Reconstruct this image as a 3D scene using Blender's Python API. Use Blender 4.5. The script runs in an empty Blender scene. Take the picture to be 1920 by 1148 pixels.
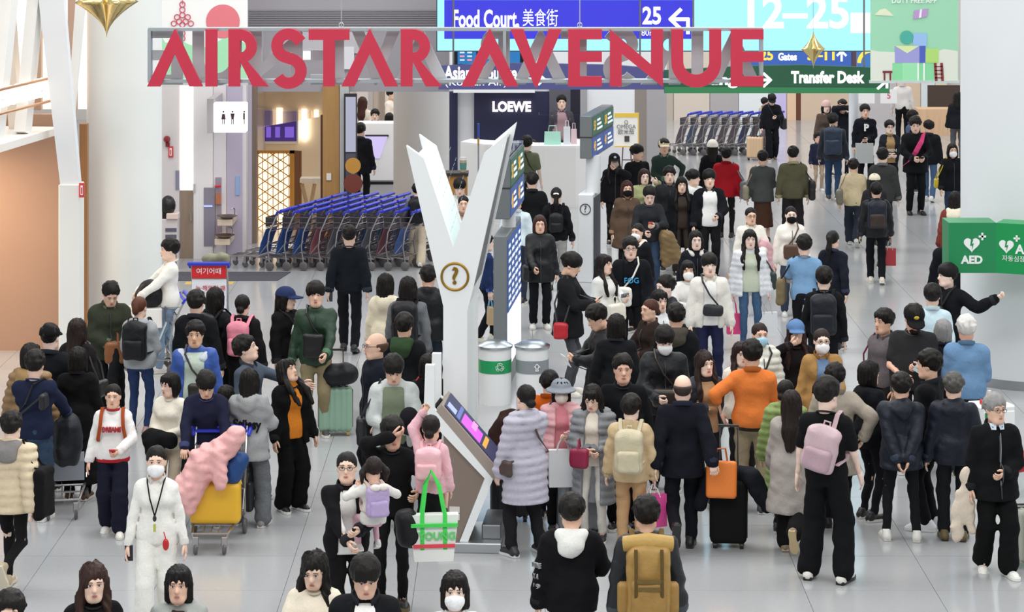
import bpy, math, random
import numpy as np
from mathutils import Matrix, Vector
random.seed(7)
# ------------------------------------------------------------------ camera, world, light, exposure
SC = bpy.context.scene
COL = SC.collection
FPX, CAMH, HOR = 4800.0, 6.5, -215.0      # focal length in px of the 1920 frame, eye height above the hall floor, horizon row
cam_d = bpy.data.cameras.new('camera'); cam = bpy.data.objects.new('camera', cam_d); COL.objects.link(cam)
cam.location = (0, 0, CAMH); cam.rotation_euler = (math.pi/2, 0, 0)
cam_d.sensor_width = 36.0; cam_d.lens = FPX/1920*36.0
cam_d.shift_y = -(574-HOR)/1920.0          # level architectural (shift) view: verticals stay vertical
cam_d.clip_end = 400
SC.camera = cam
W = bpy.data.worlds.new('daylit_hall'); SC.world = W; W.use_nodes = True
W.node_tree.nodes['Background'].inputs[0].default_value = (0.93, 0.97, 1.0, 1)
W.node_tree.nodes['Background'].inputs[1].default_value = 0.5
SC.view_settings.view_transform = 'Standard'; SC.view_settings.look = 'None'
SC.view_settings.gamma = 1.0; SC.view_settings.use_curve_mapping = False
SC.view_settings.exposure = 0.32
def area(name, loc, size, power, col=(1, 1, 1), rot=(0, 0, 0)):
    l = bpy.data.lights.new(name, 'AREA'); l.shape = 'RECTANGLE'; l.size, l.size_y = size
    l.energy = power; l.color = col
    o = bpy.data.objects.new(name, l); o.location = loc; o.rotation_euler = rot; COL.objects.link(o); return o
area('ceiling_lamps_offscreen', (0, 13, 11.5), (20, 4), 1250, (1, .99, .97))  # unseen bank added to brighten surfaces that face the camera
area('ceiling_lamps_offscreen', (0, 26, 12.5), (22, 5), 1200, (1, .99, .97))
area('ceiling_lamps_offscreen', (0, 38, 12.5), (22, 5), 1200, (1, .99, .97))
area('ceiling_lamps_offscreen', (0, 52, 12.5), (22, 5), 1200, (1, .99, .97))
area('ceiling_lamps_offscreen', (4, 64, 11.5), (24, 4), 1000, (1, .98, .95))

# ------------------------------------------------------------------ mapping helpers (floor scale)
def sc_of(yf): return (yf-HOR)/CAMH                 # px per metre for something standing on floor row yf
def dep(yf): return FPX/sc_of(yf)
def row(d): return FPX/d*CAMH+HOR
def at(x, y, d):                                    # the point seen at pixel x,y at distance d
    s = FPX/d
    return Vector(((x-960)/s, d, CAMH-(y-HOR)/s))
def fl(x, yf): v = at(x, yf, dep(yf)); v.z = 0; return v

# ------------------------------------------------------------------ materials
MATS = {}
def lin(h):
    h = h.lstrip('#')
    if len(h) == 3: h = ''.join(c*2 for c in h)
    o = []
    for i in (0, 2, 4):
        c = int(h[i:i+2], 16)/255
        o.append(c/12.92 if c <= .04045 else ((c+.055)/1.055)**2.4)
    return (*o, 1)
def mat(col, kind='paint', **kw):
    key = (col, kind, tuple(sorted(kw.items())))
    if key in MATS: return MATS[key]
    m = bpy.data.materials.new(f'{kind}_{col.strip("#")}'); m.use_nodes = True
    nt = m.node_tree; b = nt.nodes['Principled BSDF']; N = nt.nodes.new; L = nt.links.new
    c = lin(col)
    par = dict(paint=(.5, 0, 0, 0), cloth=(.88, .12, 60, .35), knit=(.95, .15, 90, .35), nylon=(.48, .10, 25, .4), denim=(.9, .3, 45, .4),
               leather=(.42, .1, 60, .2), skin=(.55, .06, 30, .05), hair=(.5, .25, 40, .5), metal=(.28, .05, 8, 0), plastic=(.35, 0, 0, 0),
               wood=(.5, .2, 12, .1), wall=(.6, .035, 1.2, 0), gold=(.2, 0, 0, 0), emit=(.5, 0, 0, 0), glass=(.03, 0, 0, 0))[kind]
    ro, va, ns, bp = par
    b.inputs['Roughness'].default_value = kw.get('rough', ro)
    b.inputs['Base Color'].default_value = c
    if kind in ('metal', 'gold'): b.inputs['Metallic'].default_value = kw.get('metal', 1.0)
    if kind in ('cloth', 'knit', 'denim'):
        b.inputs['Specular IOR Level'].default_value = .15
    if kind == 'hair': b.inputs['Specular IOR Level'].default_value = .22
    if kind == 'nylon': b.inputs['Specular IOR Level'].default_value = .3
    if kind == 'skin':
        b.inputs['Subsurface Weight'].default_value = .0
        b.inputs['Specular IOR Level'].default_value = .3
    if kind == 'emit':
        b.inputs['Emission Color'].default_value = c; b.inputs['Emission Strength'].default_value = kw.get('e', 1.0)
        b.inputs['Base Color'].default_value = tuple(v*.15 for v in c[:3])+(1,)
    if kind == 'glass':
        b.inputs['Transmission Weight'].default_value = 1; b.inputs['IOR'].default_value = 1.1
        b.inputs['Alpha'].default_value = kw.get('alpha', .25)
    if va:
        t = N('ShaderNodeTexCoord'); n = N('ShaderNodeTexNoise'); n.inputs['Scale'].default_value = ns; n.inputs['Detail'].default_value = 2
        if kind == 'hair':
            mp = N('ShaderNodeMapping'); mp.inputs['Scale'].default_value = (1, 1, .12); L(t.outputs['Object'], mp.inputs[0]); L(mp.outputs[0], n.inputs[0])
        elif kind == 'wood':
            mp = N('ShaderNodeMapping'); mp.inputs['Scale'].default_value = (1, 1, .1); L(t.outputs['Object'], mp.inputs[0]); L(mp.outputs[0], n.inputs[0])
        else: L(t.outputs['Object'], n.inputs[0])
        mx = N('ShaderNodeMix'); mx.data_type = 'RGBA'
        mx.inputs[6].default_value = tuple(min(1, v*(1-va)) for v in c[:3])+(1,)
        mx.inputs[7].default_value = tuple(min(1, v*(1+va)+va*.01) for v in c[:3])+(1,)
        L(n.outputs[0], mx.inputs[0]); L(mx.outputs[2], b.inputs['Base Color'])
        if bp:
            n2 = N('ShaderNodeTexNoise'); n2.inputs['Scale'].default_value = 9 if kind != 'hair' else 60; n2.inputs['Detail'].default_value = 3; n2.inputs['Distortion'].default_value = 1.2 if kind in ('cloth', 'knit', 'nylon', 'denim') else 0
            if kind == 'hair': L(mp.outputs[0], n2.inputs[0])
            else: L(t.outputs['Object'], n2.inputs[0])
            bu = N('ShaderNodeBump'); bu.inputs['Strength'].default_value = bp; bu.inputs['Distance'].default_value = .022 if kind in ('cloth', 'knit', 'nylon', 'denim') else .01
            L(n2.outputs[0], bu.inputs['Height']); L(bu.outputs[0], b.inputs['Normal'])
    MATS[key] = m
    return m

# ------------------------------------------------------------------ objects and tags
def tag(o, label=None, cat=None, group=None, kind=None):
    for k, v in (('label', label), ('category', cat), ('group', group), ('kind', kind)):
        if v: o[k] = v
    return o
def link(name, data, parent=None, m=None, objmat=False):
    o = bpy.data.objects.new(name, data); COL.objects.link(o)
    if parent: o.parent = parent
    if m is not None and data is not None:
        if objmat:
            if not data.materials: data.materials.append(None)
            o.material_slots[0].link = 'OBJECT'; o.material_slots[0].material = m
        elif not data.materials: data.materials.append(m)
    return o
def empty(name, loc=(0, 0, 0), rz=0, label=None, cat=None, group=None, kind=None):
    o = bpy.data.objects.new(name, None); COL.objects.link(o); o.location = loc; o.rotation_euler = (0, 0, rz)
    o.empty_display_size = .1
    return tag(o, label, cat, group, kind)
def copy_tree(o, parent=None):
    c = o.copy(); COL.objects.link(c)
    if parent: c.parent = parent; c.matrix_parent_inverse = o.matrix_parent_inverse
    for ch in list(o.children): copy_tree(ch, c)
    return c
def mesh_np(name, V, F, smooth=True, mats=(), mi=None):
    """V (n,3), F list of arrays: quads (m,4) and or tris (m,3)"""
    me = bpy.data.meshes.new(name)
    Fs = F if isinstance(F, (list, tuple)) else [F]
    Fs = [np.asarray(f, dtype=np.int32) for f in Fs if len(f)]
    if not Fs: print('EMPTY MESH', name); return me
    me.vertices.add(len(V)); me.vertices.foreach_set('co', np.asarray(V, dtype=np.float32).ravel())
    tot = np.concatenate([np.full(len(f), f.shape[1], dtype=np.int32) for f in Fs])
    idx = np.concatenate([f.ravel() for f in Fs])
    me.loops.add(len(idx)); me.loops.foreach_set('vertex_index', idx)
    me.polygons.add(len(tot)); st = np.concatenate([[0], np.cumsum(tot)[:-1]]).astype(np.int32)
    me.polygons.foreach_set('loop_start', st)
    me.polygons.foreach_set('use_smooth', np.full(len(tot), smooth))
    if mi is not None: me.polygons.foreach_set('material_index', np.asarray(mi, dtype=np.int32))
    for m in mats: me.materials.append(m)
    me.update(calc_edges=True)
    return me

class MB:
    """collects simple solids, builds one mesh"""
    def __init__(s): s.v = []; s.f = []
    def add(s, vs, fs):
        k = len(s.v); s.v += [tuple(v) for v in vs]; s.f += [tuple(i+k for i in f) for f in fs]; return s
    def box(s, lo, hi, M=None, bev=0):
        x0, y0, z0 = lo; x1, y1, z1 = hi
        if bev:
            b = bev
            P = [(x0+b, y0), (x1-b, y0), (x1, y0+b), (x1, y1-b), (x1-b, y1), (x0+b, y1), (x0, y1-b), (x0, y0+b)]
            vs = []
            for z, k in ((z0, b*.8), (z0+b, 0), (z1-b, 0), (z1, b*.8)):
                for x, y in P:
                    vs.append((min(max(x, x0+k), x1-k), min(max(y, y0+k), y1-k), z))
            fs = [tuple(range(7, -1, -1)), tuple(range(24, 32))]
            for r in range(3):
                for i in range(8): fs.append((r*8+i, r*8+(i+1) % 8, r*8+8+(i+1) % 8, r*8+8+i))
        else:
            vs = [(x, y, z) for z in (z0, z1) for x, y in ((x0, y0), (x1, y0), (x1, y1), (x0, y1))]
            fs = [(3, 2, 1, 0), (4, 5, 6, 7), (0, 1, 5, 4), (1, 2, 6, 5), (2, 3, 7, 6), (3, 0, 4, 7)]
        if M is not None: vs = [M @ Vector(v) for v in vs]
        return s.add(vs, fs)
    def prism(s, poly, y0, y1, M=None):
        """polygon in xz, swept along y"""
        n = len(poly)
        vs = [(x, y0, z) for x, z in poly]+[(x, y1, z) for x, z in poly]
        if M is not None: vs = [M @ Vector(v) for v in vs]
        from mathutils.geometry import tessellate_polygon
        tr = tessellate_polygon([[Vector((x, z, 0)) for x, z in poly]])
        area_ = sum(poly[i][0]*poly[(i+1) % n][1]-poly[(i+1) % n][0]*poly[i][1] for i in range(n))
        fs = []
        for t in tr:
            a = [Vector((poly[i][0], poly[i][1])) for i in t]
            ccw = (a[1]-a[0]).cross(a[2]-a[0]) > 0
            t = tuple(t) if ccw else tuple(reversed(t))
            fs.append(t); fs.append(tuple(i+n for i in reversed(t)))
        for i in range(n):
            j = (i+1) % n
            q = (i, i+n, j+n, j) if area_ > 0 else (j, j+n, i+n, i)
            fs.append(q)
        return s.add(vs, fs)
    def tube(s, pts, r, n=6, closed=False, flat=None):
        pts = [Vector(p) for p in pts]; m = len(pts)
        rr = r if isinstance(r, (list, tuple)) else [r]*m
        k = len(s.v); up0 = None
        for i, p in enumerate(pts):
            if closed: t = pts[(i+1) % m]-pts[i-1]
            else: t = pts[min(i+1, m-1)]-pts[max(i-1, 0)]
            t = t.normalized() if t.length > 1e-9 else Vector((0, 0, 1))
            if up0 is None:
                up0 = Vector((0, 0, 1)) if abs(t.z) < .9 else Vector((0, 1, 0))
                if flat is not None: up0 = Vector(flat).cross(t)
            a = t.cross(up0)
            if a.length < 1e-6: a = t.orthogonal()
            a.normalize(); b = a.cross(t).normalized(); up0 = b
            if flat is not None:
                a = Vector(flat); a = (a-t*a.dot(t)); a = a.normalized() if a.length > 1e-6 else t.orthogonal().normalized(); b = t.cross(a).normalized()
            for q in range(n):
                an = 2*math.pi*(q+.5)/n
                ra, rb = (rr[i], rr[i]) if not isinstance(rr[i], tuple) else rr[i]
                s.v.append(tuple(p+a*math.cos(an)*ra+b*math.sin(an)*rb))
        for i in range(m if closed else m-1):
            for q in range(n):
                A = k+i*n+q; B = k+i*n+(q+1) % n; C_ = k+((i+1) % m)*n+(q+1) % n; D = k+((i+1) % m)*n+q
                s.f.append((A, B, C_, D))
        if not closed:
            s.f.append(tuple(k+q for q in range(n-1, -1, -1))); s.f.append(tuple(k+(m-1)*n+q for q in range(n)))
        return s
    def lathe(s, prof, n=24, c=(0, 0, 0), a0=0, a1=2*math.pi, axis='z'):
        """profile of (r,z)"""
        k = len(s.v); full = abs(a1-a0-2*math.pi) < 1e-6; nn = n if full else n+1
        for r, z in prof:
            for i in range(nn):
                a = a0+(a1-a0)*i/n
                x, y = r*math.cos(a), r*math.sin(a)
                if axis == 'z': s.v.append((c[0]+x, c[1]+y, c[2]+z))
                elif axis == 'y': s.v.append((c[0]+x, c[1]+z, c[2]+y))
                else: s.v.append((c[0]+z, c[1]+x, c[2]+y))
        for j in range(len(prof)-1):
            for i in range(n):
                a = k+j*nn+i; b = k+j*nn+(i+1) % nn if full else k+j*nn+i+1
                f = (a, b, b+nn, a+nn)
                s.f.append(f if axis != 'y' else f[::-1])
        return s
    def ball(s, c, r, nu=10, nv=6):
        if not isinstance(r, (tuple, list)): r = (r, r, r)
        k = len(s.v); s.v.append((c[0], c[1], c[2]-r[2]))
        for j in range(1, nv):
            t = math.pi*j/nv-math.pi/2
            for i in range(nu):
                a = 2*math.pi*i/nu
                s.v.append((c[0]+r[0]*math.cos(t)*math.cos(a), c[1]+r[1]*math.cos(t)*math.sin(a), c[2]+r[2]*math.sin(t)))
        s.v.append((c[0], c[1], c[2]+r[2])); e = len(s.v)-1
        for i in range(nu):
            s.f.append((k, k+1+(i+1) % nu, k+1+i))
            s.f.append((e, k+1+(nv-2)*nu+i, k+1+(nv-2)*nu+(i+1) % nu))
            for j in range(nv-2):
                a = k+1+j*nu+i; b = k+1+j*nu+(i+1) % nu; s.f.append((a, b, b+nu, a+nu))
        return s
    def mesh(s, name, smooth=False):
        me = bpy.data.meshes.new(name); me.from_pydata(s.v, [], s.f)
        if smooth:
            me.polygons.foreach_set('use_smooth', [True]*len(me.polygons))
            if smooth != 'all': me.set_sharp_from_angle(angle=math.radians(40))
        me.update(); return me
    def build(s, name, m=None, parent=None, smooth=False):
        return link(name, s.mesh(name, smooth), parent, m)

def text(name, body, size, m, parent=None, loc=(0, 0, 0), rot=(math.pi/2, 0, 0), ext=.004, align='CENTER', wid=None, bold=0, sx=1):
    c = bpy.data.curves.new(name, 'FONT'); c.body = body; c.size = size; c.extrude = ext; c.align_x = align; c.align_y = 'CENTER'; c.offset = bold
    c.resolution_u = 3
    o = bpy.data.objects.new(name, c); COL.objects.link(o)
    dg = bpy.context.evaluated_depsgraph_get()
    me = bpy.data.meshes.new_from_object(o.evaluated_get(dg))
    bpy.data.objects.remove(o); bpy.data.curves.remove(c)
    me.materials.clear()
    w = [v.co.x for v in me.vertices]
    if wid and w:
        k = wid/(max(w)-min(w)); me.transform(Matrix.Diagonal((k, 1, 1, 1)))
    elif sx != 1: me.transform(Matrix.Diagonal((sx, 1, 1, 1)))
    o = link(name, me, parent, m); o.location = loc; o.rotation_euler = rot
    return o

# ------------------------------------------------------------------ implicit surfaces (smooth unions meshed with surface nets)
class Vol:
    def __init__(s, lo, hi, vox):
        s.lo = np.array(lo, float); s.vox = vox
        n = np.ceil((np.array(hi)-s.lo)/vox).astype(int)+1
        s.ax = [s.lo[i]+vox*np.arange(n[i]) for i in range(3)]
        s.n = n; s.D = np.full(n, .25)
    def blk(s, lo, hi):
        a = np.maximum(np.floor((np.array(lo)-s.lo)/s.vox).astype(int), 0); b = np.minimum(np.ceil((np.array(hi)-s.lo)/s.vox).astype(int)+1, s.n)
        if (b <= a).any(): return None
        sl = tuple(slice(a[i], b[i]) for i in range(3))
        return sl, s.ax[0][sl[0]][:, None, None], s.ax[1][sl[1]][None, :, None], s.ax[2][sl[2]][None, None, :]
    def put(s, sl, d, k):
        a = s.D[sl]
        if k > 0:
            h = np.maximum(k-np.abs(a-d), 0)/k; s.D[sl] = np.minimum(a, d)-h*h*k*.25
        else: s.D[sl] = np.minimum(a, d)
    def cap(s, a, b, ra, rb=None, k=.03, sy=1.0):
        rb = ra if rb is None else rb
        a = np.array(a, float); b = np.array(b, float); R = max(ra, rb)+.07
        g = s.blk(np.minimum(a, b)-R, np.maximum(a, b)+R)
        if g is None: return s
        sl, X, Y, Z = g
        ab = (b-a)*np.array((1, sy, 1)); L2 = max(ab@ab, 1e-9)
        px, py, pz = X-a[0], (Y-a[1])*sy, Z-a[2]
        t = np.clip((px*ab[0]+py*ab[1]+pz*ab[2])/L2, 0, 1)
        d = np.sqrt((px-t*ab[0])**2+(py-t*ab[1])**2+(pz-t*ab[2])**2)-(ra+(rb-ra)*t)
        s.put(sl, d, k); return s
    def _ell(s, X, Y, Z, c, r):
        q = np.sqrt(((X-c[0])/r[0])**2+((Y-c[1])/r[1])**2+((Z-c[2])/r[2])**2)
        return (q-1)*min(r)
    def ell(s, c, r, k=.03):
        R = np.array(r)+.06; g = s.blk(np.array(c)-R, np.array(c)+R)
        if g is None: return s
        sl, X, Y, Z = g; s.put(sl, s._ell(X, Y, Z, c, r), k); return s
    def rbox(s, c, h, r, k=.02):
        R = np.array(h)+.06; g = s.blk(np.array(c)-R, np.array(c)+R)
        if g is None: return s
        sl, X, Y, Z = g
        qx, qy, qz = np.abs(X-c[0])-h[0]+r, np.abs(Y-c[1])-h[1]+r, np.abs(Z-c[2])-h[2]+r
        d = np.sqrt(np.maximum(qx, 0)**2+np.maximum(qy, 0)**2+np.maximum(qz, 0)**2)+np.minimum(np.maximum(np.maximum(qx, qy), qz), 0)-r
        s.put(sl, d, k); return s
    def g(s): return s.ax[0][:, None, None], s.ax[1][None, :, None], s.ax[2][None, None, :]
    def cut(s, f, k=.01):                      # keep where f<0
        d = f+np.zeros(s.n); h = np.maximum(k-np.abs(s.D-d), 0)/k; s.D = np.maximum(s.D, d)+h*h*k*.25; return s
    def sub_ell(s, c, r, k=.02):
        X, Y, Z = s.g(); return s.cut(-s._ell(X, Y, Z, c, r), k)
    def mesh(s):
        D = s.D; D[0] = D[-1] = .1; D[:, 0] = D[:, -1] = .1; D[:, :, 0] = D[:, :, -1] = .1
        D = np.where(np.abs(D) < 1e-7, 1e-7, D)
        S = D < 0
        nx, ny, nz = S.shape
        cs = np.zeros((nx-1, ny-1, nz-1), np.int8)
        offs = [(i, j, k) for i in (0, 1) for j in (0, 1) for k in (0, 1)]
        for i, j, k in offs: cs += S[i:nx-1+i, j:ny-1+j, k:nz-1+k]
        act = (cs > 0) & (cs < 8)
        I = np.argwhere(act)
        if len(I) == 0: return np.zeros((0, 3)), np.zeros((0, 4), int)
        cv = np.stack([D[I[:, 0]+i, I[:, 1]+j, I[:, 2]+k] for i, j, k in offs], 1)
        acc = np.zeros((len(I), 3)); cnt = np.zeros(len(I))
        for a in range(8):
            for b in range(a+1, 8):
                oa, ob = np.array(offs[a]), np.array(offs[b])
                if np.abs(oa-ob).sum() != 1: continue
                da, db = cv[:, a], cv[:, b]
                m = (da < 0) != (db < 0)
                t = np.where(m, da/np.where(m, da-db, 1), 0)
                acc += np.where(m[:, None], oa+(ob-oa)*t[:, None], 0); cnt += m
        V = (I+acc/cnt[:, None])*s.vox+s.lo
        idx = np.full(act.shape, -1, np.int32); idx[act] = np.arange(len(I))
        Q = []
        for ax in range(3):
            sa = [slice(None)]*3; sb = [slice(None)]*3; sa[ax] = slice(0, -1); sb[ax] = slice(1, None)
            ch = S[tuple(sa)] != S[tuple(sb)]; E = np.argwhere(ch)
            u, w = [(1, 2), (2, 0), (0, 1)][ax]
            E = E[(E[:, u] > 0) & (E[:, w] > 0) & (E[:, u] < S.shape[u]-1) & (E[:, w] < S.shape[w]-1)]
            eu = np.zeros(3, int); eu[u] = 1; ew = np.zeros(3, int); ew[w] = 1
            c = [E-eu-ew, E-ew, E, E-eu]
            q = np.stack([idx[x[:, 0], x[:, 1], x[:, 2]] for x in c], 1)
            fl_ = S[E[:, 0], E[:, 1], E[:, 2]]
            q = np.where(fl_[:, None], q, q[:, ::-1]); Q.append(q)
        return V, np.concatenate(Q)
VC = {}
def vmesh(name, key, fn):
    """cached implicit mesh"""
    if key not in VC:
        V, Q = fn().mesh(); VC[key] = mesh_np(name, V, Q)
    return VC[key]
# ================================================================== THE HALL
def structure(o): o['kind'] = 'structure'; return o
def pbox(name, x0, y0, x1, y1, d, th, m, parent=None, z0=None, bev=0):
    """box whose front face covers this rectangle of the view at distance d; th = thickness behind it; z0 = force lower edge"""
    a = at(x0, y1, d); b = at(x1, y0, d)
    return MB().box((a.x, d, a.z if z0 is None else z0), (b.x, d+th, b.z), bev=bev).build(name, m, parent)
# floor: glossy pale terrazzo tiles, each tile a slab over a darker bed
def floor_mat():
    m = bpy.data.materials.new('polished_floor'); m.use_nodes = True; nt = m.node_tree; b = nt.nodes['Principled BSDF']
    N = nt.nodes.new; L = nt.links.new
    t = N('ShaderNodeTexCoord'); g = N('ShaderNodeNewGeometry'); n = N('ShaderNodeTexNoise'); n.inputs['Scale'].default_value = .35; n.inputs['Detail'].default_value = 4
    L(g.outputs['Position'], n.inputs[0])
    n3 = N('ShaderNodeTexNoise'); n3.inputs['Scale'].default_value = 60; L(g.outputs['Position'], n3.inputs[0])
    r = N('ShaderNodeValToRGB'); r.color_ramp.elements[0].color = (.40, .41, .42, 1); r.color_ramp.elements[1].color = (.44, .45, .46, 1)
    r.color_ramp.elements[0].position = .3; r.color_ramp.elements[1].position = .7
    mx = N('ShaderNodeMix'); mx.data_type = 'RGBA'; mx.inputs[0].default_value = .12; L(n.outputs[0], r.inputs[0]); L(r.outputs[0], mx.inputs[6]); L(n3.outputs['Color'], mx.inputs[7])
    L(mx.outputs[2], b.inputs['Base Color'])
    mr = N('ShaderNodeMapRange'); mr.inputs[3].default_value = .10; mr.inputs[4].default_value = .22; L(n.outputs[0], mr.inputs[0]); L(mr.outputs[0], b.inputs['Roughness'])
    b.inputs['Specular IOR Level'].default_value = .6
    return m
FM = floor_mat()
floor = structure(MB().box((-16, 10, -.2), (16, 90, -.012)).build('floor', mat('#7d7f84', 'paint', rough=.5)))
TS = 1.2
tile_me = MB().box((0, 0, -.012), (TS-.005, TS-.005, 0)).mesh('floor_tile'); tile_me.materials.append(FM)
rest = MB(); cand = []
for j in range(0, 62):
    for i in range(-12, 12):
        x, y = i*TS+.3, 14+j*TS
        if y < 18.6: vis = False
        else:
            s = FPX/y; px = 960+(x+TS/2)*s; vis = -150 < px < 2070
        cand.append((x, y, vis))
vis = sorted([c for c in cand if c[2]], key=lambda c: c[1]); ind = set((c[0], c[1]) for c in vis[:300])
for x, y, v in cand:
    if (x, y) in ind:
        o = link('floor_tile', tile_me, floor); o.location = (x, y, 0)
    else: rest.box((x, y, -.012), (x+TS-.005, y+TS-.005, 0))
o = rest.build('far_floor_tiles', FM, floor); o['kind'] = 'stuff'

WHITE = mat('#eef0ee', 'wall'); COOL = mat('#e6eaec', 'wall'); GREY = mat('#b9b6bb', 'wall'); LILAC = mat('#c9c3d0', 'wall')
# ---------------- far end of the hall
far = structure(MB().box((-14, 71, 0), (14, 71.3, 9)).build('wall_back', mat('#d8d2cc', 'wall')))
structure(MB().box((-14.3, 60, 0), (-14, 71, 9)).build('wall_left_far', mat('#d4cfcf', 'wall')))
structure(MB().box((13, 20, 0), (13.3, 71, 9)).build('wall_right', mat('#dcdcdf', 'wall')))
def wallpanel(x0, x1, d, m, y0=150, th=.08, name='wall_panel'):
    a = at(x0, 0, d).x; b = at(x1, 0, d).x
    return MB().box((a, d-th, 0), (b, d, CAMH-(y0-HOR)*d/FPX)).build(name, m, far)
for x0, x1, c in ((1240, 1262, '#bfb4a8'), (1263, 1330, '#d9cdbf'), (1331, 1384, '#b3aeb0'), (1385, 1440, '#eaf0f2'), (1441, 1474, '#cfc4f0'), (1475, 1492, '#ebc9a8'),
                  (1493, 1500, '#6b3a26'), (1501, 1590, '#d8c2ab'), (1608, 1680, '#c8c4c6'), (1681, 1725, '#e6cdb2'), (1726, 1752, '#eaf2f5'), (1753, 1775, '#efe6c4')):
    wallpanel(x0, x1, 70.9, mat(c, 'wall'), 60)
pd = empty('shop_counter', at(1745, 0, 66)*0, 0, 'far dark-backed shop counter with pale wooden worktop', 'counter')
pbox('back_panel', 1740, 160, 1800, 215, 69, .1, mat('#4a3a32', 'paint'), pd, z0=0); pbox('worktop', 1722, 205, 1805, 226, 66.5, .7, mat('#dcb893', 'wood'), pd, z0=.0)
for x0, x1, t in ((1610, 1640, ''), (1651, 1682, '5')):
    b = pbox('notice_board', x0, 168, x1, 194, 64, .04, mat('#f6f4f4', 'paint'))
    tag(b, 'white hanging notice board with a pink numeral' if t else 'plain white hanging notice board by the slender pillar', 'sign')
    if t: text('lettering', t, .22, mat('#d84a6a', 'paint'), b, loc=((at((x0+x1)/2, 0, 64)).x, 63.99, at(0, 180, 64).z), ext=.003)
    MB().tube([at((x0+x1)/2, 168, 64.02), at((x0+x1)/2, -120, 64.02)], .006, 5).build('suspension_wire', mat('#999', 'metal'), b)
c = MB().lathe([(.1, 0), (.1, 9)], 20, tuple(fl(1600, 347))).build('pillar', mat('#dfe3e6', 'paint'), smooth=True)
tag(c, 'slender pale grey steel pillar standing free in the far hall', 'column')

# ---------------- left shop: pier, strut screen, lit interior
A = Vector((-6.28, 35.3, 0)); U = Vector((-.14, -1, 0)).normalized()
shop = structure(empty('wall_left', (0, 0, 0)))
TAN = mat('#b8937c', 'wall')
MB().box((-12, 35.75, 0), (-6.2, 35.95, 3.3)).build('shop_rear_wall', TAN, shop)
def strip(u0, u1, z0, z1, t0, t1, name, m):       # box along the shopfront: u along it, t into the shop
    n = Vector((-1, .14, 0)).normalized(); p = []
    for z in (z0, z1):
        for u, t in ((u0, t0), (u1, t0), (u1, t1), (u0, t1)): q = A+U*u+n*t; p.append((q.x, q.y, z))
    return MB().add(p, [(0, 1, 2, 3), (7, 6, 5, 4), (4, 5, 1, 0), (5, 6, 2, 1), (6, 7, 3, 2), (7, 4, 0, 3)]).build(name, m, shop)
strip(-.1, 8, 3.06, 3.16, -.02, .9, 'lintel', mat('#f1ece6', 'wall'))
strip(-.2, 8, 3.1, 3.3, .9, 5, 'shop_ceiling', mat('#e2dad0', 'wall'))
MB().box((-8.0, 36.5, 3.31), (-5.9, 36.6, 5.6)).build('glowing_rear_screen', mat('#fff1e0', 'emit', e=1.25), shop)
for k in range(5): MB().box((-8.3+k*.5, 36.3, 3.31), (-8.18+k*.5, 36.45, 5.6)).build('rear_slat', mat('#c9a892', 'wall'), shop)
def strut(u0, z0, u1, z1, w, t, m, name='strut', dep_=.16):
    n = Vector((-1, .14, 0)).normalized(); a = A+U*u0+Vector((0, 0, z0)); b = A+U*u1+Vector((0, 0, z1))
    dirv = (b-a).normalized(); side = dirv.cross(n).normalized()
    p = []
    for q in (a, b):
        for sd, tt in ((-w/2, t), (w/2, t), (w/2, t+dep_), (-w/2, t+dep_)): p.append(tuple(q+side*sd+n*tt))
    return MB().add(p, [(3, 2, 1, 0), (4, 5, 6, 7), (0, 1, 5, 4), (1, 2, 6, 5), (2, 3, 7, 6), (3, 0, 4, 7)]).build(name, m, shop)
SW = mat('#f2f1ee', 'wall')
for u in (.9, 2.0, 3.1, 4.2, 5.3): strut(u, 3.16, u-1.6, 8.4, .26, .1, SW)
for u in (.2, 1.5, 2.8, 4.1): strut(u, 3.16, u+1.2, 8.4, .2, .42, mat('#e8dccf', 'wall'))
# the big leaning mast in front, standing on its white pier
pa, pb, pc, pd_ = at(140, 345, 34.9), at(152, 345, 34.9), at(112, -120, 34.9), at(62, -120, 34.9)
MB().prism([(pa.x-.17, pa.z), (pb.x, pb.z), (pc.x, pc.z), (pd_.x, pd_.z)], 34.75, 34.95).build('leaning_mast', mat('#eceff2', 'wall'), shop)
pa, pb, pc, pd_ = at(118, 345, 35.3), at(126, 345, 35.3), at(170, -100, 35.3), at(150, -100, 35.3)
MB().prism([(pa.x, pa.z), (pb.x, pb.z), (pc.x, pc.z), (pd_.x, pd_.z)], 35.25, 35.4).build('leaning_mast', SW, shop)
a = at(112, 345, 34.8); b = at(151, 345, 34.8)
MB().box((a.x, 34.7, 0), (b.x, 35.1, a.z), bev=.01).build('pier', WHITE, shop)
a = at(150, 232, 35.6); b = at(164, 232, 35.6)
MB().box((a.x, 35.55, 0), (b.x, 35.7, a.z)).build('timber_strip', mat('#9a6a3e', 'wood'), shop)
ls = empty('shop_sign', (0, 0, 0), 0, 'glowing white shop lettering mounted on slanted white struts', 'sign')
tx = text('lettering', 'ACCESSORIES', .36, mat('#fff4e4', 'emit', e=1.6), ls, loc=(-6.62, 33.65, 3.72), rot=(math.pi/2, 0, math.pi/2-.14+.0), ext=.05, wid=3.2)
tx.rotation_euler = (math.pi/2, 0, math.atan2(-U.y, -U.x))
MB().tube([A+U*.05+Vector((.0, 0, 3.55)), A+U*4+Vector((.0, 0, 3.55))], .02, 6).build('mounting_rail', mat('#d8a070', 'metal'), ls)
MB().tube([A+U*.05+Vector((.0, 0, 3.86)), A+U*4+Vector((.0, 0, 3.86))], .02, 6).build('mounting_rail', mat('#d8a070', 'metal'), ls)
area('shop_ceiling_lamp_offscreen', (-8.1, 34.5, 2.95), (1.6, .5), 85, (1, .82, .62))
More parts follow.
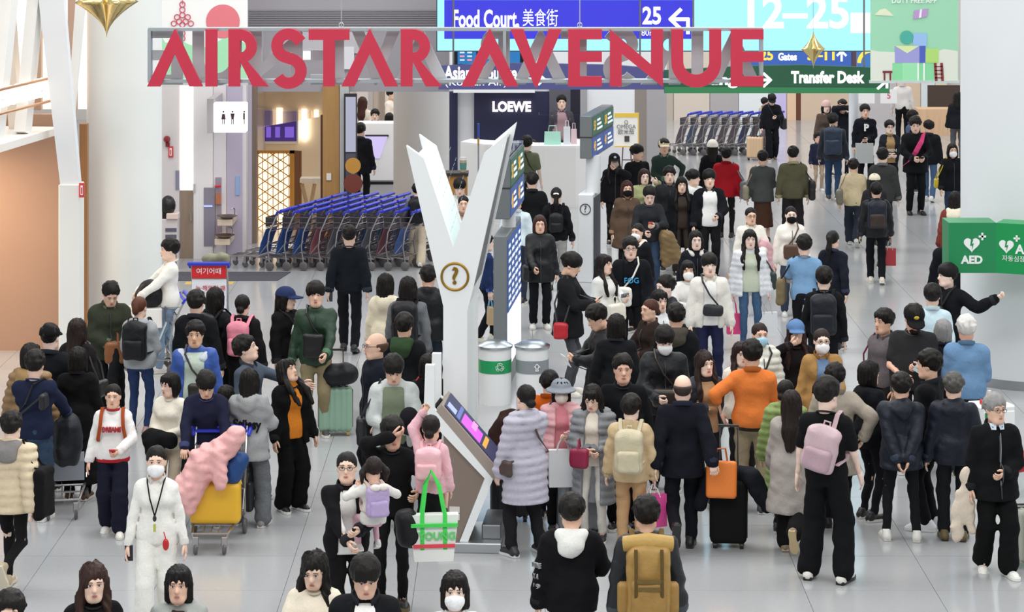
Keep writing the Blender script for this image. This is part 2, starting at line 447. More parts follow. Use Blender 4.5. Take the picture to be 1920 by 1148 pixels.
def fire_sign(x, y, d, w, h, label):
    r = empty('fire_sign', (0, 0, 0), 0, label, 'sign')
    pbox('plate', x-w/2, y-h/2, x+w/2, y+h/2, d, .03, mat('#d8434a', 'paint'), r, bev=.004)
    pbox('white_field', x-w*.22, y-h*.33, x+w*.22, y+h*.33, d-.006, .005, mat('#fff', 'paint'), r)
    pbox('extinguisher_symbol', x-w*.1, y-h*.2, x+w*.1, y+h*.25, d-.01, .004, mat('#b33', 'paint'), r)
fire_sign(153, 357, 34.66, 10, 27, 'small red fire extinguisher sign on the white shop pier')

# ---------------- big round columns
def column(x, yf, dpx, label, m, h=9):
    s = sc_of(yf); r = dpx/2/s; p = fl(x, yf); cy = p.y+r
    q = (x-960)/(FPX/cy)
    root = empty('column', (q, cy, 0), 0, label, 'column')
    MB().lathe([(r, 0), (r, h)], 56).build('shaft', m, root, smooth=True)
    MB().lathe([(r+.012, 0), (r+.012, .12), (r, .12)], 56).build('base_ring', mat('#b8bcc0', 'metal', rough=.4), root, smooth=True)
    return q, cy, r
column(233, 649, 142, 'broad smooth white round column beside the tan-lit shop', mat('#eef1ee', 'wall'))
column(790, 408, 106, 'pale grey round column behind the rows of blue-handled trolleys', mat('#dcdad8', 'wall'))
cx_, cy_, cr_ = column(1935, 735, 272, 'massive grey-white round column carrying the green defibrillator signs', mat('#e2e6e8', 'wall'))

# ---------------- service wall left of the trolleys
DW = 44.6
wl = structure(MB().box((at(250, 0, DW).x, DW, 0), (at(462, 0, DW).x, DW+.3, 7)).build('wall_service', mat('#e2dcdd', 'wall')))
pbox('cladding_panel', 303, 140, 336, 500, DW-.03, .03, mat('#dcd6d6', 'wall'), wl, z0=0)
pbox('cladding_panel', 363, 140, 399, 500, DW-.05, .05, mat('#ece8e8', 'wall'), wl, z0=0)
pbox('cladding_panel', 400, 140, 424, 500, DW-.02, .02, mat('#e2dce0', 'wall'), wl, z0=0)
dr = structure(pbox('door_1', 426, 140, 454, 500, DW-.04, .04, mat('#b9b0c4', 'wall'), None, z0=0)); 
pbox('door_sign', 442, 330, 449, 366, DW-.06, .02, mat('#8fb0dc', 'paint'), dr)
d2 = structure(pbox('door_2', 338, 357, 361, 500, DW-.03, .03, mat('#93806f', 'wood'), None, z0=0))
pbox('handle', 357, 400, 359, 415, DW-.06, .03, mat('#ccc', 'metal'), d2)
pbox('switch_plate', 362.5, 345, 366, 362, DW-.075, .02, mat('#bbb', 'paint'), wl)
pbox('niche_panel', 382, 352, 403, 462, DW-.06, .02, mat('#8d8797', 'wall'), wl); pbox('niche_panel', 404, 333, 415, 440, DW-.045, .02, mat('#9b8f9b', 'wall'), wl)  # flat plates whose dark colour stands in for the shade of recesses
pbox('niche_light', 382, 385, 398, 388, DW-.075, .01, mat('#aab8ff', 'emit', e=1), wl)
pbox('dark_slot', 329, 320, 336, 356, DW-.05, .02, mat('#8a8aa0', 'paint'), wl)
ll = pbox('light_panel', 338, -60, 361, 357, DW-.06, .055, mat('#fffaf4', 'emit', e=1.25)); tag(ll, 'tall glowing vertical light panel set in the service wall', 'lamp')
r = empty('alarm_bell', (0, 0, 0), 0, 'round dark red fire alarm bell on the pale wall', 'alarm')
p = at(313, 261, DW-.03); MB().lathe([(0, -.09), (.03, -.085), (.055, -.05), (.06, 0)], 16, (p.x, p.y, p.z), axis='y').build('bell', mat('#8c2026', 'plastic'), r, smooth=True)
MB().box((p.x-.02, p.y-.03, p.z-.13), (p.x+.05, p.y, p.z-.06)).build('bracket', mat('#8c2026', 'plastic'), r)
fire_sign(320, 285, DW-.06, 9, 21, 'small red fire extinguisher sign on the pale service wall')
r = empty('valve_handle', (0, 0, 0), 0, 'small red valve handle in the dark wall niche', 'valve'); p = at(409, 349, DW-.06)
MB().tube([(p.x-.05, p.y-.06, p.z), (p.x+.06, p.y-.06, p.z+.01)], .02, 8).build('lever', mat('#d8283c', 'plastic'), r); MB().tube([(p.x, p.y+.02, p.z), (p.x, p.y-.07, p.z)], .015, 8).build('spindle', mat('#c02030', 'plastic'), r)
pbox('copper_box', 404, 364, 414, 383, DW-.1, .06, mat('#b9704e', 'paint'), r)
# restroom sign
r = empty('restroom_sign', (0, 0, 0), 0, 'glowing white box sign with restroom figures projecting from the wall', 'sign')
pbox('light_box', 400, 193, 462, 249, 43.2, .25, mat('#ffffff', 'emit', e=1.1), r, bev=.02)
pbox('bracket', 388, 186, 401, 250, 43.25, 1.3, mat('#b9b4b4', 'paint'), r)
DK = mat('#4a2a30', 'paint')
for x, fem in ((419, 1), (436, 0), (458, 2)):
    g = MB(); 
    def pp(px, py): v = at(px, py, 43.19); return (v.x, v.z)
    if fem == 1: g.prism([pp(x-2.5, 214), pp(x+2.5, 214), pp(x+4, 224), pp(x-4, 224)][::-1], 43.185, 43.199)
    elif fem == 0: g.prism([pp(x-4, 213), pp(x+4, 213), pp(x+3, 217), pp(x+2, 224), pp(x-2, 224), pp(x-3, 217)][::-1], 43.185, 43.199)
    else: g.prism([pp(x-2, 212), pp(x+1, 212), pp(x+1, 224), pp(x-2, 224)][::-1], 43.185, 43.199)
    for lx in ((-1.5, 1.5) if fem < 2 else (0,)): g.prism([pp(x+lx-.6, 224), pp(x+lx+.6, 224), pp(x+lx+.6, 233), pp(x+lx-.6, 233)][::-1], 43.185, 43.199)
    v = at(x, 209.5, 43.19); g.lathe([(0, 0), (.016, 0)], 10, (v.x, 43.189, v.z), axis='y')
    g.build('pictogram', DK, r)
# drinking fountains
for x, y in ((426, 404), (421, 440)):
    p = at(x, y, 43.9); r = empty('drinking_fountain', (p.x, p.y, p.z), 0, 'steel drinking fountain bowl on a pale wall bracket, '+('the higher of two' if y < 420 else 'the lower of two'), 'fountain')
    MB().lathe([(0, -.06), (.08, -.055), (.17, -.01), (.18, 0), (.16, 0), (.07, -.04), (0, -.045)], 24).build('bowl', mat('#8a7d78', 'metal'), r, smooth=True)
    MB().box((-.16, -.1, -.17), (.1, .7, -.06), bev=.01).build('bracket', mat('#e6d3bd', 'paint'), r)
    MB().tube([(.12, .06, 0), (.12, .06, .1), (.1, .02, .13), (.06, 0, .11)], .012, 8).build('tap', mat('#bbb', 'metal'), r, True)
# leaflet stand with black dome
p = fl(316, 505); r = empty('payphone_stand', p, 0, 'slim white stand with black domed top beside the broad column', 'stand')
MB().box((-.11, -.1, 0), (.16, .15, .86), bev=.01).build('cabinet', mat('#ddd4d4', 'paint'), r)
for k in range(6): MB().box((-.04, -.112, .1+k*.11), (.15, -.1, .16+k*.11)).build('rack_slot', mat('#5c5f6e', 'paint'), r)
MB().box((-.02, -.14, .86), (.18, .1, .96), bev=.01).build('console', mat('#e8d2c8', 'paint'), r)
MB().ball((-.01, .02, 1.08), (.13, .14, .17), 16, 10).build('dome', mat('#141416', 'plastic'), r, 'all'); MB().box((-.1, -.05, .86), (.03, .12, 1.0)).build('dome_neck', mat('#1b1b1d', 'plastic'), r)

# ---------------- banner behind the sign (left): knot motif and green hills on white
r = empty('hanging_banner', (0, 0, 0), 0, 'white hanging banner with pink knot motif and pale green hills', 'banner'); dB = 42.4
pbox('fabric', 303, -60, 464, 160, dB, .02, mat('#f3f4f2', 'paint', rough=.7), r)
def pz(px, py, d): v = at(px, py, d); return (v.x, v.z)
hill = [pz(304, 150, dB), pz(463, 150, dB), pz(463, 84, dB)]+[pz(463-159*t, 84-10*math.sin(t*9)-6*math.sin(t*4), dB) for t in [i/24 for i in range(1, 24)]]+[pz(304, 70, dB)]
MB().prism(hill, dB-.006, dB-.001).build('green_hills', mat('#a8e2b8', 'paint'), r)
pbox('lower_rail', 302, 150, 465, 160, dB-.02, .06, mat('#e8eaea', 'metal', rough=.4), r)
g = MB()
def ring(cx, cy, rx, ry, d, w=.008, n=18, rot=0):
    pts = []
    for i in range(n):
        a_ = 2*math.pi*i/n; xx, yy = rx*math.cos(a_), ry*math.sin(a_)
        v = at(cx+xx*math.cos(rot)-yy*math.sin(rot), cy+xx*math.sin(rot)+yy*math.cos(rot), d); pts.append(v)
    g.tube(pts, w, 5, closed=True)
for ax_, ay_ in ((342, 8), (342, 18), (332, 32), (352, 32), (342, 28), (336, 40), (348, 40), (326, 44), (358, 44), (342, 46), (342, 62), (342, 72)): ring(ax_, ay_, 5, 5, dB-.01)
g.tube([at(342, -60, dB-.01), at(342, 8, dB-.01)], .006, 5)
g.build('knot_motif', mat('#d0506a', 'paint'), r)
v = at(418, 40, dB); MB().lathe([(0, 0), (.28, 0)], 32, (v.x, dB-.008, v.z), axis='y').build('pink_disc', mat('#e27a84', 'paint'), r)

# ---------------- lounge shop with the golden lattice
DS = 46.6
ws = structure(MB().box((at(462, 0, DS).x, DS, at(0, 172, DS).z), (at(842, 0, DS).x, DS+.4, 8)).build('wall_bulkhead', mat('#a9a5aa', 'wall')))
for k in range(9):
    a = at(466, 20+k*4.2, DS); b = at(842, 20+k*4.2, DS)
    MB().box((a.x, DS-.03, a.z-.014), (b.x, DS, a.z+.014)).build('cladding_rib', mat('#8f8b90', 'wall'), ws)
pbox('bulkhead_panel', 530, 60, 690, 100, DS-.04, .03, mat('#c7c4c8', 'wall'), ws); pbox('bulkhead_light', 512, 96, 600, 112, DS-.05, .03, mat('#ffffff', 'emit', e=1.1), ws)
pbox('bulkhead_sign', 641, 88, 664, 130, DS-.06, .04, mat('#eceaf0', 'paint'), ws)
lz = structure(empty('wall_lounge', (0, 0, 0)))
MB().box((at(462, 0, DS).x, 50.2, 0), (at(650, 0, 50.2).x, 50.4, 3.4)).build('rear_wall', mat('#f4dfc2', 'wall'), lz)
MB().box((at(455, 0, DS).x-.2, DS+.1, 0), (at(462, 0, DS).x, 50.2, 3.4)).build('side_wall', mat('#d9c8b4', 'wall'), lz)
MB().box((at(462, 0, DS).x, DS+.1, 3.0), (at(650, 0, 50.2).x, 50.2, 3.1)).build('lounge_ceiling', mat('#efe2d2', 'wall'), lz)
pbox('post', 455, 160, 463, 460, DS-.25, .2, mat('#8f7d6c', 'wood'), lz, z0=0); pbox('post', 463, 160, 472, 460, DS-.2, .2, mat('#cfc9d8', 'paint'), lz, z0=0); pbox('post', 472, 160, 481, 460, DS-.15, .2, mat('#8a7668', 'wood'), lz, z0=0)
pbox('timber_pier', 605, 160, 636, 440, DS-.1, .4, mat('#b58a52', 'wood'), lz, z0=0); pbox('dark_trim', 601, 216, 605, 440, DS-.05, .1, mat('#5a3524', 'wood'), lz, z0=0)
pbox('steel_post', 637, 150, 654, 440, DS-.15, .3, mat('#c4c6c4', 'paint'), lz, z0=0)
pbox('socket_plate', 612, 325, 621, 338, DS-.13, .02, mat('#ece8e0', 'paint'), lz)
q = [at(481, 176, DS), at(606, 166, 48.5), at(606, 218, 48.5), at(481, 240, DS)]
MB().add([tuple(v) for v in q]+[(v.x, v.y+.03, v.z) for v in q], [(0, 1, 2, 3), (7, 6, 5, 4), (0, 4, 5, 1), (1, 5, 6, 2), (2, 6, 7, 3), (3, 7, 4, 0)]).build('glass_fascia', mat('#e6dccb', 'glass', alpha=.55), lz)
lw = pbox('lit_wall_panel', 566, 205, 575, 262, 50.12, .06, mat('#fff2dc', 'emit', e=5)); tag(lw, 'narrow upright glowing panel on the lounge wall beside the television', 'lamp')
r = empty('wall_television', (0, 0, 0), 0, 'wall-mounted television with violet picture above the lattice screen', 'television')
pbox('frame', 483, 205, 560, 270, 50.1, .08, mat('#f2ece4', 'plastic'), r, bev=.01); pbox('display', 486, 208, 556, 265, 50.08, .02, mat('#3a2470', 'emit', e=.7), r)
for x in (503, 520, 538, 546): pbox('picture_patch', x-4, 238, x+5, 258, 50.07, .01, mat('#7a5ac8', 'emit', e=.8), r)
r = empty('lattice_screen', (0, 0, 0), 0, 'golden wooden screen of triangular lattice glowing from inside', 'screen'); dL = 48.4
a = at(480, 283, dL); b = at(552, 283, dL); zt = a.z
MB().box((a.x, dL+.06, 0), (b.x, dL+.08, zt-.03)).build('glow_panel', mat('#ffe9c4', 'emit', e=1.3), r)
GW = mat('#d99a3e', 'wood')
for lo_, hi_ in (((a.x, dL, zt-.05), (b.x, dL+.1, zt)), ((b.x-.09, dL, 0), (b.x, dL+.1, zt)), ((a.x, dL, 0), (a.x+.04, dL+.1, zt))): MB().box(lo_, hi_).build('frame', GW, r)
MB().box((b.x, dL, 0), (b.x+.13, dL+.1, zt)).build('side_panel', mat('#8a5a34', 'wood'), r)
wI = b.x-a.x
for k in range(-9, 14):
    for sg in (1, -1):
        z0 = k*.2; x0_, z0_ = a.x+.02, z0; x1_, z1_ = b.x-.09, z0+sg*(wI)*.577*1
        lo_t, hi_t = 0, 1
        pts = []
        for i in range(41):
            t = i/40; z = z0_+(z1_-z0_)*t
            if 0 < z < zt-.03: pts.append((x0_+(x1_-x0_)*t, dL+.03, z))
        if len(pts) > 2: MB().tube([pts[0], pts[-1]], .012, 4).build('lattice_bar', GW, r)
for k in range(1, 8):
    x = a.x+.02+k*.1; MB().tube([(x, dL+.03, 0), (x, dL+.03, zt-.03)], .01, 4).build('lattice_bar', GW, r)
r = empty('side_table', (0, 0, 0), 0, 'pale table on crossed wooden legs in the lit lounge', 'table'); dT = 47.7
pbox('table_top', 562, 335, 604, 343, dT, .35, mat('#f2e2cc', 'wood'), r)
for x0, x1 in ((566, 588), (590, 572)):
    MB().tube([at(x0, 345, dT+.1), Vector((at(x1, 0, dT).x, dT+.1, 0))], .04, 6).build('leg', mat('#c8a679', 'wood'), r)
# totem and check-in desk right of the lounge
r = empty('digital_totem', (0, 0, 0), 0, 'tall black-framed digital totem with pale lilac display', 'totem'); dT = 46.3
pbox('frame', 645, 176, 669, 420, dT, .08, mat('#2a2a30', 'plastic'), r, z0=0); pbox('display', 648, 182, 667, 285, dT-.012, .012, mat('#b9bcd2', 'emit', e=.6), r); pbox('lower_panel', 648, 288, 667, 400, dT-.01, .01, mat('#56586a', 'plastic'), r)
r = empty('notice_easel', (0, 0, 0), 0, 'slim dark easel stand with small yellow round plate in front of totem', 'stand'); dT = 46.0
v = at(662, 300, dT)
MB().lathe([(0, 0), (.14, 0), (.14, .02), (0, .02)], 24, (v.x, dT-.03, v.z-.1), axis='y').build('plate', mat('#c8923c', 'paint'), r)
MB().lathe([(0, 0), (.17, 0), (.17, .02), (0, .02)], 24, (v.x, dT-.03, v.z-.42), axis='y').build('plate', mat('#7a3a2c', 'paint'), r)
MB().tube([(v.x, dT, v.z-.2), (v.x, dT, 0)], .03, 8).build('post', mat('#93c8b4', 'metal', rough=.4), r); MB().lathe([(0, 0), (.16, 0), (.16, .02), (0, .02)], 20, (v.x, dT, 0)).build('foot', mat('#555', 'metal'), r)
r = empty('service_desk', (0, 0, 0), 0, 'white angular service desk with large tilted touch screen', 'desk'); dD = 51.7
a = at(668, 395, dD); b = at(741, 235, dD)
MB().box((a.x, dD, 0), (b.x, dD+1.0, .55)).build('plinth', mat('#dfe0e4', 'paint'), r)
MB().add([(a.x, dD-.05, .55), (b.x, dD-.05, .55), (b.x, dD+.35, b.z), (a.x, dD+.35, b.z), (a.x, dD+1, .55), (b.x, dD+1, .55), (b.x, dD+1, b.z), (a.x, dD+1, b.z)],
         [(0, 1, 2, 3), (3, 2, 6, 7), (1, 5, 6, 2), (4, 0, 3, 7), (5, 4, 7, 6), (0, 4, 5, 1)]).build('sloped_top', mat('#f4f4f6', 'paint'), r)
sl = (.4)/(b.z-.55)
def onslope(px, z, off=.012): x = at(px, 0, dD+.1).x; return (x, dD-.05+(z-.55)*sl-off, z+.004)
zl, zh = at(0, 298, dD).z, at(0, 258, dD).z
MB().add([onslope(676, zl), onslope(712, zl), onslope(726, zh), onslope(684, zh)], [(0, 1, 2, 3)]).build('touch_screen', mat('#cfc2f2', 'emit', e=.75), r)
MB().tube([onslope(684, zh+.01), onslope(728, zh+.01)], .02, 6).build('screen_bar', mat('#33333c', 'plastic'), r)
pbox('dark_band', 668, 341, 745, 346, dD-.02, .02, mat('#222', 'plastic'), r)
wo = structure(MB().box((at(655, 0, 63).x, 63, 0), (at(845, 0, 63).x, 63.2, 4)).build('wall_warm', mat('#cdbcab', 'wall')))
for x0, x1, c in ((668, 690, '#d8ccc4'), (690, 699, '#b9b0a8'), (712, 722, '#9c8a7c'), (722, 752, '#e2d2c0')): pbox('wall_pilaster', x0, 60, x1, 330, 62.9, .1, mat(c, 'wall'), wo, z0=0)
r = empty('queue_barrier', (0, 0, 0), 0, 'low steel queue barrier with pale panel before the white desk', 'barrier'); dQ = 49.8
MB().tube([at(672, 368, dQ), at(742, 368, dQ)], .015, 6).build('rail', mat('#999', 'metal'), r)
for x in (690, 712, 735): MB().tube([at(x, 368, dQ), Vector((at(x, 0, dQ).x, dQ, 0))], .012, 6).build('post', mat('#999', 'metal'), r)
pbox('panel', 672, 374, 742, 400, dQ+.05, .02, mat('#e8cdb4', 'paint'), r, z0=.03)

# ---------------- luxury boutique wall and white counter
DLW = 57.0
wb = structure(MB().box((at(838, 0, DLW).x, DLW, 0), (at(1250, 0, DLW).x, DLW+.3, 3.6)).build('wall_boutique', mat('#e6e6ea', 'wall')))
NAVY = mat('#232447', 'wall')
pbox('navy_panel', 840, 172, 858, 330, DLW-.1, .1, NAVY, wb, z0=0); pbox('navy_panel', 889, 172, 1030, 330, DLW-.1, .1, NAVY, wb, z0=0)
pbox('grey_panel', 1030, 165, 1070, 330, DLW-.12, .1, mat('#5c5b66', 'wall'), wb, z0=0); pbox('navy_panel', 1070, 165, 1088, 330, DLW-.13, .1, mat('#17182c', 'wall'), wb, z0=0); pbox('grey_panel', 1088, 165, 1101, 330, DLW-.13, .1, mat('#a6a4a8', 'wall'), wb, z0=0)
pbox('white_canopy', 850, 165, 1003, 174, DLW-.6, .6, mat('#f2f2f4', 'paint'), wb); pbox('pale_panel', 1101, 150, 1190, 330, DLW-.05, .05, mat('#ebedf0', 'wall'), wb, z0=0); pbox('bronze_panel', 1190, 150, 1212, 330, DLW-.06, .06, mat('#8f857e', 'wall'), wb, z0=0); pbox('grey_panel', 1212, 150, 1250, 330, DLW-.05, .05, mat('#a9a6a8', 'wall'), wb, z0=0)
r = empty('boutique_sign', (0, 0, 0), 0, 'glowing white boutique lettering on a dark navy wall', 'sign'); v = at(959, 201, DLW-.15)
text('lettering', 'LOEWE', .3, mat('#fff2ea', 'emit', e=2.0), r, loc=(v.x, v.y, v.z), ext=.02, wid=72/(FPX/DLW), bold=.012)
r = empty('reception_counter', (0, 0, 0), 0, 'long curved white reception counter below the glowing boutique lettering', 'counter'); dC = 51.6
xa, xb = at(862, 0, dC).x, at(1112, 0, dC).x; zc = at(0, 274, dC).z
fr = [(xa, dC+.9), (xa+.5, dC+.35), (xa+1.1, dC+.08), (xa+1.7, dC), (xb-.35, dC), (xb-.12, dC+.1), (xb, dC+.45), (xb-.02, dC+1.3)]
bk = [(xb-.35, dC+1.5), (xb-.4, dC+.7), (xa+1.5, dC+.7), (xa+.6, dC+1.2), (xa+.2, dC+1.5)]
def slab(poly, z0, z1):
    n = len(poly); g = MB(); vs = [(x, y, z0) for x, y in poly]+[(x, y, z1) for x, y in poly]
    from mathutils.geometry import tessellate_polygon
    tr = tessellate_polygon([[Vector((x, y, 0)) for x, y in poly]]); fs = []
    for t in tr:
        a_ = [Vector(poly[i]) for i in t]
        t = tuple(t) if (a_[1]-a_[0]).cross(a_[2]-a_[0]) > 0 else tuple(reversed(t))
        fs.append(tuple(i+n for i in t)); fs.append(tuple(reversed(t)))
    for i in range(n): j = (i+1) % n; fs.append((i, j, j+n, i+n))
    return g.add(vs, fs)
slab(fr+bk, 0, zc-.04).build('counter_front', mat('#f3f3f1', 'paint'), r); slab(fr+bk, zc-.04, zc).build('worktop', mat('#fafafa', 'paint', rough=.3), r)
rr = empty('acrylic_case', (0, 0, 0), 0, 'clear acrylic display case standing on the white counter', 'case'); a = at(1012, zc, dC+.2)
x0, x1 = at(1010, 0, dC+.2).x, at(1094, 0, dC+.2).x
for lo_, hi_, nm in (((x0, dC+.1, zc), (x1, dC+.115, zc+.62), 'front_pane'), ((x0, dC+.115, zc), (x0+.015, dC+.6, zc+.62), 'side_pane'), ((x1-.015, dC+.115, zc), (x1, dC+.6, zc+.62), 'side_pane')): MB().box(lo_, hi_).build(nm, mat('#e8f0f4', 'glass', alpha=.22), rr)
def item_bag(x, w, h, c, d, z0, label, cat='bag'):
    p = at(x, 0, d).x; r = empty('gift_bag', (p, d, z0), 0, label, cat)
    MB().add([(-w/2, -.06, 0), (w/2, -.06, 0), (w/2, .06, 0), (-w/2, .06, 0), (-w/2*.95, -.02, h), (w/2*.95, -.02, h), (w/2*.95, .02, h), (-w/2*.95, .02, h)], [(3, 2, 1, 0), (4, 5, 6, 7), (0, 1, 5, 4), (1, 2, 6, 5), (2, 3, 7, 6), (3, 0, 4, 7)]).build('body', mat(c, 'paint'), r)
    MB().tube([(-w*.25, 0, h), (-w*.2, 0, h+.12), (w*.2, 0, h+.12), (w*.25, 0, h)], .008, 5).build('handle', mat(c, 'paint'), r)
item_bag(1036, .34, .26, '#b8ecd8', dC+.32, zc, 'pale mint gift bag inside the acrylic case'); item_bag(1063, .14, .36, '#e8eaf0', dC+.35, zc, 'tall white gift bag inside the acrylic case'); item_bag(1076, .12, .3, '#e6c8cc', dC+.45, zc, 'pale pink gift bag inside the acrylic case')
r = empty('barrier_post', fl(897, 400), 0, 'slender grey queue post with blue top beside the white counter', 'post')
MB().tube([(0, 0, 0), (0, 0, 1.35)], .018, 8).build('shaft', mat('#b8bcc4', 'metal'), r); MB().tube([(0, 0, 1.35), (0, 0, 1.5)], .022, 8).build('yellow_band', mat('#d0a050', 'plastic'), r); MB().tube([(0, 0, 1.5), (0, 0, 1.78)], .026, 8).build('blue_top', mat('#3a55b0', 'plastic'), r); MB().lathe([(0, 0), (.16, 0), (.16, .02), (0, .03)], 20).build('foot', mat('#777', 'metal'), r)
r = empty('cafe_cart', (0, 0, 0), 0, 'small dark service table with cups behind the white Y pylon', 'table'); dK = 46.5
pbox('table_top', 835, 325, 878, 331, dK, .5, mat('#2b2622', 'wood'), r); pbox('body', 838, 331, 876, 380, dK+.05, .4, mat('#b57f3c', 'wood'), r, z0=0)
p = at(868, 325, dK); p.y += .2; r2 = empty('drink_cup', (p.x, p.y, p.z), 0, 'pale brown drinking cup on the dark service table', 'cup')
MB().lathe([(0, 0), (.05, 0), (.065, .22), (0, .22)], 16).build('cup_body', mat('#c9b59c', 'plastic'), r2, smooth=True); MB().lathe([(0, .22), (.07, .22), (.06, .27), (0, .27)], 16).build('lid', mat('#e8e4e0', 'plastic'), r2, smooth=True); MB().lathe([(.059, .05), (.0655, .17)], 16).build('sleeve', mat('#5f9a90', 'paint'), r2, smooth=True)
# easel sign
r = empty('easel_sign', (0, 0, 0), 0, 'white and yellow shop notice board standing on an easel', 'sign'); dO = 55.6
T = Matrix.Translation(at(1175, 244, dO))
pbox('board', 1152, 212, 1198, 276, dO, .04, mat('#f8f6f0', 'paint'), r); pbox('yellow_header', 1152, 212, 1198, 220, dO-.01, .01, mat('#eec84e', 'paint'), r); pbox('yellow_edge', 1196, 220, 1198, 276, dO-.01, .01, mat('#eec84e', 'paint'), r); pbox('yellow_edge', 1152, 274, 1198, 276, dO-.012, .01, mat('#eec84e', 'paint'), r)
for t_, y_, h_ in (('Ω', 230, .12), ('OMEGA', 238, .12), ('欧米茄', 248, .12)): v = at(1174, y_, dO-.012); text('lettering', t_, h_, mat('#77777c', 'paint'), r, loc=tuple(v), ext=.002)
pbox('product_picture', 1171, 255, 1180, 266, dO-.012, .008, mat('#4a4440', 'paint'), r)
for x in (1168, 1182): MB().tube([at(x, 276, dO+.05), Vector((at(x+(x-1175)*.6, 0, dO).x, dO-.1, 0))], .015, 6).build('leg', mat('#8a6c66', 'metal'), r)
MB().tube([at(1166, 300, dO), at(1184, 300, dO)], .012, 6).build('crossbar', mat('#8a6c66', 'metal'), r)
# ================================================================== HANGING SIGNS
WT = mat('#ffffff', 'emit', e=1.0); YT = mat('#ffd24a', 'emit', e=1.0)
def lettering(parent, t, x0, x1, y, hpx, d, m=WT, bold=0.0, name='lettering', ext=.004):
    a, b = at(x0, y, d), at(x1, y, d); return text(name, t, hpx/(FPX/d)*1.35, m, parent, loc=((a.x+b.x)/2, d, a.z), wid=abs(b.x-a.x), bold=bold, ext=ext)
def arrow(parent, pts, d, w, m=WT, name='arrow'):
    g = MB()
    for a, b in zip(pts[:-1], pts[1:]):
        if a is None or b is None: continue
        p, q = at(*a, d), at(*b, d); t = (q-p).normalized(); n = Vector((-t.z, 0, t.x))*w/(FPX/d)/2; p = p-t*abs(n.length)*.6; q = q+t*abs(n.length)*.6
        g.prism([((p-n).x, (p-n).z), ((q-n).x, (q-n).z), ((q+n).x, (q+n).z), ((p+n).x, (p+n).z)], d-.006, d)
    g.build(name, m, parent)
# big digital gate display
dS_ = 44.6
r = empty('gate_display', (0, 0, 0), 0, 'huge pale cyan digital gate display with dark blue food court panel', 'screen')
pbox('casing', 818, -150, 1645, 97, dS_+.02, .25, mat('#4a4c56', 'plastic'), r); pbox('display', 820, -148, 1643, 95, dS_, .02, mat('#9be4fb', 'emit', e=.95), r)
pbox('blue_panel', 833, 0, 1299, 73, dS_-.012, .012, mat('#3433cf', 'emit', e=.85), r)
lettering(r, 'Food Court,', 849, 973, 37, 34, dS_-.02, bold=.012); lettering(r, '美食街', 980, 1046, 36, 26, dS_-.02); lettering(r, '25', 1205, 1240, 31, 33, dS_-.02, bold=.012); lettering(r, '80m', 1203, 1228, 62, 12, dS_-.02)
arrow(r, [(1290, 62), (1290, 36), (1258, 36), None, (1276, 18), (1257, 36), (1276, 54)], dS_-.02, 7)
lettering(r, '12–25', 1396, 1586, 26, 62, dS_-.02, bold=.02); 
pbox('exit_tile', 1595, 24, 1634, 62, dS_-.012, .012, WT, r, bev=.003)
for x in (900, 1250, 1560): MB().tube([at(x, -150, dS_+.12), at(x, -700, dS_+.12)], .02, 6).build('suspension_rod', mat('#888', 'metal'), r)
# flight board glimpsed behind
r = empty('flight_board', (0, 0, 0), 0, 'blue flight information board behind the red lettering', 'screen'); d = 50.5
pbox('casing', 850, 80, 1000, 122, d, .1, mat('#20222c', 'plastic'), r); 
for x0, x1 in ((858, 893), (898, 925), (940, 975)): pbox('display', x0, 86, x1, 120, d-.01, .01, mat('#2b7ec2', 'emit', e=.7), r)
for x in (862, 876, 902, 944):
    for y in (90, 97, 104, 111): pbox('text_row', x, y, x+9, y+3, d-.016, .006, mat('#cfe6ff' if (x+y) % 3 else '#ff9aa8', 'emit', e=.8), r)
for x in (870, 980): MB().tube([at(x, 80, d+.05), at(x, -500, d+.05)], .02, 6).build('suspension_rod', mat('#888', 'metal'), r)
# navy airline lounge sign and green transfer sign
d = 44.2
def plate(name, poly, d, th, m, parent): return MB().prism([pz(x, y, d) for x, y in poly], d, d+th).build(name, m, parent)
r = empty('lounge_sign', (0, 0, 0), 0, 'long navy hanging lounge direction sign behind the red lettering', 'sign')
plate('panel', [(822, 168), (1246, 168), (1246, 130), (1150, 122), (940, 118), (824, 124)], d, .15, mat('#4a4d80', 'emit', e=.75), r)
lettering(r, 'Asiana Lounge', 833, 970, 138, 26, d-.008, bold=.01); lettering(r, '(Korean Air)', 835, 950, 155, 13, d-.008)
arrow(r, [(992, 148), (1020, 148), None, (1010, 139), (1020, 148), (1010, 158)], d-.008, 5)
for x in (850, 1200): MB().tube([at(x, 124, d+.07), at(x, -600, d+.07)], .018, 6).build('suspension_rod', mat('#888', 'metal'), r)
r = empty('transfer_sign', (0, 0, 0), 0, 'long dark green hanging sign reading Transfer Desk', 'sign'); d = 44.0
plate('panel', [(1246, 175), (1668, 175), (1668, 128), (1500, 122), (1400, 124), (1246, 132)], d, .15, mat('#1f5238', 'emit', e=.75), r)
plate('lower_strip', [(1246, 175), (1668, 175), (1668, 165), (1246, 163)], d-.006, .006, mat('#2f7a4c', 'emit', e=.75), r)
lettering(r, 'Transfer Desk', 1482, 1620, 146, 22, d-.01, bold=.012); lettering(r, 'Lounge', 1290, 1400, 150, 20, d-.01, bold=.01)
arrow(r, [(1420, 150), (1444, 150), None, (1432, 138), (1445, 150), (1432, 162)], d-.01, 5); arrow(r, [(1646, 166), (1662, 152), None, (1648, 150), (1663, 150), (1663, 164)], d-.01, 5)
for x in (1300, 1620): MB().tube([at(x, 128, d+.07), at(x, -600, d+.07)], .018, 6).build('suspension_rod', mat('#888', 'metal'), r)
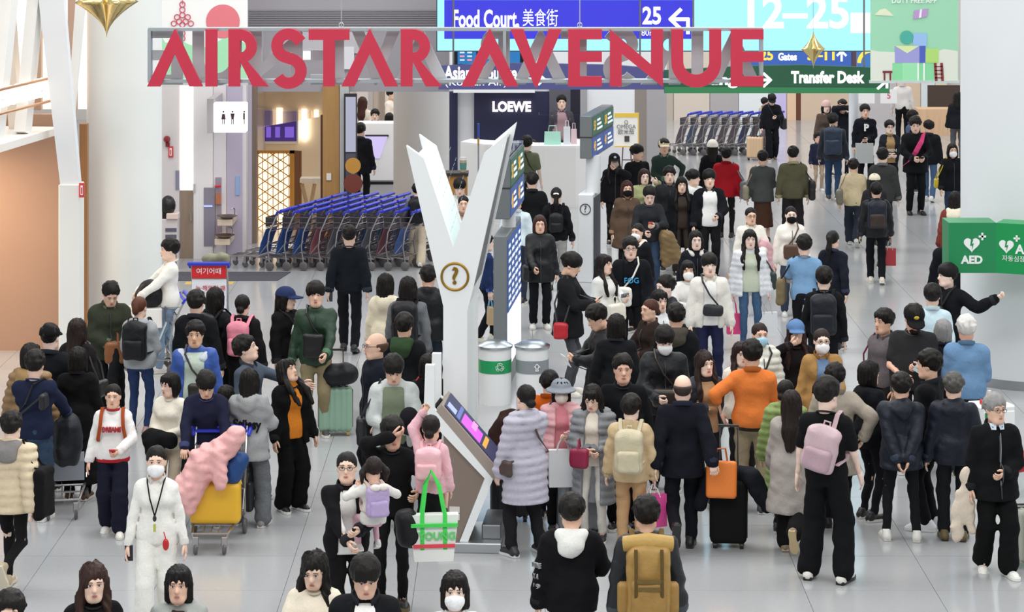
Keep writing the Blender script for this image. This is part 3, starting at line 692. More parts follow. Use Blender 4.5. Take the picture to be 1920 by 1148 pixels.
# blue gate strip further back
r = empty('gate_sign', (0, 0, 0), 0, 'blue hanging gate sign with yellow numerals in the far hall', 'sign'); d = 54
pbox('panel', 1395, 88, 1596, 127, d, .15, mat('#3a62b8', 'emit', e=.75), r); pbox('post_panel', 1596, 88, 1606, 130, d+.02, .1, mat('#5a4a5c', 'plastic'), r); pbox('panel', 1608, 88, 1700, 127, d, .15, mat('#3f78c0', 'emit', e=.75), r)
lettering(r, '25', 1425, 1450, 104, 20, d-.01, YT, .01); lettering(r, 'Gates', 1459, 1494, 107, 14, d-.01, bold=.008); lettering(r, '5–11', 1516, 1567, 104, 20, d-.01, YT, .01)
arrow(r, [(1578, 114), (1578, 97), None, (1570, 104), (1578, 96), (1586, 104)], d-.01, 4)
v = at(1634, 118, d-.012); g = MB(); g.tube([(v.x+.26*math.cos(a), v.y, v.z+.26*math.sin(a)) for a in [math.pi*.5*i/8+math.pi/2 for i in range(9)]], .04, 6).build('yellow_arc', YT, r)
for x in (1420, 1690): MB().tube([at(x, 88, d+.07), at(x, -500, d+.07)], .018, 6).build('suspension_rod', mat('#888', 'metal'), r)

# ---------------- big red lettering on its frame
dA = 33.0; SA = FPX/dA
sign = empty('avenue_sign', (0, 0, 0), 0, 'hanging sign of big crimson capital letters on a silver frame', 'sign')
RED = mat('#c62c48', 'paint', rough=.55); GRY = mat('#c3cccf', 'paint', rough=.5)
def stroke(pts, w):
    """outline of a polyline stroke of width w with mitred joints (xy in px, y down)"""
    L_, R_ = [], []
    n = len(pts)
    for i, p in enumerate(pts):
        p = np.array(p, float)
        def nd(a, b): t = np.array(b, float)-np.array(a, float); t /= np.linalg.norm(t); return np.array((-t[1], t[0]))
        if i == 0: m_ = nd(pts[0], pts[1])
        elif i == n-1: m_ = nd(pts[-2], pts[-1])
        else:
            a, b = nd(pts[i-1], pts[i]), nd(pts[i], pts[i+1]); m_ = a+b; m_ /= np.linalg.norm(m_); m_ /= max(.3, m_@a)
        L_.append(tuple(p+m_*w/2)); R_.append(tuple(p-m_*w/2))
    return L_+R_[::-1]
def arc(cx, cy, r, a0, a1, n=14): return [(cx+r*math.cos(math.radians(a0+(a1-a0)*i/n)), cy+r*math.sin(math.radians(a0+(a1-a0)*i/n))) for i in range(n+1)]
def glyph(ch, x0, x1):
    """polygons in px, y 0..108 downwards from the letter top, x spans x0..x1"""
    w = x1-x0; t = 22
    if ch == 'A': return [[(x0, 107), (x0+w*.5-1, 0), (x0+w*.5+1, 0), (x1, 107), (x1-t*1.12, 107), (x0+w*.5, 46), (x0+t*1.12, 107)]]
    if ch == 'V': return [[(x0, 0), (x0+t*1.1, 0), (x0+w*.5, 66), (x1-t*1.1, 0), (x1, 0), (x0+w*.5+2, 108), (x0+w*.5-2, 108)]]
    if ch == 'I': return [[(x0, 0), (x1, 0), (x1, 107), (x0, 107)]]
    if ch == 'T': return [[(x0, 0), (x1, 0), (x1, 20), (x0+w*.5+11, 20), (x0+w*.5+11, 107), (x0+w*.5-11, 107), (x0+w*.5-11, 20), (x0, 20)]]
    if ch == 'E': return [[(x0, 0), (x1, 0), (x1, 19), (x0+t, 19), (x0+t, 42), (x1, 42), (x1, 61), (x0+t, 61), (x0+t, 88), (x1, 88), (x1, 107), (x0, 107)]]
    if ch == 'N': return [[(x0, 0), (x1-t, 66), (x1-t, 0), (x1, 0), (x1, 108), (x0+t, 46), (x0+t, 107), (x0, 107)]]
    if ch == 'U': 
        c = (x0+x1)/2; ro = w/2; ri = ro-t
        return [[(x0, 0), (x0+t, 0)]+[(x0+t, 107-ro)]+arc(c, 107-ro, ri, 180, 0)[1:-1]+[(x1-t, 107-ro), (x1-t, 0), (x1, 0)]+arc(c, 109-ro, ro, 0, 180)]
    if ch == 'R':
        ro = 32; ri = 11; cx = x1-22-ro; cy = 32
        bowl = [(x0+t, 0), (cx, 0)]+arc(cx, cy, ro, -90, 62, 14)+[(x1, 107), (x1-30, 107), (x0+t, 60), (x0+t, 44), (cx, 44)]+arc(cx, cy, 12, 90, -90, 10)+[(x0+t, 20)]
        return [[(x0, 0), (x0+t, 0), (x0+t, 107), (x0, 107)], bowl]
    if ch == 'S':
        p = [(x1-12, 24)]+arc((x0+x1)/2+1, 31, 22, -25, -250, 16)[1:]+arc((x0+x1)/2+1, 78, 23, -62, 150, 16)
        return [stroke(p, 21)]
    if ch == 'X': return [[(x0, 0), (x0+25, 0), (x0+w*.5, 38), (x1-25, 0), (x1, 0), (x0+w*.5+13, 54), (x1, 107), (x1-25, 107), (x0+w*.5, 70), (x0+25, 107), (x0, 107), (x0+w*.5-13, 54)]]
    if ch == 'Y': return [[(x0, 0), (x0+25, 0), (x0+w*.5, 42), (x1-25, 0), (x1, 0), (x0+w*.5+11, 62), (x0+w*.5+11, 107), (x0+w*.5-11, 107), (x0+w*.5-11, 62)]]
    if ch == 'C': return [stroke(arc((x0+x1)/2, 54, w*.36, -45, -315, 20), 21)]
Y0 = 54
def put_letters(seq, d, th, m, name):
    for ch, x0, x1 in seq:
        g = MB()
        for poly in glyph(ch, x0, x1):
            P_ = []
            for x, y in poly:
                v = at(x, Y0+y, dA); P_.append((v.x, v.z))
            g.prism(P_, d, d+th)
        g.build(name, m, sign)
put_letters([('A', 278, 382), ('I', 387, 409), ('R', 430, 505), ('S', 506, 577), ('T', 580, 656), ('A', 641, 747), ('R', 752, 829), ('A', 865, 972), ('V', 957, 1053), ('E', 1065, 1128), ('N', 1143, 1242), ('U', 1258, 1351), ('E', 1369, 1430)], dA-.12, .06, RED, 'letter')
# the same words facing the other way on the far side of the frame
W_ = [('A', 278, 382), ('I', 387, 409), ('R', 430, 505), ('S', 506, 577), ('T', 580, 656), ('A', 641, 747), ('R', 752, 829), ('A', 865, 972), ('V', 957, 1053), ('E', 1065, 1128), ('N', 1143, 1242), ('U', 1258, 1351), ('E', 1369, 1430)]
for ch, x0, x1 in W_:
    g = MB()
    for poly in glyph(ch, x0, x1):
        P_ = [(at(1708-x, Y0+y, dA).x, at(0, Y0+y, dA).z) for x, y in poly][::-1]
        g.prism(P_, dA+.2, dA+.26)
    g.build('rear_letter', GRY, sign)
SV = mat('#c2c8cb', 'metal', rough=.35)
for y in (55, 152): a, b = at(278, y-3, dA), at(1430, y+3, dA); MB().box((a.x, dA-.03, b.z), (b.x, dA+.17, a.z)).build('frame_rail', SV, sign)
for x in (280, 946, 1428): a, b = at(x-3, 55, dA), at(x+3, 155, dA); MB().box((a.x, dA-.02, b.z), (b.x, dA+.16, a.z)).build('frame_post', SV, sign)
for x in (640, 1087): MB().tube([at(x, 52, dA+.07)]+[at(x, -900, dA+.07)], .008, 5).build('suspension_cable', SV, sign); ring_ = MB(); v = at(x, 47, dA+.07); ring_.tube([(v.x+.03*math.cos(a), v.y, v.z+.03*math.sin(a)) for a in [i*math.pi/5 for i in range(10)]], .006, 5, closed=True).build('eye_bolt', SV, sign)

# ---------------- golden stars
def star(x, y, d, R, H, label):
    p = at(x, y, d); r = empty('hanging_star', (p.x, p.y, p.z), .5, label, 'ornament')
    def prof(t): return (1-t)**2.0
    n = 32; prof_ = []
    vs = []; fs = []
    rows = [-1, -.86, -.7, -.52, -.34, -.18, -.07, 0, .07, .18, .34, .52, .7, .86, 1]
    for h in rows:
        k = (1-abs(h))**1.9
        for i in range(n):
            a = 2*math.pi*i/n; q = abs(math.cos(2*a))
            rad = R*k*(.34+.66*q**4)*(1 if abs(h) > .1 else 1)+.002
            vs.append((rad*math.cos(a), rad*math.sin(a), h*H))
    for j in range(len(rows)-1):
        for i in range(n): fs.append((j*n+i, j*n+(i+1) % n, (j+1)*n+(i+1) % n, (j+1)*n+i))
    MB().add(vs, fs).build('star_body', mat('#e3cb8e', 'gold'), r, 'all')
    MB().tube([(0, 0, H), (0, 0, H+4)], .004, 5).build('hanging_wire', mat('#999', 'metal'), r)
star(200, 4, 33.5, .44, .46, 'big polished golden four-pointed star hanging before the broad column')
star(1525, 92, 42, .24, .32, 'small golden four-pointed star hanging by the gate display')

# ---------------- green banner at right
r = empty('hanging_banner', (0, 0, 0), 0, 'green hanging shopping banner with gift boxes and a ladder', 'banner'); d = 40
pbox('fabric', 1632, -120, 1797, 153, d, .02, mat('#a2dcb8', 'paint', rough=.7), r); pbox('lower_rail', 1630, 151, 1799, 156, d-.01, .04, mat('#e6eeea', 'metal', rough=.4), r)
plate('sand', [(1633, 151), (1796, 151), (1796, 96), (1770, 92), (1755, 97), (1700, 99), (1650, 97), (1633, 94)], d-.004, .003, mat('#e6e9dc', 'paint'), r)
def patch(poly, c, k, name='gift_print'): plate(name, poly, d-.004-.002*k, .002, mat(c, 'paint'), r)
patch([(1673, 151), (1752, 151), (1752, 118), (1673, 118)], '#8fe0a6', 1); patch([(1692, 151), (1722, 151), (1722, 118), (1692, 118)], '#a0eab4', 2); patch([(1720, 151), (1723, 151), (1723, 118), (1720, 118)], '#f4fbf4', 3); patch([(1731, 151), (1734, 151), (1734, 118), (1731, 118)], '#f4fbf4', 3)
patch([(1678, 118), (1735, 118), (1735, 86), (1678, 86)], '#a3a2dc', 2); patch([(1724, 118), (1735, 118), (1735, 86), (1724, 86)], '#4d62c0', 3); patch([(1678, 86), (1724, 86), (1701, 100)], '#dfeeb0', 3)
patch([(1736, 118), (1760, 118), (1760, 91), (1736, 91)], '#b6e07a', 3); patch([(1712, 86), (1738, 86), (1738, 62), (1712, 62)], '#9cc4f0', 4); patch([(1712, 36), (1738, 31), (1741, 16), (1714, 20)], '#c29ad0', 4); patch([(1723, 34), (1727, 33), (1729, 17), (1725, 18)], '#f2f2fa', 5)
patch([(1640, 28), (1676, 30), (1668, 22), (1660, 16), (1650, 18)], '#e8eccc', 1)
v = at(1700, 70, d-.01); MB().lathe([(0, 0), (.105, 0)], 24, (v.x, d-.012, v.z), axis='y').build('balloon_print', mat('#4db3a0', 'paint'), r)
for x0, x1, y0, y1 in ((1751, 1756, 118, 152), (1763, 1768, 118, 152)): patch([(x0+2, y1), (x1+2, y1), (x1, y0), (x0, y0)], '#8c3030', 6, 'ladder_print')
for y in (124, 131, 138, 145): patch([(1753, y+2), (1767, y+2), (1767, y), (1753, y)], '#8c3030', 6, 'ladder_print')
patch([(1655, 137), (1673, 137), (1673, 133), (1655, 133)], '#7a2a2c', 6, 'stool_print'); patch([(1657, 151), (1660, 151), (1660, 137), (1657, 137)], '#7a2a2c', 6, 'stool_print'); patch([(1668, 151), (1671, 151), (1671, 137), (1668, 137)], '#7a2a2c', 6, 'stool_print')
lettering(r, 'DUTY FREE APP', 1672, 1756, 2, 9, d-.006, mat('#f0fbf4', 'paint'), 0.002)
for x in (1640, 1790): MB().tube([at(x, -120, d), at(x, -700, d)], .006, 5).build('suspension_wire', mat('#999', 'metal'), r)

# ---------------- AED sign on the column and cabinet
GRN = mat('#14864f', 'paint', rough=.4); PW = mat('#eef4f0', 'paint')
r = empty('defibrillator_sign', (0, 0, 0), 0, 'green two-sided AED sign with white heart projecting from the column', 'sign'); d = 32.3; S_ = FPX/d
p0 = at(1779, 418, d); p1 = at(1868, 512, d)
MB().box((p0.x, d, p1.z), (p1.x, d+.5, p0.z)).build('panel', GRN, r)
def heart(cx, cy, w, d, parent, fn=None):
    pts = []
    for i in range(28):
        t = 2*math.pi*i/28; x = 16*math.sin(t)**3; y = 13*math.cos(t)-5*math.cos(2*t)-2*math.cos(3*t)-math.cos(4*t)
        pts.append((cx+x/17*w/2, cy-y/17*w/2))
    f = fn or (lambda q: pz(q[0], q[1], d))
    MB().prism([f(q) for q in pts], d-.004, d).build('heart', PW, parent)
    MB().prism([f(q) for q in [(cx-w*.05, cy-w*.25), (cx+w*.08, cy-w*.25), (cx, cy-w*.02), (cx+w*.12, cy-w*.06), (cx+w*.02, cy+w*.33), (cx+w*.02, cy+w*.08), (cx-w*.1, cy+w*.1)]], d-.007, d-.004).build('bolt_symbol', GRN, parent)
    for a, b in ((.06, .22), (.22, .06)): MB().prism([f(q) for q in [(cx+w*.62-w*a, cy-w*.45-w*b), (cx+w*.62+w*a, cy-w*.45-w*b), (cx+w*.62+w*a, cy-w*.45+w*b), (cx+w*.62-w*a, cy-w*.45+w*b)]][::-1], d-.004, d).build('cross_symbol', PW, parent)
heart(1822, 458, 32, d-.002, r); lettering(r, 'AED', 1802, 1843, 488, 15, d-.003, PW, .006)
# second face turned to the right
ang = -.42; hx = p1.x
r2 = empty('turned_face', (hx, d, 0), ang); r2.parent = r
MB().box((0, 0, p1.z), (.62, .4, p0.z)).build('panel', mat('#12934f', 'paint', rough=.4), r2)
fn = lambda q: ((q[0]-1870)/S_*1.1+.0, at(0, q[1], d).z)
# (drawn in the turned face's own plane)
def heart2(cx, cz, w):
    pts = []
    for i in range(28):
        t = 2*math.pi*i/28; pts.append((cx+16*math.sin(t)**3/17*w/2, cz+(13*math.cos(t)-5*math.cos(2*t)-2*math.cos(3*t)-math.cos(4*t))/17*w/2))
    MB().prism(pts[::-1], -.006, -.001).build('heart', PW, r2)
    MB().prism([(cx-.01, cz+.05), (cx+.012, cz+.05), (cx, cz+.005), (cx+.024, cz+.012), (cx+.002, cz-.07), (cx+.004, cz-.015), (cx-.02, cz-.02)], -.009, -.006).build('bolt_symbol', GRN, r2)
    for a, b in ((.012, .04), (.04, .012)): MB().prism([(cx+.13-a, cz+.1-b), (cx+.13+a, cz+.1-b), (cx+.13+a, cz+.1+b), (cx+.13-a, cz+.1+b)], -.006, -.001).build('cross_symbol', PW, r2)
heart2(.13, at(0, 460, d).z, .2)
text('lettering', 'AED', .16, PW, r2, loc=(.4, -.004, at(0, 466, d).z), ext=.003, bold=.005); text('lettering', '자동심장충격기', .08, PW, r2, loc=(.33, -.004, at(0, 484, d).z), ext=.003, wid=.5)
pc = fl(1873, 935); r = empty('defibrillator_cabinet', pc, 0, 'white floor-standing defibrillator cabinet with green heart badges and red lamp', 'cabinet'); r.rotation_euler = (0, 0, .3)
MB().box((-.2, 0, 0), (.2, .35, .98), bev=.02).build('body', mat('#eef0f0', 'plastic'), r); MB().box((-.18, -.012, .1), (.18, 0, .92), bev=.004).build('door', mat('#f6f7f7', 'plastic'), r)
MB().box((-.17, -.016, .78), (-.07, -.012, .92)).build('green_badge', GRN, r); MB().box((.2, .1, .62), (.206, .24, .78)).build('green_badge', mat('#18a060', 'paint'), r)
MB().box((.02, -.016, .62), (.13, -.012, .76)).build('green_badge', mat('#18a060', 'paint'), r)
MB().box((-.15, .06, .98), (-.02, .16, 1.03), bev=.01).build('alarm_base', mat('#d8323a', 'plastic'), r); MB().tube([(-.06, .1, 1.03), (-.06, .1, 1.13)], .018, 8).build('alarm_lamp', mat('#e8e0e0', 'plastic'), r)
MB().tube([(.17, -.02, .45), (.17, -.035, .45), (.17, -.035, .58), (.17, -.02, .58)], .008, 6).build('door_handle', mat('#999', 'metal'), r)

# ---------------- information sign posts that recede (end face towards us)
def post_sign(xl, xr, yf, run, zs, zt, label, tall):
    """xl..xr: end face of the pillar; run: (dx, dy) direction of the long face; zs: sign box z range; zt: pillar height"""
    p = fl((xl+xr)/2, yf); w = (xr-xl)/sc_of(yf); r = empty('information_post', p, math.atan2(-run[0], run[1]), label, 'sign'); Ln = math.hypot(*run)
    GR = mat('#6c7174', 'paint', rough=.4); S1 = mat('#2b5a48', 'emit', e=.75); S2 = mat('#34508a', 'emit', e=.8); LT = mat('#dfe8f2', 'emit', e=.9); YL = mat('#e8b23c', 'emit', e=.8)
    return r, w, Ln, GR, S1, S2, LT, YL
def sign_box(r, x0, x1, L0, L1, z0, z1, mats):
    GR, S1, S2, LT, YL = mats; zm = (z0+z1)/2
    MB().box((x0, L0, z0), (x1, L1, z1), bev=.01).build('sign_case', GR, r); MB().box((x0-.004, L0-.004, zm-.01), (x1+.004, L1, zm+.01)).build('case_joint', mat('#333', 'plastic'), r)
    for k, (a, b) in enumerate(((zm+.02, z1-.03), (z0+.03, zm-.02))):
        m = S1 if k == 0 else S2; n = 2; dl = (L1-L0)/n
        for i in range(n):
            MB().box((x1, L0+i*dl+.02, a), (x1+.012, L0+(i+1)*dl-.02, b)).build('sign_face', m, r)
            text('lettering', ['51', '50', '45', '41'][k*2+i], (b-a)*.75, YL, r, loc=(x1+.014, L0+i*dl+dl*.22, (a+b)/2), rot=(math.pi/2, 0, math.pi/2), ext=.002)
            for q in range(3): MB().box((x1+.012, L0+i*dl+dl*.42, a+(b-a)*(.2+.24*q)), (x1+.015, L0+i*dl+dl*(.9-.1*q), a+(b-a)*(.32+.24*q))).build('text_line', LT, r)
# near one beside the Y pylon
r, w, Ln, *ms = post_sign(925, 950, 735, (.19, 2.0), None, None, 'tall grey flight information post with sign box beside white Y pylon', 1)
GR, S1, S2, LT, YL = ms
MB().box((-w/2, 0, 0), (w/2, Ln, 2.0), bev=.012).build('pillar', mat('#767b7e', 'paint', rough=.4), r); MB().box((w/2, .1, 1.0), (w/2+.012, Ln-.1, 1.93)).build('upper_display', mat('#2f4f8c', 'emit', e=.8), r); MB().box((w/2, .1, .28), (w/2+.012, Ln-.1, .98)).build('lower_display', mat('#eef0ff', 'emit', e=1.0), r)
for i in range(9):
    for j in range(4): MB().box((w/2+.012, .16+j*.46, 1.06+i*.095), (w/2+.016, .16+j*.46+.34-.06*(i % 3), 1.1+i*.095)).build('text_line', LT, r)
MB().tube([(.03, .9, 2.0), (.03, .9, 2.25)], .09, 16).build('neck', mat('#d9dcdc', 'paint'), r, True); sign_box(r, -.12, .12, .1, 2.0, 2.2, 3.0, ms)
MB().box((-.12, .1, 3.0), (.12, 2.0, 3.03)).build('glass_top', mat('#cfe0dc', 'glass', alpha=.5), r)
# far one
r, w, Ln, *ms = post_sign(1083, 1112, 530, (.51, 2.6), None, None, 'grey information post with question mark badge and two-tier sign box', 1)
MB().box((-w/2, 0, 0), (w/2, .75, 1.44), bev=.012).build('pillar', mat('#dfe2e4', 'paint', rough=.4), r); MB().box((w/2, .06, .1), (w/2+.012, .7, 1.38)).build('side_display', mat('#3a3d48', 'emit', e=.5), r)
g = MB(); g.tube([(.085*math.cos(a), -.006, 1.2+.085*math.sin(a)) for a in [i*math.pi/12 for i in range(24)]], .008, 5, closed=True).build('badge_ring', mat('#3c3f42', 'paint'), r); text('question_mark', '?', .16, mat('#3c3f42', 'paint'), r, loc=(0, -.006, 1.2), ext=.003)
MB().tube([(.08, .3, 1.44), (.08, .3, 2.05)], .12, 20).build('neck', mat('#e2e5e7', 'paint'), r, True); sign_box(r, -.1, .1, .05, 2.3, 2.02, 2.72, ms)

# ---------------- the white Y pylon with its touch desk
YW = mat('#f2f5f4', 'paint', rough=.4)
dY = 25.8; sY = FPX/dY; yb = row(dY)
o = Vector(((853-960)/sY, dY, 0)); th = -.075
r = empty('information_pylon', o, th, 'tall white Y-shaped information pylon with golden question mark', 'pylon')
def q(x, y): return ((x-853)/sY, (yb-y)/sY)
front = [(831, yb), (831, 575), (761, 274), (794, 297), (850, 464), (908, 287), (953, 249), (886, 545), (876, 585), (876, yb)]
poly = [q(*p) for p in front][::-1]
Dp = 1.25
MB().prism(poly, 0, .09).build('front_plate', YW, r); MB().prism(poly, Dp-.09, Dp).build('rear_plate', YW, r)
inner = [(833, yb), (833, 575), (771, 300), (796, 312), (850, 478), (905, 300), (938, 275), (880, 545), (872, 585), (872, yb)]
ip = [q(*p) for p in inner][::-1]
MB().prism(ip, .09, Dp-.09).build('core', mat('#eaf3f3', 'paint', rough=.4), r)
# dark channel on the right flank and pale text on the inner face
for seg in (((882, 545), (939, 272)),):
    (xa, ya), (xb, yb2) = seg; a_, b_ = q(xa, ya), q(xb, yb2)
    MB().add([(a_[0], .1, a_[1]), (a_[0], Dp-.1, a_[1]), (b_[0], Dp-.1, b_[1]), (b_[0], .1, b_[1]), (a_[0]+.012, .1, a_[1]), (a_[0]+.012, Dp-.1, a_[1]), (b_[0]+.012, Dp-.1, b_[1]), (b_[0]+.012, .1, b_[1])], [(0, 1, 2, 3), (7, 6, 5, 4), (0, 4, 5, 1), (2, 6, 7, 3), (1, 5, 6, 2), (4, 0, 3, 7)]).build('dark_channel', mat('#7d8288', 'metal', rough=.35), r)
GD = mat('#9c7b34', 'metal', rough=.45)
c_ = q(853, 519); g = MB(); R1 = 25/sY
g.tube([(c_[0]+R1*math.cos(a), -.004, c_[1]+R1*math.sin(a)) for a in [i*2*math.pi/36 for i in range(36)]], [(5/sY/2, .01)]*36, 6, closed=True).build('badge_ring', GD, r, True)
text('question_mark', '?', 44/sY, GD, r, loc=(c_[0], -.004, c_[1]), ext=.008, bold=.006)
for k, (x, y) in enumerate(((820, 345), (826, 370), (836, 410), (842, 440))):
    z = q(x, y)
    tt = text('small_print', 'Information  インフォメーション', .05, mat('#9fb0b0', 'paint'), r, loc=(z[0]-.012, .35+.25*(k % 3), z[1]), ext=.001); tt.rotation_euler = (0, -1.25, 0)
# touch desk: profile facing right
r = empty('touch_desk', fl(865, 1035), -.075, 'slanted white and brown touch screen desk at the pylon foot', 'kiosk')
sD = sc_of(1035)
def q2(x, y): return ((x-865)/sD, (1035-y)/sD)
fr_ = [(797, 686), (814, 686), (814, 768), (925, 897), (868, 1040), (852, 1040), (909, 897), (794, 778)]
for y0 in (0, .62): MB().prism([q2(*p) for p in fr_][::-1], y0, y0+.08).build('side_frame', YW, r)
MB().prism([q2(*p) for p in [(812, 786), (908, 897), (858, 1022), (831, 1022), (831, 808)]][::-1], .04, .66).build('brown_body', mat('#86776c', 'paint', rough=.5), r)
MB().prism([q2(*p) for p in [(818, 772), (828, 760), (938, 884), (932, 911), (924, 897)]][::-1], .0, .7).build('screen_slab', mat('#a3958a', 'paint', rough=.45), r)
a_, b_ = q2(829, 759), q2(938, 883); nx, nz = (b_[1]-a_[1]), -(b_[0]-a_[0]); nl = math.hypot(nx, nz); nx, nz = -nx/nl, -nz/nl
def on(t, y, off): return (a_[0]+(b_[0]-a_[0])*t+nx*off, y, a_[1]+(b_[1]-a_[1])*t+nz*off)
def quad(t0, t1, y0, y1, off, m, nm): MB().add([on(t0, y0, off), on(t1, y0, off), on(t1, y1, off), on(t0, y1, off), on(t0, y0, 0), on(t1, y0, 0), on(t1, y1, 0), on(t0, y1, 0)], [(0, 1, 2, 3), (7, 6, 5, 4), (0, 4, 5, 1), (1, 5, 6, 2), (2, 6, 7, 3), (3, 7, 4, 0)]).build(nm, m, r)
quad(.03, .97, .05, .65, .006, mat('#30365e', 'emit', e=.7), 'touch_screen'); quad(.3, .62, .1, .5, .009, mat('#d85ae0', 'emit', e=.9), 'screen_tile'); quad(.06, .2, .12, .3, .009, mat('#b8c4ff', 'emit', e=.8), 'screen_tile'); quad(.44, .52, .3, .58, .011, mat('#ff9ad8', 'emit', e=.9), 'screen_tile'); quad(.66, .72, .15, .55, .009, mat('#ffb04a', 'emit', e=.8), 'screen_tile')
quad(.22, .27, .1, .6, .009, mat('#6a78c0', 'emit', e=.8), 'screen_tile')
MB().box((-.23, -.06, .0), (.4, .8, .1), bev=.01).build('floor_plate', mat('#c9ccce', 'metal', rough=.4), r); MB().box((.19, .1, .1), (.38, .75, .24), bev=.01).build('step', mat('#9b9da0', 'metal', rough=.4), r)
for z in (.37, .3): MB().box((-.12, .03, z), (-.02, .041, z+.06)).build('rating_label', mat('#dcd6ce', 'paint'), r)
MB().tube([q2(805, 775)+() if False else (q2(812, 772)[0], .2, q2(812, 772)[1]), (q2(824, 756)[0], .2, q2(824, 756)[1])], .02, 8).build('camera_stub', mat('#222', 'plastic'), r)

# ---------------- waste bins
for x, c, lab, t in ((928, '#1d9a5b', 'white recycling bin with green band beside the flight information post', '♻'), (998, '#8b9296', 'white waste bin with grey band beside the flight information post', '⇪')):
    p = fl(x, 762); p.y += .2; r = empty('waste_bin', p, 0, lab, 'bin')
    MB().lathe([(0, 0), (.2, 0), (.205, .7), (0, .7)], 32).build('body', mat('#eceeee', 'plastic'), r, smooth=True); MB().lathe([(.208, .4), (.2085, .56)], 32).build('band', mat(c, 'plastic'), r, smooth=True)
    MB().lathe([(0, .75), (.12, .74), (.22, .7), (.225, .73), (.13, .78), (0, .78)], 32).build('lid', mat('#b9c0c4', 'metal'), r, smooth=True)
    text('pictogram', t, .1, mat('#ffffff', 'paint'), r, loc=(.06, -.203, .48), ext=.006)
# ================================================================== PEOPLE: builder
def npv(*a): return np.array(a, float)
def ik(a, t, l1, l2, hint):
    """two-bone chain from a to t, bent towards hint; returns elbow, end"""
    a = npv(*a); t = npv(*t); d = t-a; L = np.linalg.norm(d); mx = (l1+l2)*.995
    if L > mx: t = a+d*mx/L; d = t-a; L = mx
    L = max(L, abs(l1-l2)+.02); u = d/max(np.linalg.norm(d), 1e-6)
    x = (l1*l1-l2*l2+L*L)/(2*L); h = math.sqrt(max(l1*l1-x*x, 0))
    hh = npv(*hint); hh = hh-u*(hh@u); hh /= max(np.linalg.norm(hh), 1e-6)
    return a+u*x+hh*h, t
# hand targets in the body frame (x outwards for that side, y<0 forwards, z up) for a 1.70 m figure
ARM = dict(dn=(.27, -.03, .80), wf=(.25, -.2, .86), wb=(.27, .16, .84), ph=(.06, -.31, 1.13), phl=(.10, -.28, 1.02), pu=(.22, -.44, 1.0), bh=(.06, .2, .88), st=(.12, -.17, 1.27), up=(.2, -.12, 1.86),
           fh=(-.02, -.14, 1.60), out=(.66, .02, 1.32), pk=(.24, -.1, .90), bel=(.02, -.2, 1.02), cr=(-.1, -.2, 1.14), pt=(.3, -.5, 1.2), pull=(.30, .30, .86), tch=(.05, -.52, 1.05), chn=(.02, -.16, 1.44), hold=(.0, -.3, 1.2), hip=(.3, .02, .98), hld=(.12, -.34, .98), eye=(.04, -.14, 1.52), ear=(.13, -.06, 1.52))
LEG = dict(st=((.10, 0, .075, 0), (-.10, .02, .075, 0)), wl=((.08, -.27, .085, 0), (-.08, .27, .15, 38)), wr=((.08, .27, .15, 38), (-.08, -.27, .085, 0)), sl=((.09, -.13, .075, 0), (-.09, .15, .095, 18)), sr=((.09, .15, .095, 18), (-.09, -.13, .075, 0)),
           wd=((.16, 0, .075, 0), (-.16, .04, .075, 0)), kick=((.08, -.1, .08, 0), (-.08, .38, .3, 65)), kickl=((.08, .38, .3, 65), (-.08, -.1, .08, 0)), car=((.14, -.27, .45, 20), (-.14, -.24, .5, 20)))
def rx(a): c, s = math.cos(a), math.sin(a); return npv((1, 0, 0), (0, c, -s), (0, s, c)).reshape(3, 3)
def rz(a): c, s = math.cos(a), math.sin(a); return npv((c, -s, 0), (s, c, 0), (0, 0, 1)).reshape(3, 3)
def skeleton(fem, arms, legs, lean, hy, hp, hs):
    K = {}; R = rx(math.radians(lean)); pel = npv(0, .0, .93 if legs not in ('wl', 'wr') else .90)
    K['R'] = R; K['pel'] = pel
    up = lambda *p: pel+R@(npv(*p)-npv(0, 0, .93))
    K['up'] = up; sw = .142 if fem else .163; K['sw'] = sw
    K['neck'] = up(0, .015, 1.42); K['chest'] = up(0, 0, 1.27); K['waist'] = up(0, 0, 1.08)
    Rh = R@rx(math.radians(-lean*.6))@rz(math.radians(hy))@rx(math.radians(hp)); K['Rh'] = Rh
    K['hb'] = K['neck']+R@npv(0, -.012, .055); K['head'] = K['hb']+Rh@npv(0, -.005, .112*hs)
    for i, (sd, a) in enumerate(((1, arms[0]), (-1, arms[1]))):          # left (x+), right (x-)
        t = ARM[a] if isinstance(a, str) else a
        sh = up(sd*sw, .012, 1.362); tw = up(sd*t[0], t[1], t[2])
        if not isinstance(a, str) and t[2] < .9 or isinstance(a, str) and a in ('dn', 'wf', 'wb', 'pk', 'pull'): tw = pel+npv(sd*t[0], t[1], t[2]-.93)
        hint = (sd*.5, .7, -.6) if t[2] < .95 else (sd*.85, .45, -.45)
        if t[2] > 1.3: hint = (sd*1.0, .1, -.5)
        if isinstance(a, str) and a in ('bh', 'hip'): hint = (sd*1.0, .5, 0)
        el, wr = ik(sh, tw, .28, .25, hint); K['sh', sd], K['el', sd], K['wr', sd] = sh, el, wr
        K['an', sd] = a
    for sd, (x, y, z, p) in zip((1, -1), LEG[legs]):
        hp_ = pel+npv(sd*.088, 0, -.02); kn, an = ik(hp_, (x, y, z), .43, .43, (sd*.08, -1, .0 if legs != 'car' else .5)); K['hip', sd], K['kn', sd], K['ank', sd], K['fp', sd] = hp_, kn, an, p
    return K

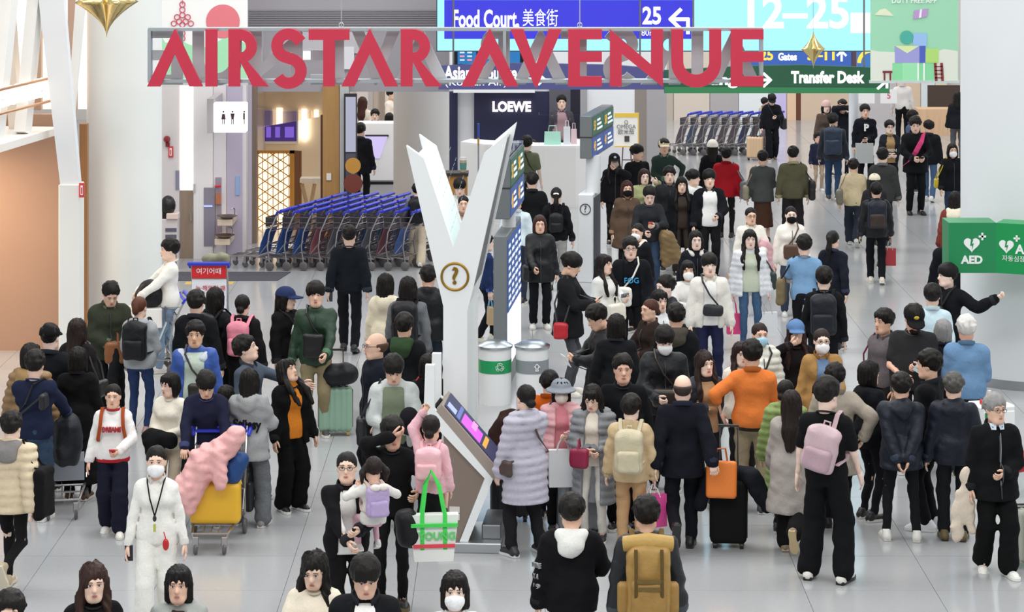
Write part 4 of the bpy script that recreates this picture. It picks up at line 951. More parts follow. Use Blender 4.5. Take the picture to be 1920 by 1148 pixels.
# head template -----------------------------------------------------------------
def head_np(vox, fem):
    v = Vol((-.105, -.145, -.145), (.105, .13, .135), vox)
    v.ell((0, .014, .032), (.075, .094, .086), .03).ell((0, -.022, -.035), (.062 if fem else .065, .066, .075), .04)
    v.cap((-.022, -.058, -.092), (.022, -.058, -.092), .021 if fem else .025, k=.03)
    v.cap((-.045, .0, -.075), (-.02, -.045, -.092), .022, k=.03).cap((.045, .0, -.075), (.02, -.045, -.092), .022, k=.03)
    v.cap((0, -.085, .012), (0, -.104, -.026), .008, .0125, k=.014).ell((0, -.096, -.032), (.0165, .012, .009), .008)
    v.cap((-.036, -.076, .029), (.036, -.076, .029), .010, k=.025)
    v.sub_ell((.03, -.103, .008), (.018, .016, .011), .014).sub_ell((-.03, -.103, .008), (.018, .016, .011), .014)
    v.ell((0, -.084, -.058), (.021, .0125, .0075), .008).ell((0, -.081, -.069), (.018, .0125, .007), .008)
    for s in (1, -1): v.ell((s*.077, .012, -.008), (.008, .019, .030), .008)
    v.cap((0, .02, -.06), (0, .03, -.14), .05, k=.03)
    return v.mesh()
def extra_head(fem):
    """eyes, brows, lips: list of (V, F, material slot)"""
    out = []
    def bl(c, r, sl, nu=8, nv=5): g = MB().ball(c, r, nu, nv); out.append((np.array(g.v), g.f, sl))
    for s in (1, -1):
        bl((s*.030, -.0835, .0075), (.0145, .0075, .0062), 1); bl((s*.030, -.0895, .0075), (.0062, .003, .0058), 2)
        g = MB().tube([(s*.013, -.0915, .0285), (s*.03, -.0905, .031), (s*.047, -.081, .0265)], [(.002, .0025), (.0024, .0028), (.0014, .002)], 6); out.append((np.array(g.v), g.f, 2))
        g = MB().tube([(s*.0155, -.088, .012), (s*.03, -.0925, .0155), (s*.046, -.083, .0125)], .0016, 5); out.append((np.array(g.v), g.f, 2))
    bl((0, -.0945, -.0585), (.0205, .0045, .0042), 3); bl((0, -.092, -.0675), (.0165, .005, .0048), 3)
    return out
HEADS = {}
def head_tpl(vox, fem):
    k = (vox, fem)
    if k not in HEADS: HEADS[k] = (head_np(vox, fem), extra_head(fem))
    return HEADS[k]
# hand template: along -Z, palm facing -X for the left hand (x+ side) --------------
def hand_tpl(curl):
    g = MB()
    g.tube([(0, 0, .03), (0, 0, -.01), (0, 0, -.05), (0, 0, -.088)], [(.021, .026), (.022, .032), (.017, .041), (.014, .041)], 8, flat=(1, 0, 0))
    for i, (y, L, r) in enumerate(((-.031, .068, .0088), (-.0105, .077, .009), (.0105, .071, .0085), (.030, .055, .0078))):
        p = Vector((0, y, -.082)); a = .12+curl*.35; pts = [p]; an = a
        for seg, inc in ((.45, curl*.75), (.3, curl*.75), (.25, 0)):
            p = p+Vector((-math.sin(an), y*.12, -math.cos(an)))*L*seg; pts.append(p); an += inc
        g.tube(pts, [r, r, r*.92, r*.7], 6)
    an = .6+curl*.4
    g.tube([(-.006, -.026, -.015), (-.016, -.05, -.042), (-.022-.01*curl, -.06, -.072), (-.03-.012*curl, -.058, -.094)], [.0145, .0125, .0105, .008], 6)
    return np.array(g.v), g.f
HANDS = {c: hand_tpl(c) for c in (.35, .9, 1.35)}
HANDC = dict(ph=1.35, phl=1.35, pu=1.35, pull=1.35, st=1.35, hold=.9, bel=.9, pt=.35, tch=.35, out=.35, hld=1.35)
def frame_z(d, palm):
    """3x3 with -Z along d and -X towards palm"""
    z = -npv(*d)/np.linalg.norm(d); x = -npv(*palm); x = x-z*(x@z); x /= max(np.linalg.norm(x), 1e-6); y = np.cross(z, x); return np.stack([x, y, z], 1)

# hair ---------------------------------------------------------------------------
def hair_vol(style, vox):
    st = style
    lo, hi = (-.15, -.19, -.17), (.15, .22, .2)
    if st in ('long', 'lfront', 'wavy', 'lback'): lo = (-.17, -.2, -.47)
    if st in ('pony', 'mid', 'tails'): lo = (-.17, -.19, -.34)
    v = Vol(lo, hi, vox); X, Y, Z = v.g()
    tight = st in ('pony', 'bun', 'lowbun', 'topbun', 'tails', 'buzz', 'clip')
    e = .0 if not tight else -.006
    if st == 'bald':
        v.ell((0, .022, .02), (.086, .104, .09), 0); v.cut(Z-.035+.0*X, .02); v.cut(-.06-Z-.3*Y, .02); v.cut(-.02-Y, .02); return v
    v.ell((0, .02, .036), (.090+e, .108+e, .099+e), 0)
    if st in ('short', 'grey', 'buzz', 'curly', 'mop'): v.ell((0, .0, .062), (.074, .088, .079) if st != 'mop' else (.09, .1, .086), .03)
    fc = {'short': (-.035, .098), 'buzz': (-.03, .105), 'mop': (-.065, .10), 'bang': (-.072, .098)}.get(st, (-.038, .103))
    if st in ('bob', 'mid', 'lfront', 'long', 'wavy', 'lback', 'hime'):
        v.cap((.062, -.002, .0), (.07, .005, -.10), .034, .03, k=.03).cap((-.062, -.002, .0), (-.07, .005, -.10), .034, .03, k=.03).ell((0, .045, -.04), (.088, .075, .10), .03)
    if st in ('long', 'wavy', 'lback', 'lfront'):
        v.cap((0, .06, -.05), (0, .105, -.25), .088, .08, k=.03, sy=1.5).cap((0, .105, -.25), (0, .115, -.40), .08, .05, k=.03, sy=1.6)
    if st in ('lfront', 'wavy'):
        for s in (1, -1): v.cap((s*.078, .0, -.08), (s*.105, -.085, -.24), .033, .033, k=.02).cap((s*.105, -.085, -.24), (s*.10, -.115, -.38), .033, .016, k=.02)
    if st == 'mid': v.cap((0, .06, -.05), (0, .09, -.2), .085, .07, k=.03, sy=1.4)
    if st == 'pony': v.ell((0, .112, .03), (.03, .03, .03), .02).cap((0, .118, .03), (0, .145, -.1), .034, .036, k=.02).cap((0, .145, -.1), (0, .13, -.27), .036, .012, k=.02)
    if st == 'tails':
        for s in (1, -1): v.cap((s*.085, .02, .03), (s*.125, .03, -.03), .028, .035, k=.02).cap((s*.125, .03, -.03), (s*.12, .03, -.12), .035, .012, k=.02)
    if st == 'bun': v.ell((0, .115, .03), (.05, .045, .048), .015)
    if st == 'clip': v.ell((0, .112, .0), (.04, .04, .075), .02)
    if st == 'lowbun': v.ell((0, .108, -.035), (.045, .04, .04), .015)
    if st == 'topbun': v.ell((0, .03, .145), (.045, .045, .042), .02)
    if st in ('short', 'grey', 'buzz', 'curly', 'mop'):
        v.cut((-.018-.9*np.maximum(Y-.01, 0))-Z, .015)
    elif tight: v.cut((-.03-.6*np.maximum(Y-.01, 0))-Z, .015) if st != 'pony' and st != 'tails' else v.cut(np.where(Y > .1, -.4, np.where(np.abs(X) > .095, -.4, -.035-.6*np.maximum(Y-.01, 0)))-Z, .012)
    elif st in ('bob', 'bang', 'hime'): v.cut(-.135-Z, .015)
    fz, fr_ = fc; k_ = .012
    fw = .082 if st in ('short', 'grey', 'buzz', 'mop', 'curly') or tight else .066
    v.sub_ell((0, -.118, fz), (fw, .092 if not tight else .088, fr_), k_)
    rr = random.Random(len(st)*31+ord(st[0])*7+ord(st[-1])); th_ = np.arctan2(X, Y-.02)
    if st in ('short', 'mop', 'curly', 'grey', 'buzz'):
        for _ in range(46 if st != 'curly' else 70):
            a = rr.uniform(0, 6.283); el_ = rr.uniform(-.05, 1.45); fr = math.sin(a)
            n_ = npv(math.cos(a)*math.cos(el_), fr*math.cos(el_), math.sin(el_)); c_ = npv(0, .02, .036); q = c_+n_*npv(.086, .104, .096)
            if q[1] < -.05 and q[2] < .07: continue
            if q[2] < .0 and q[1] < .03: continue
            t_ = npv(-n_[1]*.5, -.6 if q[1] < .04 else .3, -.75); t_ = t_-n_*(t_@n_); t_ /= np.linalg.norm(t_)+1e-6
            L_ = rr.uniform(.03, .06) if st != 'buzz' else rr.uniform(.015, .03)
            if st == 'curly': v.ell(tuple(q), (.022, .022, .02), .012)
            else: v.cap(q-t_*.01, q+t_*L_+n_*rr.uniform(-.004, .012), rr.uniform(.014, .02), .005, k=.012)
        if st in ('mop', 'short'):
            for i_ in range(9 if st == 'mop' else 7):
                x_ = -.062+.124*i_/(8 if st == 'mop' else 6); z0 = .085; L_ = (.055 if st == 'mop' else .022)+rr.uniform(-.012, .012)
                v.cap((x_*.9, -.078+abs(x_)*.35, z0), (x_*1.02+rr.uniform(-.012, .012), -.102+abs(x_)*.55, z0-L_), .019, .006, k=.012)
    if st in ('bang', 'bob', 'lfront') :
        for i_ in range(9):
            x_ = -.06+.12*i_/8; v.cap((x_*.8, -.07+abs(x_)*.3, .09), (x_*1.1, -.1+abs(x_)*.6, .04+rr.uniform(-.01, .008)-(.35*abs(x_) if st != 'lfront' else 0)), .017, .006, k=.012)
    if st in ('long', 'lback', 'lfront', 'wavy', 'mid', 'bob', 'hime'):
        wv = .5 if st != 'wavy' else 1.6
        v.D += .0055*np.sin(17*th_+wv*np.sin(22*Z)*1.5)+.003*np.sin(33*th_+9*Z)+(.007*np.sin(24*Z+3*th_) if st == 'wavy' else 0)
    else: v.D += .0028*np.sin(21*th_+14*Z)+.002*np.sin(60*X+30*Z)*np.sin(50*Y)
    return v
def hat_vol(kind, vox):
    v = Vol((-.19, -.24, -.05), (.19, .2, .2), vox); X, Y, Z = v.g()
    if kind in ('cap', 'beanie'):
        v.ell((0, .014, .045), (.098, .118, .095 if kind == 'cap' else .105), 0); v.cut((.028 if kind == 'cap' else .015)-Z+.1*np.maximum(-Y, 0)*(-1), .01)
        if kind == 'cap':
            R = v.blk((-.12, -.23, -.02), (.12, -.04, .09)); sl, A_, B_, C_ = R
            d = np.maximum(v._ell(A_, B_, C_*0, (0, -.09, 0), (.085, .11, 1))*1.0, np.abs(C_-(.034-.9*A_*A_*3+.12*(B_+.1)))-.008); d = np.maximum(d, B_+.05); v.put(sl, d, .01)
        else: v.ell((0, .014, .03), (.106, .124, .03), .01)
    if kind == 'bucket':
        v.ell((0, .014, .045), (.106, .122, .09), 0); v.cut(-.0-Z, .01)
        R = np.sqrt((X/1.0)**2+((Y-.014)/1.15)**2); d = np.maximum(np.abs(Z-(.045-.55*(R-.09)))-.009, R-.158); d = np.maximum(d, .06-R); v.put((slice(None),)*3, d, .01)
    return v
def mask_vol(vox):
    v = Vol((-.09, -.15, -.14), (.09, .03, .03), vox); X, Y, Z = v.g()
    v.ell((0, -.05, -.055), (.069, .071, .062), 0).cap((0, -.1, -.03), (0, -.095, -.08), .022, .02, k=.03); v.cut(Z-.0+.35*np.abs(X)-.0, .01); v.cut(Y+.012, .01); return v

# garments -----------------------------------------------------------------------
def torso(v, K, th, bottom=True, fem=0, belly=0.0):
    up = K['up']; b = belly
    v.cap(up(-.05, -.005, 1.27), up(.05, -.005, 1.27), .125+th*.9-(.008 if fem else 0), k=.06, sy=1.22)
    v.cap(up(-.045, -.005-b*.4, 1.10), up(.045, -.005-b*.4, 1.10), (.105 if not fem else .092)+th+b, k=.06, sy=1.2)
    if bottom:
        v.cap(up(-.055, 0, .96), up(.055, 0, .96), .115+th, k=.06, sy=1.15)
        for q in (-.05, .05): v.cap(up(q, 0, .98), K['pel']+npv(q, .0, -.17), .112+th, .112+th, k=.05, sy=1.12)
    s = K['sw']
    v.cap(up(-s*.85, .012, 1.345), up(s*.85, .012, 1.345), .056+th*.6, k=.06)
    for q in (-1, 1): v.cap(up(q*.035, .018, 1.425), up(q*s*.95, .012, 1.358), .048+th*.2, .050+th*.5, k=.05)
    if fem: v.ell(up(0, -.075, 1.25), (.12+th*.5, .055+th*.6, .06), .05)
def sleeves(v, K, th, frac=.93, w=1.0, upper=1.0):
    for sd in (1, -1):
        sh, el, wr = K['sh', sd], K['el', sd], K['wr', sd]
        e1 = sh+(el-sh)*upper
        ra, rb = .053+th*.85, .044+th*.85*w; mid = sh+(e1-sh)*.3; v.cap(sh, mid, ra, ra+(rb-ra)*.3, k=.045); v.cap(mid, e1, ra+(rb-ra)*.3, rb, k=.006)
        if upper >= 1: v.cap(el, el+(wr-el)*frac, .043+th*.85*w, .034+th*.8*w, k=.006)
def legs_(v, K, r0, r1, r2, hem=1.0):
    v.cap(npv(-.05, .005, 0)+K['pel']+npv(0, 0, .02), npv(.05, .005, 0)+K['pel']+npv(0, 0, .02), .12, k=.05, sy=1.12)
    for sd in (1, -1): v.ell(K['pel']+npv(sd*.055, .055, -.04), (.075, .06, .085), .05)
    for sd in (1, -1):
        h, kn, an = K['hip', sd], K['kn', sd], K['ank', sd]; e = kn+(an-kn)*hem
        v.cap(h, kn, r0, r1, k=.03); v.cap(kn, e, r1, r2, k=.012)
def bounds(K, pad, zlo=None):
    P_ = np.array([K[k] for k in K if isinstance(k, tuple) and k[0] in ('sh', 'el', 'wr', 'hip', 'kn', 'ank')]+[K['pel'], K['head'], K['neck']])
    lo, hi = P_.min(0)-pad, P_.max(0)+pad
    lo[0] = min(lo[0], -.3); hi[0] = max(hi[0], .3); lo[1] = min(lo[1], -.28); hi[1] = max(hi[1], .28)
    return lo, hi
TOPS = dict(tee=(.012, .86, 'cloth'), shirt=(.014, .86, 'cloth'), sweater=(.024, .85, 'knit'), hoodie=(.03, .84, 'cloth'), jacket=(.036, .80, 'cloth'), suit=(.028, .74, 'cloth'), wind=(.036, .80, 'nylon'), puffer=(.052, .78, 'nylon'), coat=(.036, .48, 'cloth'), lpuffer=(.052, .42, 'nylon'), vest=(.045, .80, 'nylon'), dress=(.018, .40, 'cloth'))
BOTS = dict(slim=(.082, .058, .046), straight=(.088, .072, .062), wide=(.094, .092, .098), leg=(.08, .054, .04))
def fold(v, seed, amp):
    X, Y, Z = v.g(); r = random.Random(seed); a, b, c = (r.uniform(0, 6.28) for _ in range(3))
    w1 = 20*X+24*Z+a+7*Y+1.3*np.sin(9*Z+8*Y+b); w2 = 52*Z-22*X+c+1.5*np.sin(11*X+7*Y)
    v.D += amp*(.8*np.sin(w1)*np.sin(13*Y-11*X+b)+1.1*(np.abs(np.sin(w2*.5))-.6)*np.sin(11*X+6*Z+b)+.5*np.sin(30*X+12*Y+5*Z+c))
SKIN = ['#f0cbb6', '#e8bda4', '#f5d6c5', '#d9a488']
PEOPLE = []
SPOTS = []
def settle(x, yh, yf):
    """step forwards or back along the sight line until nobody stands in the same spot"""
    best = (None, -1)
    for st in range(0, 26):
        for sg in ((1, -1) if st else (1,)):
            y2 = yf+sg*st*3.0; H2 = (y2-yh)/sc_of(y2)
            if not 1.42 < H2 < 1.98: continue
            q = fl(x, y2); m = min([math.hypot((q.x-a)*1.0, (q.y-b)*1.25) for a, b in SPOTS] or [9])
            if m >= .52: return y2
            if m > best[1]: best = (y2, m)
    return best[0] if best[0] is not None else yf
SHOE = {}
def shoe_mesh():
    def f():
        v = Vol((-.06, -.24, -.02), (.06, .12, .14), .016); X, Y, Z = v.g()
        v.cap((0, .055, .035), (0, -.12, .028), .04, .042, k=.03).cap((0, -.12, .025), (0, -.175, .018), .042, .034, k=.03).cap((0, .05, .04), (0, .02, .09), .042, .045, k=.03); v.cut(.004-Z, .006); v.cut(Z-.115, .006); return v
    return vmesh('shoe', 'shoe', f)
def sole_mesh():
    if 'sole' not in SHOE:
        pts = [(.034, .09), (.042, .05), (.04, -.04), (.05, -.11), (.045, -.17), (.022, -.21), (-.022, -.21), (-.045, -.17), (-.05, -.11), (-.04, -.04), (-.042, .05), (-.034, .09)]
        g = MB(); n = len(pts); vs = [(x, y, z) for z in (0, .028) for x, y in pts]
        SHOE['sole'] = g.add(vs, [tuple(range(n-1, -1, -1)) if False else tuple(range(n)), tuple(range(n, 2*n))[::-1]]+[(i, i+n, (i+1) % n+n, (i+1) % n) for i in range(n)]).mesh('sole')
    return SHOE['sole']
def glasses_mesh():
    if 'gl' not in SHOE:
        g = MB()
        for s in (1, -1):
            g.tube([(s*.031+.022*math.cos(a), -.103, .004+.016*math.sin(a)) for a in [i*math.pi/6 for i in range(12)]], .0022, 5, closed=True); g.tube([(s*.053, -.1, .008), (s*.079, .0, .008), (s*.08, .02, .0)], .0022, 5)
        g.tube([(-.009, -.104, .008), (.009, -.104, .008)], .002, 5); SHOE['gl'] = g.mesh('glasses')
    return SHOE['gl']
class Per: pass
def shade(h, k):
    h = h.lstrip('#'); h = ''.join(c*2 for c in h) if len(h) == 3 else h
    return '#'+''.join('%02x' % max(0, min(255, int(int(h[i:i+2], 16)*k+(6 if k > 1 else 0)))) for i in (0, 2, 4))
def front_y(P, x, z, back=False):
    V = P.TV; m = (np.abs(V[:, 0]-x) < .03) & (np.abs(V[:, 2]-z) < .035)
    if not m.any(): return -.16 if not back else .16
    return float(V[m, 1].max() if back else V[m, 1].min())
def chest_print(P, body, size, c, z, wid=None, back=False, bold=.0, x=0):
    y = front_y(P, x, z, back); yy = [front_y(P, x+q, z, back) for q in (-.08, .08)]
    y = max([y]+yy)+.008 if back else min([y]+yy)-.008
    return text('print_lettering', body, size, mat(c, 'cloth'), P.root, loc=(x, y, z), rot=(math.pi/2, 0, math.pi if back else 0), ext=.012, wid=wid, bold=bold)
def hm(c, r):
    m = Matrix.Identity(4)
    for i in range(3):
        for j in range(3): m[i][j] = float(r[i][j])
        m[i][3] = float(c[i])
    return m
def person(x, yh, hf, face, label, top='sweater:#333', bot='straight:#222', shoe='#e8e8e4', hair='short', hc='#15110f', arms='dn dn', legs='st', head=(0, 0), lean=0, fem=0, mask=None, hat=None, glasses=None, inner=None, skin=None, hs=1.0, belly=0, hood=None, cat='person', scale=None, group=None, pos=None, fat=1.0, at_row=None):
    if hf > 10: yf = hf; s = sc_of(yf); H = (yf-yh)/s
    else: H = hf; yf = (yh+H*(-HOR)/CAMH)/(1-H/CAMH); s = sc_of(yf)
    if pos is None and at_row is None:
        if hf > 10: y2 = yf
        elif H > 1.45: y2 = settle(x, yh, yf)
        else: y2 = yf
        if y2 != yf: yf = y2; s = sc_of(yf); H = (yf-yh)/s
    if at_row: yf = at_row; s = sc_of(yf); H = hf
    loc = fl(x, yf) if pos is None else Vector(pos)
    if pos is None: SPOTS.append((loc.x, loc.y))
    if pos is not None: H = hf; s = FPX/loc.y
    seed = int(abs(x*7+yh*13)); rnd = random.Random(seed)
    P = Per(); P.H = H; P.s = s; P.loc = loc; P.face = face
    near = s > 150
    root = empty('person', loc, math.radians(face), label, cat, group); k = H/1.735; root.scale = (k, k, k); P.root = root; P.k = k
    hs = hs*1.12
    arms = [a if a in ARM else tuple(float(q) for q in a.split(',')) for a in arms.split()] if isinstance(arms, str) else arms
    arms = [(ARM[a][0]+rnd.uniform(-.015, .02), ARM[a][1]+rnd.uniform(-.07, .05), ARM[a][2]+.01) if a == 'dn' else a for a in arms]
    K = skeleton(fem, arms, legs, lean, head[0], head[1], hs); P.K = K
    tt = top.split(':'); tk, tc = tt[0], tt[1]; th, hem, mk = TOPS[tk]; hems = [float(q[1:]) for q in tt[2:] if q[0] == 'h' and q[1:].replace('.', '').isdigit()]; hem = hems[0] if hems else hem; op = tt[2:]
    P.th = th
    lo, hi = bounds(K, .16)
    # --- body: one continuous skin
    short = tk == 'tee' or 'vest' in op or tk == 'vest' and inner is None
    bv = .04 if not short else .026
    v = Vol((lo[0], lo[1], 0), (hi[0], hi[1], K['hb'][2]+.12), bv)
    up = K['up']
    v.cap(up(-.04, 0, 1.25), up(.04, 0, 1.25), .11, k=.06, sy=1.25).cap(up(-.04, 0, 1.0), up(.04, 0, 1.0), .10, k=.06, sy=1.25); s_ = K['sw']; v.cap(up(-s_*.8, .012, 1.345), up(s_*.8, .012, 1.345), .046, k=.05)
    v.cap(K['neck']-npv(0, 0, .05), K['hb']+K['Rh']@npv(0, .0, .02), .052 if not fem else .044, .05 if not fem else .043, k=.03)
    for sd in (1, -1):
        v.cap(K['sh', sd], K['el', sd], .046, .036, k=.03).cap(K['el', sd], K['wr', sd], .036, .026, k=.02)
        v.cap(K['hip', sd], K['kn', sd], .07, .05, k=.03).cap(K['kn', sd], K['ank', sd], .05, .036, k=.02); v.cap(K['ank', sd], K['ank', sd]+npv(0, -.1, -.03), .03, .026, k=.02)
    V, Q = v.mesh()
    hv = .0095 if s > 175 else (.012 if s > 115 else .015)
    (HV, HQ), ex = head_tpl(hv, fem)
    Vs = [V]; Fq = [Q]; mi = [np.zeros(len(Q), int)]; n = len(V); poly = []; pmi = []
    M = K['Rh']*hs; Vs.append((M@HV.T).T+K['head']); Fq.append(HQ+n); mi.append(np.zeros(len(HQ), int)); n += len(HV)
    for ev, ef, sl in ex:
        Vs.append((M@ev.T).T+K['head'])
        for f in ef: poly.append([i+n for i in f]); pmi.append(sl)
        n += len(ev)
    for sd in (1, -1):
        a = K['an', sd]; c = HANDC.get(a, .35) if isinstance(a, str) else (.35 if a[2] < .9 else .9)
        hvv, hf_ = HANDS[c]; d = K['wr', sd]-K['el', sd]
        pal = npv(-sd, 0, 0) if abs(d[2]) > .6*np.linalg.norm(d) and d[2] < 0 else npv(-sd*.4, .5, .6) if d[2] > -.05 else npv(-sd, .2, .3)
        if isinstance(a, str) and a in ('pu', 'pull', 'tch', 'out'): pal = npv(0, -.1, -1)
        Fm = frame_z(d, pal); hv2 = hvv.copy()
        if sd < 0: hv2[:, 1] *= -1
        Fz = Fm.copy()
        hh = (Fz@(hv2*1.0).T).T+K['wr', sd]; P.__dict__['hand'+('L' if sd > 0 else 'R')] = K['wr', sd]+Fz@npv(-.025, 0, -.085)
        Vs.append(hh)
        for f in hf_: poly.append([i+n for i in (f if sd > 0 else f[::-1])]); pmi.append(0)
        n += len(hh)
    F4 = np.concatenate(Fq); p4 = [p for p in poly if len(p) == 4]; m4 = [m for p, m in zip(poly, pmi) if len(p) == 4]; p3 = [p for p in poly if len(p) == 3]; m3 = [m for p, m in zip(poly, pmi) if len(p) == 3]
    big = [(p, m) for p, m in zip(poly, pmi) if len(p) > 4]
    for p, m in big:
        for i in range(1, len(p)-1): p3.append([p[0], p[i], p[i+1]]); m3.append(m)
    Fl = [F4, np.array(p4)]+([np.array(p3)] if p3 else []); ml = np.concatenate(mi+[np.array(m4), np.array(m3, int)])
    sk = skin or SKIN[seed % 3]
    me = mesh_np('body', np.concatenate(Vs), Fl, True, [mat(sk, 'skin'), mat('#e9e4e0', 'plastic'), mat('#2c201c', 'plastic'), mat('#c0786c', 'skin')], ml)
    link('body', me, root)
    # --- trousers / skirt
    gv = .021 if s > 165 else (.025 if s > 115 else .031)
    bk, bc = bot.split(':')[:2]; bop = bot.split(':')[2:]; bm = 'denim' if 'denim' in bop else ('cloth' if 'leather' not in bop else 'leather')
    if bk != 'none':
        v = Vol((lo[0]*0-.34, min(lo[1], -.3), 0), (.34, max(hi[1], .3), 1.12), gv); X, Y, Z = v.g()
        if bk in BOTS:
            legs_(v, K, *BOTS[bk], hem=.93 if 'crop' not in bop else .8)
        else:
            zh = float(bk[5:]) if bk[5:] else .45
            v.cap(K['pel']+npv(-.04, 0, .06), K['pel']+npv(.04, 0, .06), .112, k=.04, sy=1.12); v.cap((0, 0, .9), (0, .0, zh), .15, .2, k=.05, sy=1.1); v.cut(zh-Z, .01)
            v.D += .012*np.sin(26*np.arctan2(Y, X)*1.0)*np.clip((1-Z), 0, 1)
        fold(v, seed+1, .0085 if sum(lin(bc)[:3]) < 1.5 else .005); v.cut(Z-1.06, .01)
        V, Q = v.mesh(); link('trousers' if bk in BOTS else 'skirt', mesh_np('trousers', V, Q), root, mat(bc, bm))
        if bk not in BOTS:
            pass
    # --- inner shirt for open jackets
    X = None
    if inner:
        v = Vol((-.36, lo[1], .7), (.36, hi[1], 1.56), gv); torso(v, K, .014, True, fem); sleeves(v, K, .0, .5, 1, 1)
        xx, yy, zz = v.g(); ic = inner.split(':')
        if 'neck' in ic: v.cap(K['neck'], K['hb']+npv(0, .0, .01), .062, .06, k=.03); v.cut(zz-(K['neck'][2]+.085), .01)
        else: v.cut(zz-(K['neck'][2]+.02+(yy-K['neck'][1])*.35), .01)
        v.cut(.84-zz, .01); V, Q = v.mesh(); link('shirt', mesh_np('shirt', V, Q), root, mat(ic[0], 'cloth'))
    # --- top
    v = Vol((lo[0], lo[1], max(.05, hem-.1)), (hi[0], hi[1], max(hi[2]-.1, 1.6)), gv); X, Y, Z = v.g(); fat_ = th*fat
    torso(v, K, fat_, True, fem, belly)
    if hem < .8:
        v.cap(npv(-.04, 0, 0)+K['pel'], npv(.04, 0, 0)+K['pel'], .135+th, k=.05, sy=1.12)
        v.cap(K['pel']+npv(-.02, 0, 0), (-.02, .0, hem), .15+th*.8, .185+th*.8+(.04 if tk in ('coat', 'dress') else .0), k=.05, sy=1.12)
        v.cap(K['pel']+npv(.02, 0, 0), (.02, .0, hem), .15+th*.8, .185+th*.8+(.04 if tk in ('coat', 'dress') else .0), k=.05, sy=1.12)
    if tk == 'tee': sleeves(v, K, .02, .9, 1.2, .72)
    elif tk == 'vest': pass
    else: sleeves(v, K, fat_, .95 if 'roll' not in op else .25, 1.12 if 'wide' in op else 1.0)
    nz = K['neck'][2]
    if 'c' in op or tk in ('puffer', 'lpuffer', 'vest', 'wind'): v.cap(K['neck'], K['neck']+(K['hb']-K['neck'])*.75, .082+th*.3, .078+th*.3, k=.03); v.cut(Z-(nz+.06-(Y-K['neck'][1])*-.25), .01)
    elif 'neck' in op: v.cap(K['neck'], K['hb']+npv(0, 0, .01), .064, .06, k=.03); v.cut(Z-(nz+.085), .01)
    else:
        zc = Z-(nz+.035+(Y-K['neck'][1])*.35); v.cut(np.where(np.hypot(X, Y-K['neck'][1]) < .13, zc, -1), .01)
    hd = tk == 'hoodie' or 'hood' in op or hood
    if hd and not hood:
        v.cap(K['up'](-.07, .08, 1.43), K['up'](.07, .08, 1.43), .052, k=.03).ell(K['up'](0, .12, 1.37), (.1, .055, .09), .03)
        for sd in (1, -1): v.cap(K['up'](sd*.085, .05, 1.44), K['up'](sd*.06, -.085, 1.39), .032, .024, k=.025)
    if tk in ('puffer', 'lpuffer', 'vest'):
        pitch = .085 if tk != 'vest' else .06
        v.D -= .026*np.abs(np.sin(math.pi*(Z+.012*np.sin(6*X))/pitch))**.7-.014
    fold(v, seed, .0015 if tk in ('puffer', 'lpuffer', 'vest') else .006 if tk in ('tee', 'shirt') or sum(lin(tc)[:3]) > 1.5 else .0095)
    if 'o' in op or inner:
        w0 = .075 if 'w' not in op else .11
        box = np.maximum(np.abs(X)-(w0+.05*np.clip(1.2-Z, -.3, .5)), Y+.05-(.0 if lean == 0 else (Z-.93)*math.sin(math.radians(-lean)))); v.cut(-np.where(Z > hem-.1, box, 1), .015)
    v.cut(hem-Z, .012)
    V, Q = v.mesh(); P.TV = V; P.top = link('top' if tk in ('tee', 'shirt', 'sweater', 'hoodie', 'dress') else 'coat' if tk in ('coat', 'lpuffer') else 'jacket', mesh_np('top', V, Q), root, mat(tc, mk) if not (len(tt) > 2 and any(q.startswith('m=') for q in op)) else mat(tc, [q[2:] for q in op if q.startswith('m=')][0]))
    # seams, collars, cuffs
    tone = shade(tc, (.93 if sum(lin(tc)[:3]) > 1.5 else .8) if sum(lin(tc)[:3]) > .25 else 1.7); nk = K['neck']; up_ = K['up']
    if 'neck' not in op and not hood and tk not in ('puffer', 'lpuffer', 'vest', 'wind') and not hd:
        rad = (.066 if fem else .074)+th*.35
        if tk in ('jacket', 'coat', 'suit', 'shirt'):
            pts = [up_(rad*1.1*math.sin(a), .016-rad*math.cos(a)-.01*math.cos(a), 1.447-.03*math.cos(a)) for a in [math.radians(28+304*i/14) for i in range(15)]]
            MB().tube(pts, [(.026, .008)]*15, 8, flat=(0, 0, 1)).build('collar', mat(tone, mk), root, True)
        else:
            pts = [up_(rad*1.05*math.sin(a), .016-rad*math.cos(a)-.012*math.cos(a), 1.448-.03*math.cos(a)) for a in [math.radians(24*i) for i in range(15)]]
            MB().tube(pts, .009, 6, closed=True).build('neck_rib', mat(tone, mk), root, True)
    if tk not in ('tee', 'vest') and 'roll' not in op and s > 85:
        for sd in (1, -1):
            d_ = K['wr', sd]-K['el', sd]; d_ = d_/np.linalg.norm(d_); e_ = K['el', sd]+(K['wr', sd]-K['el', sd])*.97
            MB().tube([e_-d_*.045, e_-d_*.02, e_+d_*.012], [.037+fat_*.78, .040+fat_*.8, .034+fat_*.7], 10).build('cuff', mat(tone, mk), root, True)
    if tk in ('jacket', 'wind', 'puffer', 'lpuffer', 'coat') and not inner and 'o' not in op and abs(face) < 100 and s > 85:
        pts = [(0, front_y(P, 0, z)-.004, z) for z in np.arange(max(hem, .5)+.03, 1.41, .06)]
        if len(pts) > 2: MB().tube(pts, .006, 5).build('zip', mat('#3a3b40' if tone[1] != '0' else '#777', 'plastic'), root)
